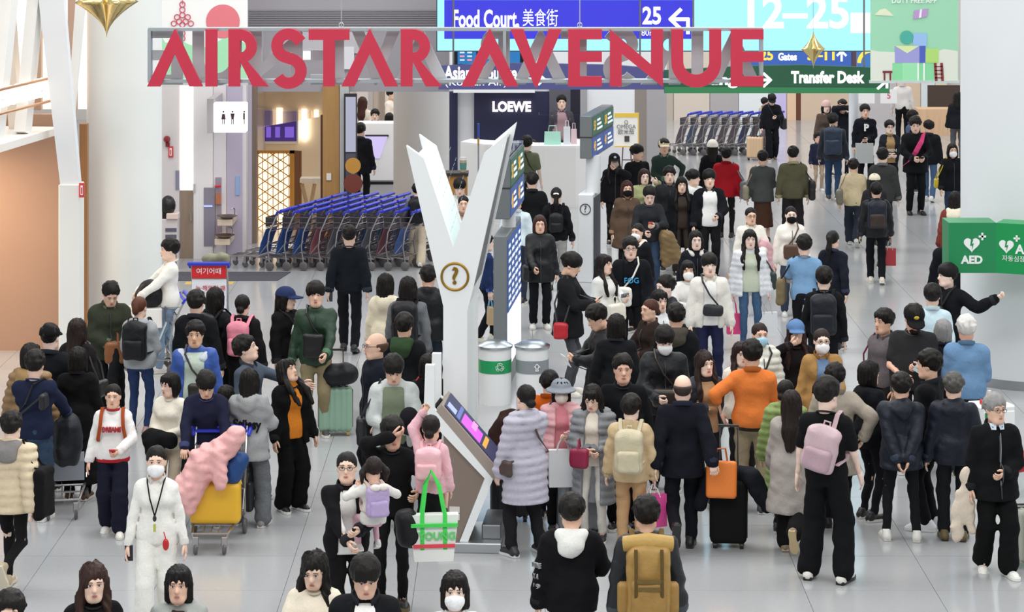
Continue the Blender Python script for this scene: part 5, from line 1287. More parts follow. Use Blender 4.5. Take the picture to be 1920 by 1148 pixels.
    if hood:
        vv = Vol((-.3, -.3, 1.15), (.3, .4, 1.6), .018); vv.cap(K['up'](-.075, .085, 1.43), K['up'](.075, .085, 1.43), .058, k=.03).ell(K['up'](0, .13, 1.36), (.12, .06, .10), .03)
        for sd in (1, -1): vv.cap(K['up'](sd*.1, .06, 1.44), K['up'](sd*.06, -.09, 1.40), .04, .03, k=.025)
        fold(vv, seed+5, .006); V, Q = vv.mesh(); link('hood', mesh_np('hood', V, Q), root, mat(hood, 'cloth'))
    # --- shoes
    if shoe:
        sc = shoe.split(':')
        for sd in (1, -1):
            an = K['ank', sd]; p = math.radians(K['fp', sd]); Rm = rz(math.radians(sd*8))@rx(p); o = link('shoe', shoe_mesh(), root, mat(sc[0], 'leather'), objmat=True)
            o.matrix_local = hm(an+Rm@npv(0, 0, -.072), Rm); so = link('sole', sole_mesh(), o, mat(sc[1] if len(sc) > 1 else '#e6e2da', 'plastic'), objmat=True)
    # --- hair, hats, mask, glasses
    Hm = hm(K['head'], K['Rh']*hs); P.Hm = Hm
    hvx = .0115 if s > 150 else .015
    if hair: o = link('hair', vmesh('hair', ('hair', hair, hvx), lambda: hair_vol(hair, hvx)), root, mat(hc, 'hair'), objmat=True); o.matrix_local = Hm
    if hat:
        hk, hcol = hat.split(':')[:2]; o = link('hat', vmesh('hat', ('hat', hk), lambda: hat_vol(hk, .011)), root, mat(hcol, 'cloth'), objmat=True); o.matrix_local = Hm
        if len(hat.split(':')) > 2:
            b_ = MB().ball((0, -.098, .075), (.025, .008, .02), 8, 5).build('cap_badge', mat(hat.split(':')[2], 'cloth'), o, 'all')
    if mask:
        o = link('face_mask', vmesh('face_mask', 'mask', lambda: mask_vol(.010)), root, mat(mask, 'cloth'), objmat=True); o.matrix_local = Hm
    if glasses: o = link('glasses', glasses_mesh(), root, mat(glasses, 'plastic'), objmat=True); o.matrix_local = Hm
    P.M = Matrix.Translation(loc)@Matrix.Rotation(math.radians(face), 4, 'Z')@Matrix.Scale(k, 4); P.label = label
    PEOPLE.append(P); return P

# ================================================================== THINGS PEOPLE CARRY
def carried(P, name, label, cat, at_=(0, 0, 0), rot=(0, 0, 0)):
    """an empty standing in the carrier's frame (top-level)"""
    o = empty(name, (0, 0, 0), 0, label, cat)
    o.matrix_world = P.M@Matrix.Translation(Vector(tuple(float(q) for q in at_)))@Matrix.Rotation(rot[2], 4, 'Z')@Matrix.Rotation(rot[1], 4, 'Y')@Matrix.Rotation(rot[0], 4, 'X')
    return o
def ribbon(pts, w, t, m, parent, name='strap', flat=(1, 0, 0)):
    return MB().tube(pts, [(w/2, t/2)]*len(pts), 8, flat=flat).build(name, m, parent, True)
def backpack(P, c, label, w=.29, h=.42, d=.14, c2=None, sc='#1a1a1c', kind='nylon', z=1.21, roll=0, oneside=0, small=False, tip=None):
    th = P.th; yb = .115+th; lean = P.K['R']
    r = carried(P, 'backpack', label, 'backpack'); m = mat(c, kind); m2 = mat(c2 or c, kind)
    key = ('bp', w, h, d)
    def f():
        v = Vol((-w/2-.06, -.06, -h/2-.06), (w/2+.06, d+.1, h/2+.08), .02); v.rbox((0, d/2, 0), (w/2, d/2, h/2), min(.06, d*.45), 0); v.ell((0, d*.45, h/2-.02), (w*.42, d*.42, .06), .03); fold(v, int(w*100+h*77), .005); return v
    def f2():
        v = Vol((-w/2-.04, d-.08, -h/2-.04), (w/2+.04, d+.12, h/2), .018); v.rbox((0, d-.0, -h*.18), (w*.40, .045, h*.26), .035, 0); fold(v, int(w*99), .004); return v
    org = P.K['up'](0, yb+.01, z); Rm = P.K['R']@rz(0)
    Mx = hm(org, Rm)@Matrix.Rotation(roll, 4, 'Y')
    o = link('main_pouch', vmesh('main_pouch', key, f), r, m, True); o.matrix_local = Mx
    o2 = link('front_pocket', vmesh('front_pocket', key+(2,), f2), r, m2, True); o2.matrix_local = Mx
    MB().tube([Mx@Vector((-.03, .03, h/2+.0)), Mx@Vector((-.025, .03, h/2+.06)), Mx@Vector((.025, .03, h/2+.06)), Mx@Vector((.03, .03, h/2))], .009, 6).build('grab_handle', mat(sc, 'cloth'), r, True)
    up = P.K['up']; q = th
    for sd in ((1, -1) if not oneside else (oneside,)):
        ribbon([up(sd*.09, yb+.02, min(1.38, z+h*.38)), up(sd*.115, .07, 1.44+q*.7), up(sd*.12, -.02, 1.455+q*.8), up(sd*.125, -.10-q*.5, 1.39+q*.5), up(sd*.135, -.135-q*.8, 1.27), up(sd*.16, -.10-q, 1.13), up(sd*.175+q*.2, .0, 1.06), up(sd*.13, yb+.02, max(1.03, z-h*.36))], .045, .014, mat(sc, 'cloth'), r)
    if tip: MB().ball(tuple(Mx@Vector((.05, d+.06, -.02))), .03, 10, 6).build('badge', mat(tip, 'plastic'), r, 'all')
    return r
def handbag(P, side, c, label, name='handbag', w=.3, h=.26, d=.1, z=None, strap=1, kind='leather', at_=None, cross=False, yaw=0, sc=None, straplen=None):
    """hung from shoulder (strap=1), across the body (cross) or at a given place"""
    q = P.th; r = carried(P, name, label, 'bag'); m = mat(c, kind)
    c0 = npv(side*(.26+q+d*.3), .03, z or .95) if at_ is None else npv(*at_)
    def f():
        v = Vol((-d/2-.05, -w/2-.05, -h/2-.05), (d/2+.05, w/2+.05, h/2+.05), .018); v.rbox((0, 0, 0), (d/2, w/2, h/2), min(d*.45, .05), 0); fold(v, int(w*1000+h*100), .006); return v
    Mx = Matrix.Translation(Vector(tuple(c0)))@Matrix.Rotation(yaw, 4, 'Z')
    o = link('pouch', vmesh('pouch', ('hb', w, h, d), f), r, m, True); o.matrix_local = Mx
    sm = mat(sc or c, kind); up = P.K['up']; t = Vector(tuple(c0))
    if cross:
        s = -side
        MB().tube([up(s*.02, .1+q, 1.42), up(s*.1, .03, 1.455+q*.7), up(s*.1, -.09-q, 1.41), up(s*.02, -.135-q*1.1, 1.25), up(side*.12, -.11-q, 1.08), tuple(t+Vector((0, -.02, h*.45)))], .012, 6).build('strap', sm, r, True); MB().tube([up(s*.02, .1+q, 1.42), up(side*.06, .12+q, 1.22), up(side*.17+side*q, .09, 1.05), tuple(t+Vector((0, .05, h*.4)))], .012, 6).build('strap', sm, r, True)
    elif strap:
        sh = up(side*(P.K['sw']*.8), .01, 1.45+q*.7)
        for y in (-.08, .08): MB().tube([tuple(t+Vector((0, y*w*3, h*.48))), (t.x*.55+sh[0]*.45+side*.03, t.y*.5+sh[1]*.5+y*1.2, t.z*.5+sh[2]*.5), tuple(npv(*sh)+npv(0, y*.3, 0))], .011, 6).build('strap', sm, r, True)
    else:
        for y in (-.05, .05): MB().tube([tuple(t+Vector((0, y-.04, h*.48))), tuple(t+Vector((0, y*.3-.02, h*.48+.1))), tuple(t+Vector((0, y*.3+.02, h*.48+.1))), tuple(t+Vector((0, y+.04, h*.48)))], .008, 6).build('strap', sm, r, True)
    return r, Mx
def shopping_bag(P, hand, c, label, w=.28, h=.34, d=.12, hc='#ccc', yaw=0, dz=0, name='shopping_bag', txt=None, tc='#333', cat='bag', drop=.14):
    p = getattr(P, 'hand'+hand); r = carried(P, name, label, cat, at_=(p[0], p[1], p[2]-.02), rot=(0, 0, yaw)); z1 = -drop; z0 = z1-h; m = mat(c, 'paint', rough=.5)
    MB().add([(-w/2, -d/2, z0), (w/2, -d/2, z0), (w/2, d/2, z0), (-w/2, d/2, z0), (-w/2*1.03, -d/2*.7, z1), (w/2*1.03, -d/2*.7, z1), (w/2*1.03, d/2*.7, z1), (-w/2*1.03, d/2*.7, z1)], [(3, 2, 1, 0), (4, 5, 6, 7), (0, 1, 5, 4), (1, 2, 6, 5), (2, 3, 7, 6), (3, 0, 4, 7)]).build('bag_body', m, r)
    for y in (-d/2*.7, d/2*.7): MB().tube([(-w*.24, y, z1-.03), (-w*.15, y*.6, z1+drop*.6), (0, 0, .02), (w*.15, y*.6, z1+drop*.6), (w*.24, y, z1-.03)], .007, 5).build('handle', mat(hc, 'cloth'), r, True)
    if txt: text('lettering', txt, .07, mat(tc, 'paint'), r, loc=(0, -d/2*.87-.012, z0+h*.5), ext=.001, rot=(math.pi/2-.04, 0, 0))
    return r
def phone(P, hand, label, c='#1a1a1e', dx=0, tilt=.9, scr=None):
    p = getattr(P, 'hand'+hand); r = carried(P, 'phone', label, 'phone', at_=(p[0]+dx, p[1], p[2]+.02), rot=(tilt, 0, 0))
    MB().box((-.037, -.005, -.075), (.037, .005, .075), bev=.004).build('case', mat(c, 'plastic'), r); MB().box((-.033, .005, -.07), (.033, .0065, .07)).build('screen', mat(scr or '#20242c', 'plastic'), r); return r
def suitcase(x, yf, w, h, d, c, label, yaw=0, hnd=.45, kind='plastic', ribs=True, hcol='#9a9a9c', z=0, pos=None, wheels=True, front=None, wc='#1c1c1e'):
    p = fl(x, yf) if pos is None else Vector(pos); r = empty('suitcase', (p.x, p.y, p.z+z), math.radians(yaw), label, 'suitcase'); g0 = .05 if wheels else 0
    def f():
        v = Vol((-w/2-.05, -d/2-.05, -.05), (w/2+.05, d/2+.05, h+.05), .016); v.rbox((0, 0, h/2), (w/2, d/2, h/2), min(.05, d*.3), 0)
        if ribs: X, Y, Z = v.g(); v.D -= .006*np.sign(np.sin(2*math.pi*X/.07))*(np.abs(X) < w*.4)*1.0
        return v
    o = link('shell', vmesh('shell', ('sc', w, h, d, ribs), f), r, mat(c, kind), True); o.location.z = g0
    MB().tube([(-w/2+.0, 0, g0+.04), (-w/2-.001, 0, g0+h-.04), (-w/2+.06, 0, g0+h+.003), (w/2-.06, 0, g0+h+.003), (w/2+.001, 0, g0+h-.04), (w/2, 0, g0+.04)], .008, 6).build('zip_seam', mat('#222', 'plastic'), r)
    if wheels:
        for sx in (-1, 1):
            for sy in (-1, 1):
                wh = MB().lathe([(.0, -.018), (.028, -.018), (.03, 0), (.028, .018), (0, .018)], 14, (sx*(w/2-.05), sy*(d/2-.05), .03), axis='x').build('wheel', mat(wc, 'plastic'), r, True); MB().box((sx*(w/2-.05)-.024, sy*(d/2-.05)-.02, .035), (sx*(w/2-.05)+.024, sy*(d/2-.05)+.02, g0+.01)).build('fork', mat(wc, 'plastic'), wh)
    MB().tube([(-.05, d/2*.0, g0+h), (-.05, 0, g0+h+.03), (.05, 0, g0+h+.03), (.05, 0, g0+h)], .011, 6).build('carry_handle', mat('#222', 'plastic'), r, True)
    if hnd:
        hz = g0+h+hnd
        for sx in (-.09, .09): MB().tube([(sx, d/2-.04, g0+h-.02), (sx, d/2-.04, hz)], .008, 6).build('telescopic_rod', mat(hcol, 'metal'), r)
        MB().tube([(-.1, d/2-.04, hz), (.1, d/2-.04, hz)], .014, 6).build('grip', mat('#222', 'plastic'), r)
    return r
def blob(name, label, cat, M, parts, c, kind='cloth', vox=.022, amp=.012, quilt=0, seed=3, lo=None, hi=None, part='fabric', parent=None, sy=1.0):
    """soft thing made of merged capsules (a, b, ra, rb) in a local frame M"""
    P_ = np.array([p[i] for p in parts for i in (0, 1)]); R = max(max(p[2], p[3]) for p in parts)+.06
    v = Vol(P_.min(0)-R, P_.max(0)+R, vox)
    for a, b, ra, rb in parts: v.cap(a, b, ra, rb, k=.05, sy=sy)
    X, Y, Z = v.g()
    if quilt: v.D -= .017*np.abs(np.sin(math.pi*(Z+.35*X+.02*np.sin(14*X+9*Y))/quilt))**.7-.009
    fold(v, seed, amp); v.D += amp*.6*np.sin(42*X+11*Z+seed)*np.sin(9*Z+seed)
    V, Q = v.mesh(); me = mesh_np(part, V, Q)
    if parent is not None: return link(part, me, parent, mat(c, kind))
    r = link(name, me, None, mat(c, kind)); r.matrix_world = M; return tag(r, label, cat)
# ================================================================== LUGGAGE TROLLEYS
STL = mat('#b4b0b0', 'metal', rough=.3); BLU = mat('#2c3abf', 'plastic'); RUB = mat('#5d5a5c', 'plastic')
TR = {}
def trolley_parts():
    if TR: return TR
    g = MB()
    for s in (-1, 1):
        g.tube([(-.62, s*.17, .2), (-.2, s*.22, .23), (.25, s*.25, .2)], .014, 6); g.tube([(.2, s*.25, .14), (.16, s*.25, .4), (.2, s*.255, .65), (.34, s*.255, .95), (.4, s*.255, 1.03)], .014, 6)
        g.tube([(-.62, s*.17, .2), (-.64, s*.15, .1)], .012, 6); g.tube([(.02, s*.25, .28), (.2, s*.25, .5)], .008, 5)
    for x, w, z in ((-.62, .17, .2), (-.35, .2, .22), (-.05, .23, .22), (.2, .25, .22), (.17, .25, .45), (.27, .255, .78), (.2, .255, .66)): g.tube([(x, -w, z), (x, w, z)], .01, 6)
    for y in (-.1, 0, .1): g.tube([(-.62, y*.7, .205), (.2, y, .225)], .007, 5)
    TR['frame'] = g.mesh('frame', True)
    g = MB(); g.tube([(.43, -.3, 1.02), (.43, .3, 1.02)], .03, 8)
    for s in (-1, 1): g.tube([(.43, s*.29, 1.02), (.36, s*.29, 1.0), (.33, s*.275, .95)], .02, 8)
    TR['handle'] = g.mesh('handle', True)
    g = MB(); g.tube([(.36, -.26, .99), (.36, .26, .99)], .018, 6); TR['brake_bar'] = g.mesh('brake_bar', True)
    g = MB()
    for z in (.72, .78, .84, .9): g.tube([(.12, -.24, z), (.12, .24, z)], .005, 4)
    for s in (-1, 1):
        for z in (.72, .81, .9): g.tube([(.12, s*.24, z), (.3, s*.24, z)], .005, 4)
    for i in range(7): y = -.24+.08*i; g.tube([(.12, y, .72), (.12, y, .9)], .004, 4); g.tube([(.12, y, .72), (.3, y, .72)], .004, 4)
    g.box((.11, -.22, .73), (.113, .22, .9)); TR['basket'] = g.mesh('basket')
    TR['ad_board'] = MB().add([(-.02, -.23, .26), (-.02, .23, .26), (.02, .23, .45), (.02, -.23, .45), (.12, .23, .7), (.12, -.23, .7), (-.01, -.23, .26), (-.01, .23, .26), (.03, .23, .45), (.03, -.23, .45), (.13, .23, .7), (.13, -.23, .7)], [(0, 3, 2, 1), (3, 5, 4, 2), (6, 7, 8, 9), (9, 8, 10, 11), (0, 1, 7, 6), (5, 11, 10, 4), (0, 6, 9, 3), (3, 9, 11, 5), (1, 2, 8, 7), (2, 4, 10, 8)]).mesh('ad_board')
    TR['wheel'] = MB().lathe([(0, -.022), (.06, -.022), (.075, -.012), (.078, 0), (.075, .012), (.06, .022), (0, .022)], 18, axis='y').mesh('wheel', True)
    TR['castor'] = MB().lathe([(0, -.018), (.045, -.018), (.055, 0), (.045, .018), (0, .018)], 14, axis='y').mesh('castor_wheel', True)
    TR['fork'] = MB().box((-.02, -.03, 0), (.03, .03, .1), bev=.006).mesh('fork')
    return TR
def trolley(loc, yaw, label, board='#5a5566', group=None, bcol=None):
    T = trolley_parts(); r = empty('luggage_trolley', loc, yaw, label, 'trolley', group)
    link('frame', T['frame'], r, STL); link('handle', T['handle'], r, BLU); link('brake_bar', T['brake_bar'], r, BLU); link('basket', T['basket'], r, mat('#9a969a', 'metal', rough=.4)); link('ad_board', T['ad_board'], r, mat(board, 'plastic'), True)
    for s in (-1, 1):
        w = link('wheel', T['wheel'], r, RUB); w.location = (.2, s*.25, .078); w = link('castor_wheel', T['castor'], r, RUB); w.location = (-.63, s*.14, .056); f = link('fork', T['fork'], w, STL); f.location = (0, 0, .02)
    return r
# rows of nested trolleys by the lounge (fronts to the left)
BC = ['#4c4a66', '#9c6a60', '#6a6c78', '#7c4450', '#5a4450', '#6c7078', '#9c5a66', '#58606c', '#66626a', '#7a4a5a', '#3a4a80', '#5c5468', '#5a6070', '#64687a', '#2f5aa0', '#4a4a60']
random.seed(11)
ORD = ['first', 'second', 'third', 'fourth', 'fifth', 'sixth', 'seventh', 'eighth', 'ninth']
ROW = ['front', 'second', 'third', 'rearmost']
X0 = at(497, 0, 43.4).x
for rowi in range(4):
    for i in range(9):
        y = 43.45+rowi*.66; x = X0+i*.285+rowi*.24
        if x > at(800, 0, y).x: continue
        trolley((x, y, 0), -.35, f'blue-handled trolley, {ORD[i]} from the drinking fountains in the {ROW[rowi]} nested row', random.choice(BC), ['front', 'second', 'third', 'rearmost'][rowi]+' row of nested trolleys by the lounge')
# far rank of trolleys
XF = at(1275, 0, 61.8).x
for i in range(9):
    trolley((XF+i*.25, 61.9, 0), -.5, f'blue-handled trolley, {ORD[8-i]} from the beige suitcase in the far nested rank', random.choice(['#5a6080', '#4a5a90', '#7a6470', '#4a6a90', '#66606c']), 'far rank of nested trolleys')
mt = MB().add([tuple(fl(300, 527)+Vector((0, 0, .0))), tuple(fl(520, 527)), tuple(fl(545, 511)), tuple(fl(300, 511))]+[tuple(v+Vector((0, 0, .012))) for v in (fl(300, 527), fl(520, 527), fl(545, 511), fl(300, 511))], [(3, 2, 1, 0), (4, 5, 6, 7), (0, 1, 5, 4), (1, 2, 6, 5), (2, 3, 7, 6), (3, 0, 4, 7)]).build('floor_mat', mat('#54525a', 'cloth'))
tag(mt, 'dark grey floor mat in front of the trolley rows', 'mat')
mt = MB().box((at(350, 0, 42).x, 41.7, 0), (at(440, 0, 42).x, 41.95, .004)).build('floor_marking', mat('#d8b458', 'paint')); tag(mt, 'short yellow floor marking beside the dark mat', 'marking')
# ================================================================== THE CROWD
P = person
# ---- foreground, cut by the lower edge
P(175, 1058, 1.66, 8, 'woman with long chestnut hair in a plain black top looking ahead', 'sweater:#121214', hair='wavy', hc='#33201a', fem=1, head=(6, 4))
P(335, 1064, 1.60, 0, 'woman with rounded black bob in a grey hooded jacket', 'hoodie:#9ca09c:o', inner='#3a2c2c', hair='bob', hc='#120e0d', fem=1)
P(18, 1113, 1.72, 10, 'dark-haired man in navy beside the cream quilted vest walker', 'sweater:#23252e', hair='short')
w = P(590, 1033, 1.64, 0, 'woman with wavy black hair in cream sweater reading her phone', 'sweater:#e6dcc8', hair='wavy', fem=1, arms='ph ph', head=(-6, 16)); phone(w, 'R', 'pale phone held by the woman in cream sweater', '#b9c4c0', dx=.05)
handbag(w, -1, '#141416', 'black shoulder bag of the woman in cream sweater', w=.26, h=.3, d=.12)
P(685, 1041, 1.76, 0, 'black-haired man in black jacket over white tee looking down', 'jacket:#15161a:o', inner='#ecebe8', hair='mop', head=(6, 18))
P(853, 1075, 1.62, 0, 'black-haired woman in white face mask and white top with black collar', 'shirt:#e9e7e4', hair='bob', mask='#f4f4f4', fem=1)
p = P(1072, 930, 1.68, 176, 'person in black varsity jacket with big white hood and striped hem', 'jacket:#111114:wide', 'straight:#e2e0da', hair='mop', hood='#e8e8e2', arms='dn ph', fat=1.15)
for z_, c_ in ((.815, '#eceae4'), (.84, '#eceae4')):
    v = Vol((-.3, -.3, z_-.04), (.3, .3, z_+.04), .016); torso(v, p.K, p.th*1.15+.004, True); X, Y, Z = v.g(); v.cut(np.abs(Z-z_)-.008, .003); V_, Q_ = v.mesh(); link('hem_stripe', mesh_np('hem_stripe', V_, Q_), p.root, mat(c_, 'knit'))
for t_, dz_ in (('TOTME', .09), ('X A', .0), ('19', -.08)): q_ = p.K['el', 1]+npv(.05, .05, dz_); text('sleeve_lettering', t_, .06, mat('#a4a4a8', 'cloth'), p.root, loc=tuple(q_), rot=(math.pi/2, 0, math.radians(135)), ext=.012, wid=.1 if len(t_) > 3 else .06)
p = P(1212, 934, 1.72, 180, 'man in dark charcoal jacket carrying a large tan trekking pack', 'wind:#26282c', 'straight:#17181a', hair='short')
b = backpack(p, '#a8854a', 'large tan trekking backpack with roll top worn by man in charcoal jacket', .34, .56, .2, '#9c7a42', '#6e5a34', z=1.14)
MB().tube([(-.19, .22, 1.43), (0, .25, 1.45), (.19, .22, 1.43)], [.06, .075, .06], 10).build('roll_top', mat('#b59352', 'nylon'), b, True)
for x_ in (-.1, .1): ribbon([(x_, .36, 1.42), (x_, .405, 1.3), (x_, .41, 1.1), (x_, .37, .92)], .03, .01, mat('#5c4a2a', 'cloth'), b, 'compression_strap')
MB().box((-.11, .40, 1.17), (.11, .412, 1.20)).build('daisy_strap', mat('#6e5c36', 'cloth'), b); MB().box((-.11, .40, 1.11), (.11, .412, 1.14)).build('daisy_strap', mat('#6e5c36', 'cloth'), b)
for sd in (-1, 1): o = link('side_pouch', vmesh('side_pouch', 'spouch', lambda: Vol((-.1, -.1, -.17), (.1, .1, .17), .018).rbox((0, 0, 0), (.05, .06, .12), .03, 0)), b, mat('#9c7a42', 'nylon'), True); o.location = (sd*.19, .25, 1.02)

# ---- second line
p = P(293, 838, 1.64, 3, 'woman all in white with face mask and black lanyard', 'shirt:#f1efe9', 'wide:#ecebe4', hair='lowbun', mask='#f6f6f6', fem=1, arms='dn dn', legs='sr', fat=.4)
r = carried(p, 'lanyard', 'black lanyard with pass worn by woman in white', 'lanyard'); MB().tube([(-.085, .02, 1.45), (-.075, -.08, 1.43), (-.045, -.165, 1.3), (0, -.17, 1.14)], .007, 5).build('strap', mat('#17171a', 'cloth'), r); MB().tube([(.085, .02, 1.45), (.075, -.08, 1.43), (.045, -.165, 1.3), (0, -.17, 1.14)], .007, 5).build('strap', mat('#17171a', 'cloth'), r); MB().ball((0, -.175, 1.12), (.018, .012, .03), 8, 6).build('toggle', mat('#222', 'plastic'), r); MB().box((-.012, -.18, 1.0), (.012, -.17, 1.07)).build('pass', mat('#b8b85a', 'plastic'), r)
r = carried(p, 'key_charm', 'small red charm hanging at the waist of woman in white', 'charm', at_=(.1, -.165, .88)); MB().ball((0, 0, 0), (.03, .02, .055), 10, 7).build('charm_body', mat('#c02024', 'plastic'), r, 'all'); MB().tube([(0, 0, .05), (-.02, .02, .11)], .005, 5).build('cord', mat('#c02024', 'cloth'), r)
phone(p, 'R', 'dark phone hanging in the hand of woman in white', '#222228', tilt=.1)
p = P(22, 775, 1105, 168, 'grey-scarfed person in cream quilted jacket walking away', 'puffer:#d9c7a8', 'slim:#18181a', '#b9a88c:#d8cdb8', 'short', arms='dn wb', legs='kick', hood='#8a8684')
handbag(p, -1, '#121214', 'large slouchy black tote of the cream quilted jacket walker', w=.34, h=.5, d=.12, kind='cloth', z=.98)
p = P(212, 722, 1000, 2, 'girl in white sweatshirt printed DREAMS and baggy navy trousers', 'sweater:#eceae8:wide', 'wide:#1a1c2c', '#ece8e0', 'lowbun', fem=1, arms='phl dn', legs='sl')
chest_print(p, 'DREAMS', .085, '#b23a40', 1.24, .22, bold=.003); MB().lathe([(.075, 0), (.085, .01), (.08, .03)], 20, (0, .01, 1.44)).build('red_collar', mat('#b83038', 'knit'), p.root)
v = Vol((-.3, -.3, .78), (.3, .3, .95), .018); torso(v, p.K, .03, True, 1); X, Y, Z = v.g(); v.cut(np.abs(Z-.872)-.03, .006); V_, Q_ = v.mesh(); link('red_waistband', mesh_np('red_waistband', V_, Q_), p.root, mat('#b02a34', 'knit'))
phone(p, 'L', 'red phone in the hand of the DREAMS sweatshirt girl', '#d83a48')
b = backpack(p, '#a04a28', 'rust-brown backpack straps worn by the DREAMS sweatshirt girl', .24, .3, .1, sc='#a04a28')
# left group by the shop
p = P(66, 660, 975, 172, 'man in navy sweater and jeans pushing a trolley', 'sweater:#20263e', 'straight:#34465c:denim', '#e8e8ea', 'short', arms='pu pu')
handbag(p, 1, '#15161c', 'thin dark sling bag of the navy sweater man', w=.2, h=.16, d=.07, cross=True, at_=(-.16, .2, 1.27))
P(146, 652, 936, 176, 'woman in very long black coat seen from behind', 'coat:#0f0f11:h.2', 'straight:#0c0c0e', '#5a3a22', 'bob', fem=1)
p = P(58, 645, 1.66, 165, 'dark-haired person in brown puffer coat with wide collar', 'lpuffer:#8f7350', 'slim:#222', '#2a2420', 'bob', hood='#a08258', fem=1)
P(94, 610, 1.76, 170, 'man in black peaked cap and dark jacket seen from behind', 'jacket:#15171b', 'straight:#151517', '#222', 'buzz', hat='cap:#141416')
p = P(146, 598, 1.66, 160, 'woman with very long dark brown hair in a black coat', 'coat:#1b1818', 'slim:#151515', '#222', 'long', '#241815', fem=1)
handbag(p, -1, '#1a1818', 'small black shoulder bag of the long-haired woman in black', w=.24, h=.2, d=.1)
p = P(205, 525, 1.76, 15, 'man in olive green fleece looking down into a brown bag', 'jacket:#363a2e:c', 'straight:#17171a', '#222', 'buzz', arms='phl bel', head=(5, 28), lean=4)
handbag(p, -1, '#8a5530', 'tan brown leather bag held by man in olive fleece', w=.3, h=.26, d=.12, strap=0, at_=(.06, -.33, .93), yaw=1.4)
p = P(262, 557, 815, 172, 'woman in grey hoodie and blue jeans with brown clipped hair', 'hoodie:#aaaeb2', 'slim:#2a3c62:denim', '#b08a84:#eee', 'clip', '#5a3424', fem=1, arms='wf bel', head=(-10, 0))
r = backpack(p, '#16171a', 'black backpack worn by woman in grey hoodie', .31, .46, .16)
blob('draped_jacket', 'black jacket draped over the arm of woman in grey hoodie', 'jacket', p.M, [((.34, -.1, 1.0), (.36, -.04, .62), .09, .07), ((.30, -.16, 1.02), (.3, -.14, .7), .07, .05)], '#1a1c1e', amp=.016, sy=1.5)
p = P(318, 450, 1.76, -78, 'young man in white sweater and pale jeans pushing a trolley', 'sweater:#f3efe8', 'straight:#7d93ab:denim', '#d8d4d0', 'short', arms='pu pu', legs='sl')
P(368, 547, 1.74, 170, 'man in plain black coat seen from behind by the trolley', 'coat:#141519:h.6', 'straight:#151517', '#222', 'short')
p = P(405, 540, 1.68, 150, 'woman with dark mid-length hair in a charcoal jacket seen from behind', 'jacket:#1b1c20', 'slim:#1a1a1c', '#222', 'mid', fem=1)
r = backpack(p, '#22242a', 'charcoal backpack carrying a grey neck pillow', .3, .42, .16, sc='#222')
M_ = p.M@Matrix.Translation((.12, .42, 1.12)); g = MB(); g.tube([(.12*math.sin(a), .02*math.cos(a*2), .13*math.cos(a)) for a in [-2.5+i*.333 for i in range(16)]], [.045]*1+[.06]*14+[.045], 10); o = g.build('neck_pillow', mat('#6e7278', 'cloth'), None, 'all'); o.matrix_world = M_; tag(o, 'grey U-shaped neck pillow clipped to the charcoal backpack', 'pillow')
p = P(455, 553, 1.62, 172, 'black-clad woman with hair up wearing a pink backpack', 'jacket:#151517', 'wide:#131315', '#222', 'lowbun', fem=1); backpack(p, '#e28a9c', 'pink backpack worn by the black-clad woman with hair up', .28, .4, .14, sc='#e58fa0')
p = P(366, 605, 1.72, 2, 'man in blue and white ski jacket over pale polo shirt', 'wind:#3b5aa4:w', 'straight:#1b1c20', '#333', 'short', inner='#c6d4c6', skin='#e0b496'); MB().box((-.3, -.0, 1.3), (-.29, .01, 1.31)).build('zip_tab', mat('#ddd'), p.root)
for sd in (1, -1): blob('', '', '', None, [(tuple(p.K['sh', sd]+npv(sd*.0, -.02, .035)), tuple(p.K['sh', sd]+npv(-sd*.08, -.075, -.02)), .055, .05)], '#c9d0da', 'nylon', .02, .003, part='pale_panel', parent=p.root)
handbag(p, 1, '#2a2624', 'dark sling bag across the ski jacket man', w=.24, h=.2, d=.09, cross=True, at_=(.06, -.2, 1.0), yaw=1.5)
p = P(320, 700, 1.5, -25, 'smiling woman with black bob in cream sweater', 'sweater:#efe8d8', 'straight:#d8c8b0', '#ddd', 'bob', fem=1, arms='bel bel', head=(-15, 6))
blob('folded_coat', 'black coat folded over the arms of the cream sweater woman', 'coat', p.M, [((-.12, -.26, 1.02), (.14, -.26, 1.0), .1, .1), ((-.05, -.28, .95), (.0, -.28, .62), .11, .09)], '#141416')
P(388, 711, 1.62, 3, 'man in navy sweater looking down, pushing a yellow-suitcase trolley', 'sweater:#22243a', 'straight:#1a1a20', '#1a1a1a', 'mop', arms='pu pu', head=(6, 26), lean=14, at_row=985)
P(424, 728, 1.3, 170, 'small dark-haired child between grey hoodie and navy sweater', 'sweater:#26262c', 'slim:#222', '#222', 'bob', hs=1.12)
p = P(468, 630, 1.74, 70, 'man in slate blue shirt looking up and pointing', 'shirt:#4c5664:wide', 'straight:#1d1d22', '#222', 'short', arms='pt dn', head=(15, -18))
p = P(468, 692, 985, 172, 'woman in grey hoodie with black scrawl lettering and grey jeans', 'hoodie:#a3a5a6:h.74', 'wide:#6d7074:denim', '#8d8a88', 'mid', fem=1, arms='phl phl', legs='wd', fat=1.2)
chest_print(p, 'Stüssy', .15, '#1c1c20', 1.14, .32, back=True, bold=.004)
handbag(p, -1, '#141416', 'narrow black side bag behind the grey hoodie woman', w=.14, h=.34, d=.1, z=.55, strap=0, at_=(-.02, .12, .35))
p = P(545, 674, 957, 35, 'woman in loose black with orange turtleneck gazing upward', 'sweater:#101012:h.78:wide', 'wide:#0e0e10', '#16161a:#eeeeea', 'lfront', fem=1, head=(18, -22), inner='#d8812a:neck', fat=1.3)
p = P(537, 540, 1.68, 55, 'smiling woman in navy cap and black jacket with white emblem', 'jacket:#131315:h.86', 'wide:#e4ddcb', '#ddd', 'lback', fem=1, hat='cap:#2a3458', arms='pk dn', head=(15, 0)); chest_print(p, 'A', .16, '#eeeeee', 1.24, x=-.05)
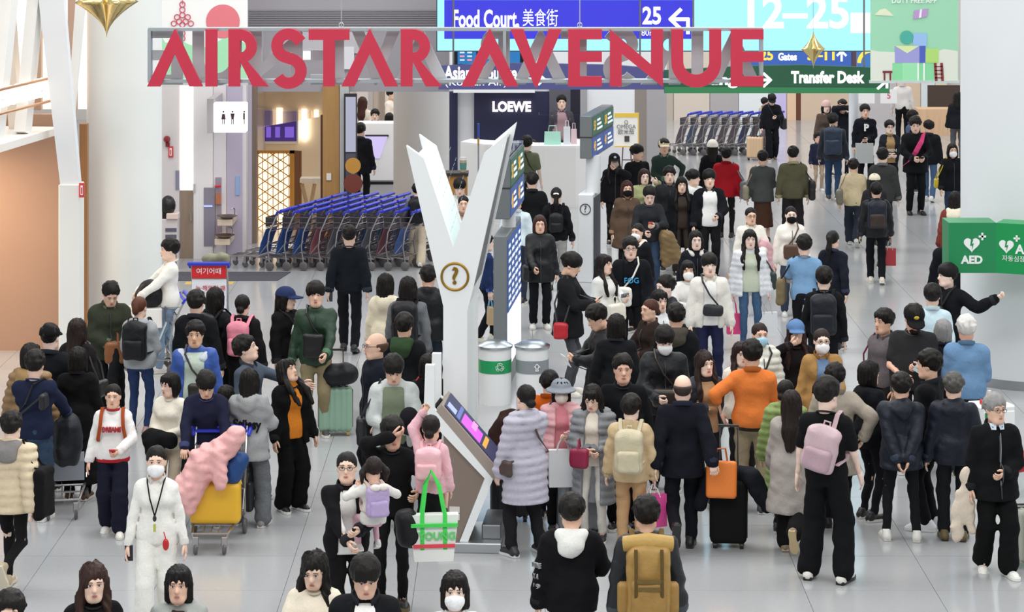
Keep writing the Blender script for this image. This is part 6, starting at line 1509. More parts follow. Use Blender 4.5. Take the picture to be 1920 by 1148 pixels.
handbag(p, 1, '#17171a', 'black waist bag of the navy cap woman', w=.26, h=.14, d=.09, cross=True, at_=(.0, -.22, 1.05), yaw=1.4)
p = P(592, 531, 1.74, 3, 'young man in dark green windbreaker and khaki trousers', 'wind:#29402f:c', 'straight:#8d8062', '#444', 'mop', arms='hld dn', fat=.55); handbag(p, 1, '#141416', 'black crossbody bag with white tick on the green windbreaker', w=.24, h=.28, d=.08, cross=True, at_=(-.02, -.2, 1.05), yaw=1.5)
s_ = suitcase(629, 815, .4, .52, .24, '#8fb09a', 'pale green suitcase with black bag on top', 3, .42, hcol='#b08a5a', wc='#b89a5a')
p0 = fl(633, 815)
blob('duffel_bag', 'round black bag sitting on the pale green suitcase', 'bag', Matrix.Translation((p0.x+.02, p0.y-.05, .71)), [((-.1, 0, .0), (.1, 0, .02), .135, .13)], '#15161a', 'nylon', amp=.006)
p = P(655, 425, 660, 178, 'heavy-set man in plain black sweater striding away', 'sweater:#1b1f26', 'straight:#15171c', '#1a1a1c:#222', 'buzz', arms='wb wb', legs='sl', belly=.03, fat=1.6); phone(p, 'L', 'dark phone in the hand of the man striding away', tilt=.2)
P(724, 514, 1.66, 168, 'woman in cream hooded jacket seen from behind', 'hoodie:#eadfc6', 'straight:#c6b492', '#ddd', 'mid', fem=1, head=(-20, 0))
p = P(765, 520, 1.74, 172, 'person in grey sweatshirt carrying a black backpack', 'sweater:#6d7074', 'straight:#5a6474', '#ddd', 'mid', head=(0, 0)); backpack(p, '#17181c', 'black backpack with pink tag on grey sweatshirt', .32, .48, .17, tip='#e8707a')
P(803, 500, 1.72, 178, 'man in black padded jacket beside the white pylon', 'wind:#16181c', 'straight:#26303c:denim', '#8a6a58', 'short')
P(704, 625, 1.78, -70, 'balding man in glasses and navy jacket seen in profile', 'jacket:#171b26:c', 'straight:#15161a', '#222', 'bald', '#5a4030', glasses='#333', skin='#e9bfa8')
P(758, 590, 1.7, 165, 'black-haired person in black with a dark green hood', 'jacket:#15161a', 'straight:#151517', '#222', 'mop', hood='#33492f')
p = P(738, 664, 1.74, 2, 'young man in pale grey jacket and olive tee looking down', 'wind:#c6ccca:w', 'straight:#26282a', '#ddd', 'mop', inner='#7c8670', arms='phl bel', head=(2, 26))
o = link('black_cap', vmesh('hat', ('hat', 'cap'), lambda: hat_vol('cap', .011)), None, mat('#15151a', 'cloth'), True); o.matrix_world = p.M@Matrix.Translation((.16, -.36, 1.12))@Matrix.Rotation(.6, 4, 'X'); tag(o, 'black baseball cap held by the man in pale grey jacket', 'cap')
handbag(p, -1, '#1c1d22', 'black strap bag on the pale grey jacket man', w=.2, h=.3, d=.1)
p = P(803, 668, 1.46, 172, 'dark-haired child in black with red patterned bag', 'jacket:#17171a', 'slim:#1a1a1c', '#222', 'bob', fem=1, hs=1.08); handbag(p, 1, '#c02a34', 'red and white patterned bag beside the pylon', w=.26, h=.28, d=.12, z=1.0)
# family with two little girls
fa = P(735, 784, 1137, 2, 'man in black tee with hand on forehead', 'sweater:#141416', 'slim:#151517', '#1b1a18:#6a5a40', 'mop', arms='0.24,-0.3,1.1 0.0,-0.16,1.6', head=(12, 8))
mo = P(650, 850, 1.64, 10, 'woman in glasses and open black jacket carrying a small girl', 'jacket:#141417:o', 'straight:#121214', '#222', 'lowbun', inner='#e8e6e2', glasses='#222', fem=1, arms='0.06,-0.38,1.12 0.02,-0.4,1.0', head=(-10, -6))
pm = mo.M@Vector((.10, -.30, .72))
c1 = P(690, 850, 1.0, 200, 'small girl in pale sweater and pink leggings carried in arms', 'sweater:#dcdad4', 'leg:#d3a9b6', '#cfcac6', 'tails', '#241a17', hs=1.35, arms='0.2,-0.2,1.35 0.25,-0.25,1.3', legs='car', pos=(pm.x+.1, pm.y-.02, .62), fem=1)
backpack(c1, '#b6a3cc', 'lilac printed toddler backpack with white bow', .34, .44, .16, sc='#d8c0b8')
for sd in (-1, 1): MB().ball(tuple(c1.M@Vector((sd*.06, .30, 1.44))), (.045, .025, .03), 10, 6).build('bow_loop', mat('#ece4dc', 'cloth'), bpy.data.objects[[o.name for o in bpy.data.objects if o.name.startswith('backpack')][-1]], 'all').matrix_parent_inverse = bpy.data.objects[[o.name for o in bpy.data.objects if o.name.startswith('backpack')][-1]].matrix_world.inverted()
pf = fa.M@Vector((.36, -.3, .5))
c2 = P(790, 786, 1.18, 172, 'little girl in pink jacket reaching up with one arm', 'jacket:#eab9c2', 'skirt.35:#131315', '#222', 'lowbun', '#1b1412', hs=1.28, arms='0.12,-0.1,1.82 dn', pos=(pf.x, pf.y, .55), fem=1, legs='car')
backpack(c2, '#efb9c0', 'shiny pink child backpack with bow', .34, .4, .17, sc='#efb9c0', kind='leather')
pt = fa.M@Vector((.36, -.52, 0))
r = empty('tote_bag', (pt.x+.02, pt.y-.1, .58), .1, 'big white shopper with green handles and red trim', 'bag'); TG = mat('#4fd860', 'cloth')
MB().add([(-.17, -.08, 0), (.17, -.08, .0), (.17, .08, 0), (-.17, .08, 0), (-.22, -.05, .4), (.22, -.05, .4), (.22, .05, .4), (-.22, .05, .4)], [(3, 2, 1, 0), (4, 5, 6, 7), (0, 1, 5, 4), (1, 2, 6, 5), (2, 3, 7, 6), (3, 0, 4, 7)]).build('bag_body', mat('#e9ebe6', 'paint'), r)
for y in (-.055, .055): ribbon([(-.1, y*1.3, .1), (-.1, y, .4), (-.07, y*.5, .65), (-.02, 0, .78), (.05, y*.5, .65), (.1, y, .4), (.1, y*1.3, .1)], .04, .008, TG, r, 'handle', flat=(1, 0, 0))
MB().box((-.2, -.083, .3), (.21, -.062, .33)).build('green_band', TG, r); MB().box((-.18, -.088, .12), (.185, -.074, .15)).build('red_band', mat('#e0505a', 'cloth'), r); text('lettering', 'YOUNG', .09, mat('#5fcf6c', 'paint'), r, loc=(.03, -.078, .22), ext=.002, rot=(math.pi/2-.06, 0, 0), bold=.003)
blob('shoulder_bag', 'round black bag hanging beside the white shopper', 'bag', Matrix.Translation((pt.x-.22, pt.y-.1, .87)), [((0, 0, .06), (.03, 0, -.08), .1, .115)], '#131317', 'nylon', amp=.005)
# ---- middle of the hall, right of the pylon
p = P(985, 722, 1040, -150, 'woman in long lavender grey puffer coat touching the desk screen', 'lpuffer:#b9b6c4:hood:h.55', 'straight:#1d1d20', '#2a2a2c:#ddd', 'lowbun', fem=1, arms='dn 0.22,-0.48,1.18', legs='wd'); handbag(p, -1, '#4a3a34', 'thin brown crossbody bag of the lavender coat woman', w=.2, h=.16, d=.07, cross=True, at_=(.26, .05, .92))
P(1030, 698, 1.5, 160, 'black-haired person in bright orange jacket', 'jacket:#d9671e', 'straight:#222', '#222', 'mop')
p = P(1052, 712, 1.5, 4, 'masked woman in grey bucket hat and pink padded jacket', 'puffer:#e3aeb0:o', 'straight:#141416', '#222', 'bob', inner='#d98a92:neck', hat='bucket:#8c929a', mask='#e6d9cc', fem=1, arms='ph dn'); shopping_bag(p, 'L', '#e9ebec', 'large white paper shopping bag held by pink jacket woman', .32, .42, .12, drop=.12); handbag(p, -1, '#5a4438', 'brown handbag beside the pink jacket woman', w=.24, h=.2, d=.1, z=.9)
p = P(1113, 720, 1.55, -12, 'woman with black fringe in long grey puffer looking down', 'lpuffer:#85888c:o', 'slim:#e0dcd4', '#222', 'lfront', inner='#e8dfd0:neck', fem=1, arms='bel bel', head=(-5, 24))
suitcase(1085, 1000, .42, .58, .26, '#8f9498', 'ribbed grey suitcase in front of the grey puffer woman', 8, .3)
handbag(p, 1, '#8c1a40', 'glossy crimson handbag in front of the grey puffer woman', w=.22, h=.22, d=.1, strap=0, at_=(-.1, -.34, .98), yaw=1.4)
p = P(1183, 745, 1035, 172, 'boy in beige jacket and tan trousers with canvas backpack', 'wind:#cdb48c', 'straight:#b9966e', '#6a4a38:#ddd', 'mop', arms='dn dn', head=(-12, 0), hs=1.05); backpack(p, '#c9bfa2', 'cream canvas backpack with straps on beige jacket', .32, .46, .16, sc='#cfc6ac', z=1.16)
shopping_bag(p, 'R', '#d84a94', 'pink and white glossy shopping bag held by beige jacket boy', .3, .36, .12, hc='#eee', yaw=.6, drop=.1)
p = P(1280, 703, 1030, 178, 'balding man in dark navy suit walking away', 'suit:#14161f:wide', 'straight:#12141b', '#141418:#222', 'bald', '#3a302c', legs='kickl', arms='wb pull', fat=1.3)
q0 = p.M@Vector((-.38, .1, .72)); r = empty('folio_bag', (q0.x, q0.y, q0.z), .2, 'orange leather bag hanging beside the navy suit man', 'bag'); o = link('pouch', vmesh('pouch', ('hb', .3, .36, .1), lambda: Vol((-.1, -.2, -.23), (.1, .2, .23), .018).rbox((0, 0, 0), (.05, .15, .18), .03, 0)), r, mat('#e07a2c', 'leather'), True); o.rotation_euler = (0, .15, 1.2); MB().tube([(-.06, 0, .18), (-.04, 0, .3), (.04, 0, .3), (.06, 0, .18)], .01, 6).build('handle', mat('#b8601e', 'leather'), r, True)
s_ = suitcase(1366, 1025, .36, .62, .26, '#141416', 'black fabric suitcase with a dark coat draped over it', -6, .5, 'cloth', ribs=False)
pp_ = fl(1366, 1025); blob('draped_coat', 'dark navy coat draped over the black suitcase', 'coat', Matrix.Translation((pp_.x, pp_.y, .72)), [((-.2, 0, -.02), (.2, 0, -.02), .09, .09), ((.22, -.1, -.03), (.36, -.12, -.3), .09, .07), ((-.2, -.08, -.05), (-.3, -.1, -.3), .08, .06)], '#16181f')
p = P(1168, 668, 1.74, 2, 'round-faced man in plain black polo shirt', 'sweater:#121316', 'straight:#151517', '#222', 'buzz', belly=.03, fat=1.3, skin='#e8b9a0')
p = P(1245, 611, 1.76, 3, 'masked man in black padded vest over dark sweater', 'wind:#15171b', 'straight:#151517', '#222', 'mop', mask='#eef0f0', arms='bel phl', head=(3, 22)); handbag(p, 1, '#2e241e', 'dark brown shoulder bag across the masked man in black', w=.3, h=.2, d=.1, cross=True, at_=(.0, -.26, 1.02), yaw=1.5)
p = P(1322, 660, 1.62, 12, 'woman with wavy brown hair in navy jacket and tan top', 'wind:#1b1e2a:o:w', 'straight:#1a1a20', '#222', 'wavy', '#2a1c18', inner='#b3906c', fem=1, arms='cr dn', head=(8, 0))
p = P(1128, 571, 1.74, -75, 'man in long black padded coat reading a sheet of paper', 'coat:#121316:h.55:hood:m=nylon', 'straight:#151517', '#222', 'short', arms='ph ph', head=(0, 26)); r = carried(p, 'paper_sheet', 'folded white sheet read by man in black padded coat', 'paper', at_=(0, -.42, 1.12), rot=(.5, 0, 0)); MB().box((-.1, -.002, -.07), (.1, .002, .07)).build('sheet', mat('#f4f4f2', 'paint'), r); MB().box((-.1, -.004, -.002), (.1, .004, .002)).build('fold', mat('#d8d8d8', 'paint'), r)
suitcase(1166, 835, .34, .5, .22, '#1c1d20', 'small black suitcase behind the black padded coat man', 20, .35)
P(1156, 590, 1.66, 170, 'dark-haired woman in black behind the paper reader', 'jacket:#17181c', 'slim:#1a1a1c', '#222', 'bob', fem=1)
p = P(1065, 475, 741, 78, 'bearded man in black jacket and grey jeans checking his phone', 'jacket:#1b1c1f:c:h.72', 'slim:#4c4d52:denim', '#e6e0d4', 'mop', arms='ph ph', head=(0, 20)); phone(p, 'R', 'phone held by the bearded man in black', dx=.03); MB().ball(tuple(p.Hm@Vector((0, -.055, -.085))), (.05, .048, .035), 12, 8).build('beard', mat('#1d1613', 'hair'), p.root, 'all'); handbag(p, -1, '#b8202c', 'red bag hanging behind the bearded man', w=.18, h=.2, d=.08, z=.84, sc='#222')
p = P(1133, 478, 1.64, 55, 'woman with long dark fringe hair in white printed tee', 'sweater:#e9e9e4', 'slim:#17171a', '#ddd', 'lfront', '#1c1413', fem=1, arms='ph dn'); chest_print(p, 'BEAR', .08, '#77777c', 1.2); handbag(p, -1, '#ece6d6', 'cream puffy bag held by woman in white tee', w=.28, h=.24, d=.14, strap=0, at_=(-.12, -.28, .98), yaw=1.2)
p = P(1182, 447, 1.76, 2, 'man in glasses and black jacket with blue lettered hoodie', 'jacket:#15171c:o:w', 'slim:#151517', '#222', 'short', inner='#101216', glasses='#222', arms='pk pk'); text('print_lettering', 'FOG', .1, mat('#3aa0d8', 'cloth'), p.root, loc=(0, -.182, 1.2), ext=.014); handbag(p, -1, '#efece2', 'white crossbody pouch of the man in glasses', w=.2, h=.26, d=.09, cross=True, at_=(-.1, -.26, 1.0), yaw=1.5)
p = P(1195, 420, 1.58, -30, 'masked girl in black jacket with cream collar', 'jacket:#15171b', 'slim:#1a1a1c', '#222', 'lowbun', mask='#f2f2f2', fem=1, hood='#efe8d8')
p = P(1217, 349, 1.72, 2, 'man in dark grey tee reading his phone while walking', 'sweater:#2c2d31', 'straight:#34465e:denim', '#444', 'buzz', arms='ph phl', head=(0, 24)); phone(p, 'L', 'red phone read by man in dark grey tee', '#c8584a')
blob('draped_coat', 'olive brown puffer coat carried by man in dark grey tee', 'coat', p.M, [((.26, -.24, .95), (.42, -.18, .6), .12, .1), ((.24, -.2, .92), (.26, -.2, .55), .1, .09)], '#7c6644', 'nylon', quilt=.09)
P(1278, 333, 1.64, 4, 'woman with long dark hair in black coat and brown dress', 'coat:#15161a:o:h.5', 'straight:#3a322c', '#222', 'lfront', inner='#3c322c', fem=1)
P(1330, 320, 1.78, 3, 'young man in black jacket over long white tee', 'jacket:#14161a:o:w', 'straight:#151517', '#222', 'mop', inner='#eeeeec', arms='phl dn')
P(1176, 340, 1.66, 5, 'woman in black face mask and brown shearling coat', 'coat:#5c4a3c:m=knit:h.6', 'slim:#191919', '#333', 'mid', '#3a1c1a', mask='#131315', fem=1)
p = P(1152, 289, 1.64, 5, 'masked woman in black cap with long hair in black', 'jacket:#141417', 'slim:#151517', '#222', 'lfront', hat='cap:#141416:#ddd', mask='#c9b4a8', fem=1, arms='chn dn')
handbag(p, -1, '#17171a', 'long black strap bag of masked woman in black cap', w=.24, h=.2, d=.09)
P(1195, 273, 1.74, 25, 'man in black shirt looking to one side near easel sign', 'sweater:#16171a', 'straight:#22252c', '#222', 'mop', head=(25, 0))
p = P(1208, 318, 1.64, 10, 'woman raising an olive sleeve behind the shearling coat', 'wind:#a4a878', 'slim:#222', '#222', 'mid', '#2c1b18', fem=1, arms='0.2,-0.15,1.5 dn')
P(1245, 262, 1.74, 5, 'man in cream cap and dark green plaid shirt', 'shirt:#2f3f38', 'straight:#26303e:denim', '#333', 'short', hat='cap:#e6d9b8', arms='hip bel')
P(1255, 314, 1.74, 3, 'dark-haired man in charcoal overshirt holding his cuff', 'jacket:#26272a', 'straight:#1c1c20', '#222', 'short', arms='phl dn')
P(1300, 320, 1.72, 40, 'man in white hooded top looking sideways', 'hoodie:#e6e6e4', 'straight:#1d1d20', '#222', 'mop', head=(30, 0))
P(1336, 264, 1.66, 178, 'person in fluffy white beanie and black coat seen from behind', 'coat:#141518:h.55', 'slim:#151517', '#222', 'mid', hat='beanie:#efe9dc', fem=1)
p = P(1362, 278, 1.66, 170, 'person in red jacket carrying a large grey bag', 'jacket:#b01e2a', 'slim:#1b1b1e', '#222', 'short'); handbag(p, -1, '#6e7274', 'large grey shoulder bag of the person in red', w=.34, h=.34, d=.14, z=.95)
p = P(1012, 405, 615, 4, 'long-haired woman in black padded jacket and black trousers', 'wind:#14161a:c:h.72', 'straight:#14161c', '#e9e6e0', 'long', '#3a241e', fem=1, arms='dn hld'); handbag(p, -1, '#17181c', 'black bag in the hand of the padded jacket woman', w=.22, h=.24, d=.1, strap=0, at_=(-.24, -.3, .9))
P(998, 325, 1.76, 178, 'man in black shirt seen from behind by the white counter', 'shirt:#141517', 'straight:#15171c', '#222', 'buzz', fat=2)
p = P(1043, 352, 1.66, 178, 'woman with white hair bow and grey trousers seen from behind', 'sweater:#16171b', 'straight:#a8a6a4', '#222', 'pony', fem=1); backpack(p, '#131417', 'small black backpack under the white hair bow', .24, .3, .12, sc='#17171a', z=1.16); MB().ball(tuple(p.Hm@Vector((0, .13, .04))), (.05, .02, .022), 10, 6).build('hair_bow', mat('#f0eee8', 'cloth'), p.root, 'all')
P(968, 362, 1.72, 172, 'person in pale blue shirt behind the flight information post', 'shirt:#d4e2ea', 'straight:#2a3040', '#222', 'short')
p = P(988, 256, 1.76, 172, 'man in olive tee walking towards the white counter', 'tee:#6b7358', 'straight:#2a2d2a', '#222', 'short', legs='sl'); handbag(p, -1, '#17171a', 'black bag slung on the olive tee man', w=.26, h=.2, d=.1, cross=True, at_=(.2, .16, 1.0))
p = P(912, 440, 640, 100, 'person in navy trousers passing behind the white pylon', 'sweater:#23345c', 'straight:#15171d', '#e9e9d8', 'short', legs='sl'); shopping_bag(p, 'R', '#bfa37c', 'brown paper bag carried behind the white pylon', .22, .28, .1, hc='#7ab0d8')
p = P(782, 345, 500, 176, 'person in grey top and cream trousers beside trolley rows', 'sweater:#6b7280', 'wide:#d9cab0', '#ddd', 'short', legs='sl'); backpack(p, '#15161a', 'black backpack with yellow badge beside the trolley rows', .32, .5, .17, tip='#d8c030', z=1.18)
P(862, 335, 1.7, 2, 'dark-haired man in pale shirt seen through the pylon arms', 'shirt:#d8d8d6', 'straight:#333', '#222', 'mop', head=(0, 18)); P(869, 368, 1.62, 2, 'woman with pulled-back hair seen through the pylon arms', 'sweater:#a08a7c', 'straight:#333', '#222', 'lowbun', fem=1)
# ---- far counters
def far_person(x, ytop, d, H, *a, **k): return P(x, ytop, row(d), *a, **k)
far_person(1053, 180, 56.2, 1.76, 2, 'man in dark striped shirt behind the white counter', 'shirt:#4a4650', 'straight:#222', '#222', 'buzz', inner='#a88a90')
far_person(1000, 262, 53.0, 1.5, 3, 'clerk with dark hair half hidden behind the white counter', 'shirt:#33343c', 'straight:#222', '#222', 'lowbun', fem=1)
far_person(703, 206, 55.9, 1.66, 2, 'man in grey suit working behind the angular service desk', 'suit:#8a8078', 'straight:#222', '#222', 'short', inner='#d8c8c0')
far_person(730, 212, 55.0, 1.62, 170, 'dark-haired clerk in black behind the angular service desk', 'suit:#1b1b20', 'straight:#222', '#222', 'bob', fem=1)
far_person(680, 182, 58, 1.68, 165, 'woman with long auburn hair in beige seen from behind', 'sweater:#e2d4c6', 'straight:#a89888', '#222', 'long', '#3c1f18', fem=1)
far_person(735, 166, 60.5, 1.7, 60, 'person in pale cream top standing beyond the angular service desk', 'sweater:#eee0d0', 'straight:#7c6e64', '#222', 'short')
P(676, 232, 1.74, 160, 'man in black suit standing at the tilted touch screen', 'suit:#1b1d24', 'straight:#17181c', '#222', 'short', arms='ph dn')
# ---- right half, walking groups
p = P(1447, 176, 300, 5, 'man in black cap and black jacket looking down at his phone', 'jacket:#16171c', 'wide:#15161b', '#7a6048', 'short', hat='cap:#16161a', arms='ph dn', head=(-5, 25), legs='sr'); handbag(p, 1, '#1b1d24', 'black messenger bag of the black cap walker', w=.34, h=.3, d=.14, cross=True, at_=(.32, .06, .95))
suitcase(1416, 300, .4, .5, .24, '#d6b795', 'small beige suitcase beside the far trolley rank', -10, .45)
r = P(1434, 184, 284, 120, 'person in beige behind the black cap walker', 'jacket:#c8b8a4', 'straight:#3a4050', '#222', 'short'); 
p = P(1430, 284, 1.66, 178, 'person in grey knit and patterned brown skirt walking away', 'sweater:#4a4d4c:h.78', 'skirt.3:#4a3226', '#222', 'buzz', hood=None, arms='dn bel'); handbag(p, 1, '#8f8873', 'slouchy khaki bag of the patterned skirt walker', w=.26, h=.28, d=.12)
p = P(1487, 276, 1.76, 178, 'person in olive sweater and dark shorts walking away', 'jacket:#5a5642:h.82', 'wide:#2a2426', '#222', 'buzz'); handbag(p, -1, '#17171a', 'black shoulder bag on the olive sweater walker', w=.34, h=.36, d=.12, z=.98)
p = P(1408, 390, 1.62, 8, 'woman in glasses and cream jacket beside pink coat', 'jacket:#e9e4da', 'straight:#d9a8b4', '#ddd', 'lowbun', glasses='#444', fem=1, arms='phl dn'); blob('draped_coat', 'pink padded coat hanging on arm of woman in glasses', 'coat', p.M, [((.2, -.12, 1.15), (.3, -.05, .8), .1, .09), ((.3, -.05, .8), (.3, -.05, .6), .09, .08)], '#e3b3ba', 'nylon', quilt=.09); shopping_bag(p, 'R', '#c49a6a', 'brown paper shopping bag held by woman in glasses', .28, .32, .1, hc='#a87c4c', drop=.06)
p = P(1483, 388, 1.64, 3, 'woman in black mask and cream jacket with brown bag', 'jacket:#efeae0:c', 'straight:#3a4456:denim', '#ddd', 'lowbun', mask='#131315', fem=1, arms='pk dn'); handbag(p, -1, '#54392a', 'brown monogram handbag before the cream jacket', w=.28, h=.24, d=.1, cross=True, at_=(-.02, -.25, 1.05), yaw=1.5)
p = P(1406, 432, 1.66, 3, 'young woman with long straight hair in white jacket and jeans', 'puffer:#e9ebee:o:w', 'slim:#466282:denim', '#ddd', 'lfront', '#1b1312', inner='#cfd6c0', fem=1); handbag(p, 1, '#2c3a38', 'dark green shoulder bag on the jeans woman', w=.26, h=.26, d=.1, z=1.0); shopping_bag(p, 'L', '#eef0f2', 'white shopping bag beside pink one at jeans woman', .26, .34, .1, drop=.2); shopping_bag(p, 'R', '#d8407c', 'hot pink shopping bag held by the jeans woman', .2, .3, .1, hc='#d8407c', drop=.22)
p = P(1508, 442, 1.74, 168, 'man in pale blue tee carrying a khaki tote', 'tee:#7fa6cc', 'slim:#17181c', '#222', 'short', arms='phl dn', head=(10, 0)); handbag(p, 1, '#7a6c52', 'khaki canvas tote hanging from the blue tee man', w=.34, h=.36, d=.12, z=.98, kind='cloth', sc='#222')
p = P(1562, 433, 1.66, 150, 'ponytailed woman in dark uniform with orange scarf', 'suit:#1d1f2a', 'slim:#16171d', '#222', 'pony', fem=1, arms='dn wb'); MB().ball(tuple(p.K['neck']+npv(.03, -.07, .02)), (.05, .03, .035), 8, 6).build('neck_scarf', mat('#d8703c', 'cloth'), p.root, 'all')
p = P(1545, 503, 1.74, 172, 'young man in black with dark backpack walking away', 'sweater:#16171a', 'straight:#17181e', '#ddd', 'mop', legs='sl'); backpack(p, '#1d2028', 'black backpack on the young man in black', .32, .48, .17, z=1.18)
p = P(1330, 478, 1.74, 3, 'young man in white bomber jacket with waist bag', 'jacket:#e6e3da:o', 'straight:#1f2340', '#ddd', 'mop', inner='#f0efec'); handbag(p, 1, '#2a2b30', 'black and white waist bag slung on the white bomber', w=.26, h=.15, d=.09, cross=True, at_=(.02, -.24, 1.06), yaw=1.4, kind='nylon')
P(1305, 434, 1.64, 5, 'woman with dark hair in navy sailor-collar coat', 'coat:#171a22:h.6', 'slim:#191a1e', '#222', 'mid', fem=1, hood='#e4e0d8')
p = P(1290, 490, 1.58, 3, 'masked woman in white top looking at phone', 'sweater:#e6e4e0', 'straight:#333', '#222', 'bob', mask='#f3f3f3', fem=1, arms='dn ph'); phone(p, 'R', 'phone held by the masked woman in white', '#c8a898')
P(1247, 519, 1.74, -60, 'man with short black hair in navy hooded jacket in profile', 'wind:#171b26:hood', 'straight:#17181d', '#222', 'buzz')
P(1268, 572, 1.72, 175, 'man in black jacket with grey collar seen from behind', 'jacket:#15171b', 'straight:#17181d', '#222', 'short', hood='#4a463e')
P(1218, 562, 1.6, -60, 'woman with brown bun in dark brown fluffy jacket', 'jacket:#2e231f:m=knit', 'slim:#222', '#222', 'lowbun', '#4a2a20', fem=1, arms='bel phl')
P(1237, 545, 1.6, 20, 'dark-haired person in black and white behind the brown bun', 'wind:#e4e6e8', 'slim:#222', '#222', 'bob', fem=1)
# ---- orange shirt and neighbours
p = P(1410, 640, 1.76, 176, 'man in bright orange shirt and khaki trousers seen from behind', 'shirt:#e8813f:roll:wide', 'straight:#a9997f', '#444', 'short', arms='hip phl', fat=1.8)
MB().lathe([(.168, 0), (.17, .035)], 28).build('belt', mat('#1c1612', 'leather'), p.root).location = (0, 0, .85)
P(1474, 713, 1.53, 168, 'woman in light green long puffer coat seen from behind', 'lpuffer:#869a5c:hood:h.45', 'slim:#222', '#222', 'lowbun', fem=1, head=(-20, 0))
P(1484, 733, 1037, 166, 'woman with long dark hair in pale grey wool coat', 'coat:#aaa29c:m=cloth:h.45', 'wide:#151517', '#8a7a66:#c8b088', 'lback', '#221815', fem=1, legs='kick', arms='wf dn')
p = P(1550, 711, 1088, 158, 'man in black tee and wide black trousers with pink backpack', 'tee:#121315', 'wide:#101113', '#e9e6de:#17171a', 'mop', legs='wd', arms='dn wf', head=(-15, 0)); backpack(p, '#c9aeb4', 'dusty pink flap backpack worn on one shoulder', .30, .38, .12, '#b598a2', '#c9aeb4', kind='leather', z=1.16, roll=-.22, oneside=-1)
P(1566, 684, 992, 174, 'man in pale beige wool coat striding away', 'coat:#a99f92:m=cloth:h.6', 'straight:#16171c', '#1b1516:#222', 'short', legs='kick', arms='dn hip')
p = P(1541, 618, 1.66, 4, 'masked woman in glasses and camel wool coat', 'coat:#a8814e:m=cloth:h.5', 'straight:#222', '#333', 'lowbun', '#2c1f1b', mask='#f2f2f2', glasses='#333', fem=1, inner='#6d86a8', arms='hld dn')
p = P(1492, 602, 1.62, 3, 'long-haired woman in blue denim cap with raised hand', 'sweater:#1c1618', 'slim:#222', '#222', 'wavy', '#2c1a17', hat='cap:#5f80ac', fem=1, arms='dn 0.1,-0.2,1.48')
p = P(1425, 607, 1.6, 12, 'woman in pale blue mask and cream padded jacket', 'puffer:#e4e4d8', 'slim:#222', '#222', 'lowbun', '#2a1a18', mask='#a9d4e6', fem=1); handbag(p, -1, '#17171a', 'thin black crossbody bag on the cream padded jacket', w=.2, h=.18, d=.08, cross=True)
P(1390, 643, 1.58, 10, 'smiling long-haired woman in cream beside the orange shirt', 'sweater:#e9e2d4', 'slim:#222', '#222', 'lfront', '#2a1c1a', fem=1)
# ---- queue by the column
P(1630, 678, 1.62, 120, 'black-haired woman in black hooded jacket in profile', 'jacket:#14161c:hood', 'slim:#191a1f', '#222', 'bob', fem=1)
P(1690, 702, 1012, 176, 'person in navy hooded parka with hands clasped behind', 'wind:#1a1f2b:hood:h.76', 'slim:#191a1e', '#eceae4', 'curly', '#191412', arms='bh bh', legs='wd')
P(1742, 659, 992, -115, 'man in black coat and white trainers in profile', 'jacket:#131417:h.7', 'straight:#121316', '#e9edf0:#f2f2f2', 'short', arms='bel bel')
P(1788, 702, 1012, 172, 'grey-haired man in navy puffer and hiking boots', 'wind:#171c2a:hood', 'straight:#1a1c20', '#6a5c34:#3a3328', 'curly', '#55534f', fat=1.1)
p = P(1657, 582, 1.7, -55, 'dark-haired man in grey with maroon bag strap', 'shirt:#6a6266', 'straight:#222', '#222', 'short', skin='#e6b79c'); handbag(p, -1, '#7c1f44', 'maroon shoulder bag on the man in grey', w=.24, h=.26, d=.1)
p = P(1712, 570, 1.86, -8, 'big bearded man in black cap and black tee reading a leaflet', 'tee:#2a2a2c', 'straight:#222226', '#333', 'buzz', hat='cap:#17171a:#d8b84a', arms='ph phl', head=(10, 24), fat=4.5, belly=.05, skin='#eab79e')
MB().ball(tuple(p.Hm@Vector((0, -.055, -.085))), (.06, .055, .045), 12, 8).build('beard', mat('#1d1613', 'hair'), p.root, 'all'); r = carried(p, 'leaflet', 'pale blue leaflet in hands of the bearded man', 'leaflet', at_=(.12, -.42, 1.18), rot=(.3, .6, 0)); MB().box((-.08, -.003, -.12), (.08, .003, .12)).build('cover', mat('#cfe6ee', 'paint'), r); MB().box((-.08, -.005, -.003), (.08, .005, .003)).build('fold', mat('#9cc0cc', 'paint'), r)
P(1768, 600, 1.6, 175, 'grey-haired woman in dark jacket seen from behind', 'jacket:#1c1a22', 'slim:#222', '#222', 'bob', '#8f8d8c', fem=1)
P(1812, 594, 1.76, 172, 'white-haired man in denim blue shirt seen from behind', 'shirt:#6f93b8', 'straight:#22262e', '#333', 'short', '#d8d6d2', arms='bel bel', fat=2.4, belly=.02, skin='#e8b49c')
p = P(1776, 497, 1.74, -40, 'young man in black jacket leaning one arm on the column', 'jacket:#141519', 'straight:#17181c', '#222', 'mop', arms='0.62,0.1,1.36 dn', head=(-35, 0)); handbag(p, -1, '#17181c', 'black sling bag on the man leaning at column', w=.22, h=.28, d=.1, cross=True, at_=(-.02, -.25, 1.12), yaw=1.5)
P(1748, 535, 1.7, 172, 'person in pale blue shirt behind the leaning young man', 'shirt:#cfe6ee', 'straight:#333', '#222', 'mop')
p = P(1866, 742, 1075, 8, 'elderly man in glasses and black zip jacket over light shirt', 'jacket:#101113:h.74', 'wide:#0e0f10', '#eeece6:#f0f0ea', 'grey', '#8f8e8c', glasses='#4a4038', arms='bel dn', legs='sl', inner=None, head=(12, 0), skin='#e6bda4')
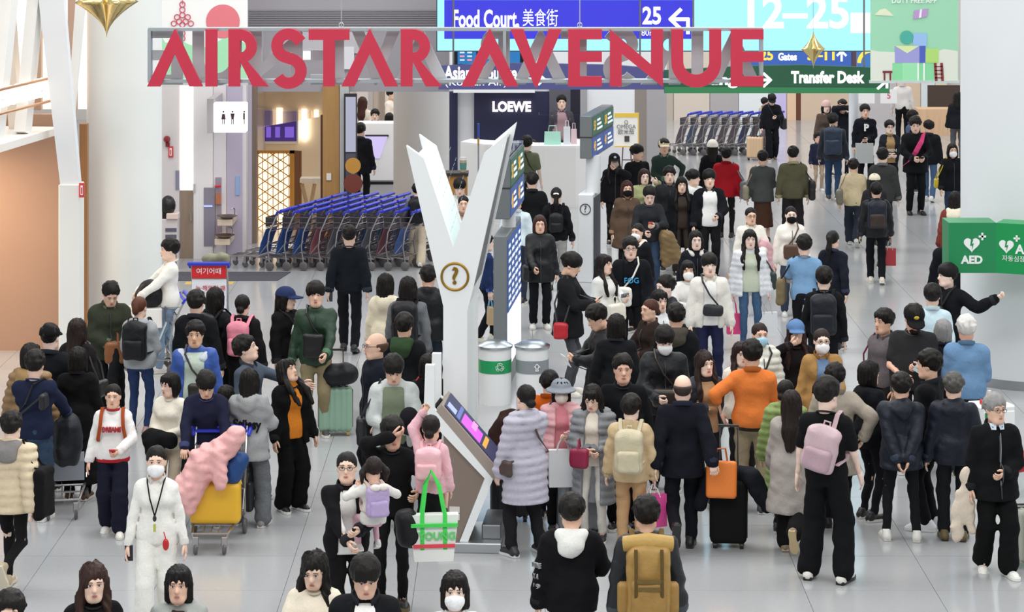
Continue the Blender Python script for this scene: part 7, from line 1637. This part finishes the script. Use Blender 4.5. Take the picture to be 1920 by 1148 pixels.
MB().tube([tuple(p.K['up'](0, -.158, 1.4)), tuple(p.K['up'](0, -.176, 1.25)), tuple(p.K['up'](0, -.162, 1.1)), tuple(p.K['up'](0, -.17, .85))], .005, 5).build('zip', mat('#b9b9bd', 'metal'), p.root); 
for sd in (1, -1): MB().add([tuple(p.K['neck']+npv(*q)) for q in ((sd*.01, -.075, .05), (sd*.075, -.05, .06), (sd*.065, -.095, .0), (sd*.02, -.11, .0))], [(0, 1, 2, 3)]).build('shirt_collar', mat('#c9dcea', 'cloth'), p.root)
blob('draped_coat', 'cream jacket hanging from hand of the elderly man', 'coat', p.M, [((-.29, .0, .98), (-.31, .02, .6), .07, .1), ((-.34, .02, .62), (-.38, .0, .36), .1, .06), ((-.27, .02, .6), (-.25, .0, .42), .07, .04)], '#d8cab8', amp=.02, sy=1.8)
suitcase(1912, 1060, .3, .5, .26, '#b9bcae', 'pale grey ribbed suitcase by the elderly man', 5, .4)
blob('travel_bag', 'red travel bag resting above the pale grey suitcase', 'bag', Matrix.Translation(fl(1922, 1062)+Vector((.02, .05, .98))), [((-.08, 0, 0), (.12, 0, .02), .1, .1)], '#d02c3a', 'nylon', amp=.006)
# ---- walkers further up the hall
p = P(1600, 297, 462, 170, 'person in beige jacket with loose coat striding away', 'wind:#cbb996', 'wide:#29303c:denim', '#c9c4bc', 'curly', legs='wl', arms='wb wf', lean=6); handbag(p, 1, '#6f6a5c', 'grey slouch bag swinging behind the beige jacket', w=.3, h=.3, d=.14, at_=(.26, .2, 1.0))
P(1655, 279, 1.76, 170, 'man in dark grey jacket and black cap walking away', 'jacket:#3a3b3a', 'straight:#1c1c1f', '#222', 'short', hat='cap:#1c1c1f')
P(1640, 327, 1.58, 165, 'person in cream cap beside the black backpack walker', 'jacket:#2a262a', 'slim:#222', '#222', 'mid', hat='cap:#e6dcc4', fem=1)
p = P(1643, 344, 532, 176, 'person in black jacket with packed backpack walking away', 'wind:#15161b', 'straight:#13141a', '#d8d0c0', 'mop', legs='sl', fem=0); backpack(p, '#1f2230', 'dark blue backpack with orange stripe further up the hall', .32, .46, .17, '#3a2f2a'); shopping_bag(p, 'R', '#a83038', 'red paper bag carried by the packed backpack walker', .2, .3, .1)
p = P(1562, 214, 376, 172, 'man in navy jacket and jeans with big backpack', 'wind:#1c222e', 'straight:#2b405e:denim', '#333', 'short', legs='sl', head=(-30, 0)); backpack(p, '#2a3648', 'big slate blue backpack on the man in jeans', .36, .52, .2)
P(1534, 252, 1.2, 10, 'small child in navy jacket and beige trousers', 'jacket:#23283e', 'slim:#b8a48c', '#ddd', 'short', hs=1.2)
p = P(1622, 197, 1.76, 3, 'man in black letter sweater holding a silver bag', 'sweater:#15171f', 'straight:#151519', '#222', 'short', arms='bel dn'); chest_print(p, 'P', .2, '#f0eee8', 1.26, bold=.008); shopping_bag(p, 'L', '#b9bcba', 'silver grey shopping bag held before letter sweater', .36, .42, .12, drop=.04)
p = P(1668, 227, 1.66, 3, 'woman in glasses and dark printed sweatshirt with tan scarf', 'sweater:#23262c', 'straight:#1c1c22', '#222', 'short', glasses='#333', fem=1, inner='#a88a62:neck', arms='bel bel'); text('print_lettering', 'URBN', .09, mat('#e0dcd0', 'cloth'), p.root, loc=(0, -.172, 1.12), ext=.01)
p = P(1716, 219, 402, 4, 'man in black suit wearing a pink sash', 'suit:#131418', 'straight:#121317', '#17171a:#222', 'short', arms='phl phl', head=(-8, 16)); r = carried(p, 'sash', 'bright pink sash with pale lettering across black suit', 'sash'); ribbon([(.14, .05, 1.43), (.13, -.06, 1.43), (.07, -.155, 1.3), (-.03, -.165, 1.12), (-.15, -.14, .95), (-.2, .0, .88)], .1, .012, mat('#d84a80', 'cloth'), r, 'band', flat=(.75, 0, .6)); phone(p, 'L', 'phone held by the man in pink sash')
P(1742, 227, 378, 160, 'man in black jacket and blue jeans behind the sash', 'jacket:#17181c', 'straight:#4a6484:denim', '#ddd', 'short', head=(40, 10), arms='phl dn', legs='sl')
P(1712, 208, 1.72, 60, 'man in denim jacket behind the pink sash', 'jacket:#4a5a74:m=denim', 'straight:#222', '#222', 'short')
p = P(1786, 270, 1.64, 4, 'masked woman in black with hanging badge', 'jacket:#15161a', 'straight:#2a3a54:denim', '#222', 'mid', mask='#f0f0f0', fem=1); handbag(p, -1, '#c8b020', 'yellow strapped bag of the masked woman', w=.2, h=.2, d=.08)
P(1549, 190, 1.66, 10, 'person in pinkish knit hat and fur-trimmed coat', 'coat:#5a4c44:m=knit:h.6', 'slim:#222', '#222', 'mid', hat='beanie:#d8b4ac', fem=1)
P(1580, 188, 1.72, 5, 'man raising both hands to his face', 'jacket:#1b1d24', 'straight:#1b1d24', '#222', 'short', arms='fh fh')
P(1692, 140, 1.74, 170, 'far figure in white shirt and black trousers', 'shirt:#e0dcd8', 'straight:#121215', '#222', 'short')
p = P(1790, 360, 1.66, 165, 'dark-haired person in cream and maroon beside the column edge', 'jacket:#7a3a34', 'straight:#1a1c24', '#222', 'mid', fem=1, hood='#ece4cc')
P(1782, 428, 1.7, 172, 'person in black coat partly behind the green sign', 'coat:#14151a:h.6', 'straight:#17181e', '#222', 'short')
P(1795, 172, 1.62, 175, 'far dark-clad person near the column edge', 'jacket:#1d1e24', 'straight:#55585c', '#222', 'mid', fem=1)
# ---- trolleys in use
r = trolley(fl(394, 1040)+Vector((0, .62, 0)), math.pi/2, 'luggage trolley carrying the yellow suitcase and pink jacket', '#c8ccd4')
q0 = fl(398, 1040); suitcase(0, 0, .5, .40, .26, '#eab52c', 'bright yellow ribbed suitcase lying across a trolley', 0, 0, pos=(q0.x+.0, q0.y+.32, .24), wheels=False, ribs=False)
M_ = Matrix.Translation((q0.x-.04, q0.y+.22, .56))@Matrix.Scale(.92, 4)
blob('padded_jacket', 'pale pink padded jacket heaped over the yellow suitcase', 'jacket', M_, [((-.26, -.08, .0), (-.05, 0, .32), .16, .17), ((-.05, 0, .3), (.2, .02, .5), .17, .12), ((.2, .02, .52), (.27, 0, .6), .11, .1), ((.1, -.1, .42), (.12, -.16, .12), .08, .07), ((-.28, -.1, .02), (-.2, -.12, -.14), .12, .08)], '#e8b0ae', 'nylon', quilt=.1, amp=.014)
blob('travel_bag', 'blue nylon bag under the pale pink padded jacket', 'bag', M_, [((.22, .06, .18), (.3, .06, .32), .12, .1)], '#23477e', 'nylon', amp=.008)
tr = trolley(fl(108, 972)+Vector((-.05, .55, 0)), math.radians(100), 'luggage trolley pushed by the man in navy sweater', '#8a8f98')
q1 = fl(112, 972); blob('travel_bag', 'dark bulging bag on the trolley of navy sweater man', 'bag', Matrix.Translation((q1.x+.02, q1.y+.3, .72)), [((0, 0, -.1), (.02, 0, .15), .16, .15)], '#1d2026', 'nylon')
tr = trolley(fl(382, 640)+Vector((0, 1.0, 0)), -math.pi/2, 'luggage trolley with red and white advertising panels and blue handle', '#eef0f4')
MB().box((.37, -.25, .80), (.385, .25, 1.0), bev=.004).build('red_panel', mat('#d8262c', 'plastic'), tr); text('lettering', '여기어때', .1, mat('#ffffff', 'paint'), tr, loc=(.392, 0, .9), rot=(math.pi/2, 0, math.pi/2), ext=.003)
MB().box((.34, -.25, .2), (.35, .25, .78), bev=.003).build('white_panel', mat('#eef2fa', 'plastic'), tr); text('lettering', '누·해외갈 때', .085, mat('#d02030', 'paint'), tr, loc=(.356, .02, .65), rot=(math.pi/2, 0, math.pi/2), ext=.003); text('lettering', '여기어때', .1, mat('#d02030', 'paint'), tr, loc=(.356, .04, .55), rot=(math.pi/2, 0, math.pi/2), ext=.003); MB().box((.35, -.16, .47), (.354, .16, .485)).build('red_rule', mat('#c83040', 'paint'), tr)
blob('duffel_bag', 'crumpled olive bag in the basket of advertising trolley', 'bag', Matrix.Translation(fl(390, 640)+Vector((0, .85, 1.04))), [((-.12, 0, 0), (.14, 0, .02), .08, .08)], '#8a8a70', 'nylon', amp=.014)
# trolley of the white sweater man
tr = trolley(fl(282, 702)+Vector((.05, .1, 0)), .25, 'luggage trolley pushed by the young man in white sweater', '#d8dce0')
q2 = fl(285, 702); blob('travel_bag', 'tall black rounded bag on trolley of white sweater man', 'bag', Matrix.Translation((q2.x-.05, q2.y+.1, 1.02)), [((-.06, 0, 0), (.06, 0, .0), .14, .14), ((0, 0, .0), (0, 0, .1), .15, .13)], '#15161a', 'nylon', amp=.004)
bx = empty('carton', (q2.x-.1, q2.y+.1, .62), .25, 'white carton beneath the tall black rounded bag', 'box'); MB().box((-.2, -.2, 0), (.2, .2, .26), bev=.01).build('box_body', mat('#efece6', 'paint'), bx); MB().box((-.205, -.03, -.002), (.205, .03, .262)).build('tape', mat('#d8d0c0', 'plastic'), bx)
# coats heaped on a case left of the lavender coat
q3 = fl(957, 975); suitcase(957, 975, .4, .6, .26, '#1c1c20', 'dark suitcase buried under a heap of coats by the pylon', 0, .3)
blob('heaped_coat', 'brown coat heaped over a case beside the pylon', 'coat', Matrix.Translation((q3.x, q3.y-.02, .78)), [((-.2, 0, -.1), (.0, 0, .2), .13, .15), ((0, 0, .2), (.16, 0, .14), .14, .12)], '#3a2622', amp=.016)
blob('heaped_jacket', 'black jacket under the heaped brown coat', 'jacket', Matrix.Translation((q3.x+.06, q3.y-.1, .72)), [((.0, 0, -.1), (.12, 0, .12), .14, .12)], '#141416', amp=.012)
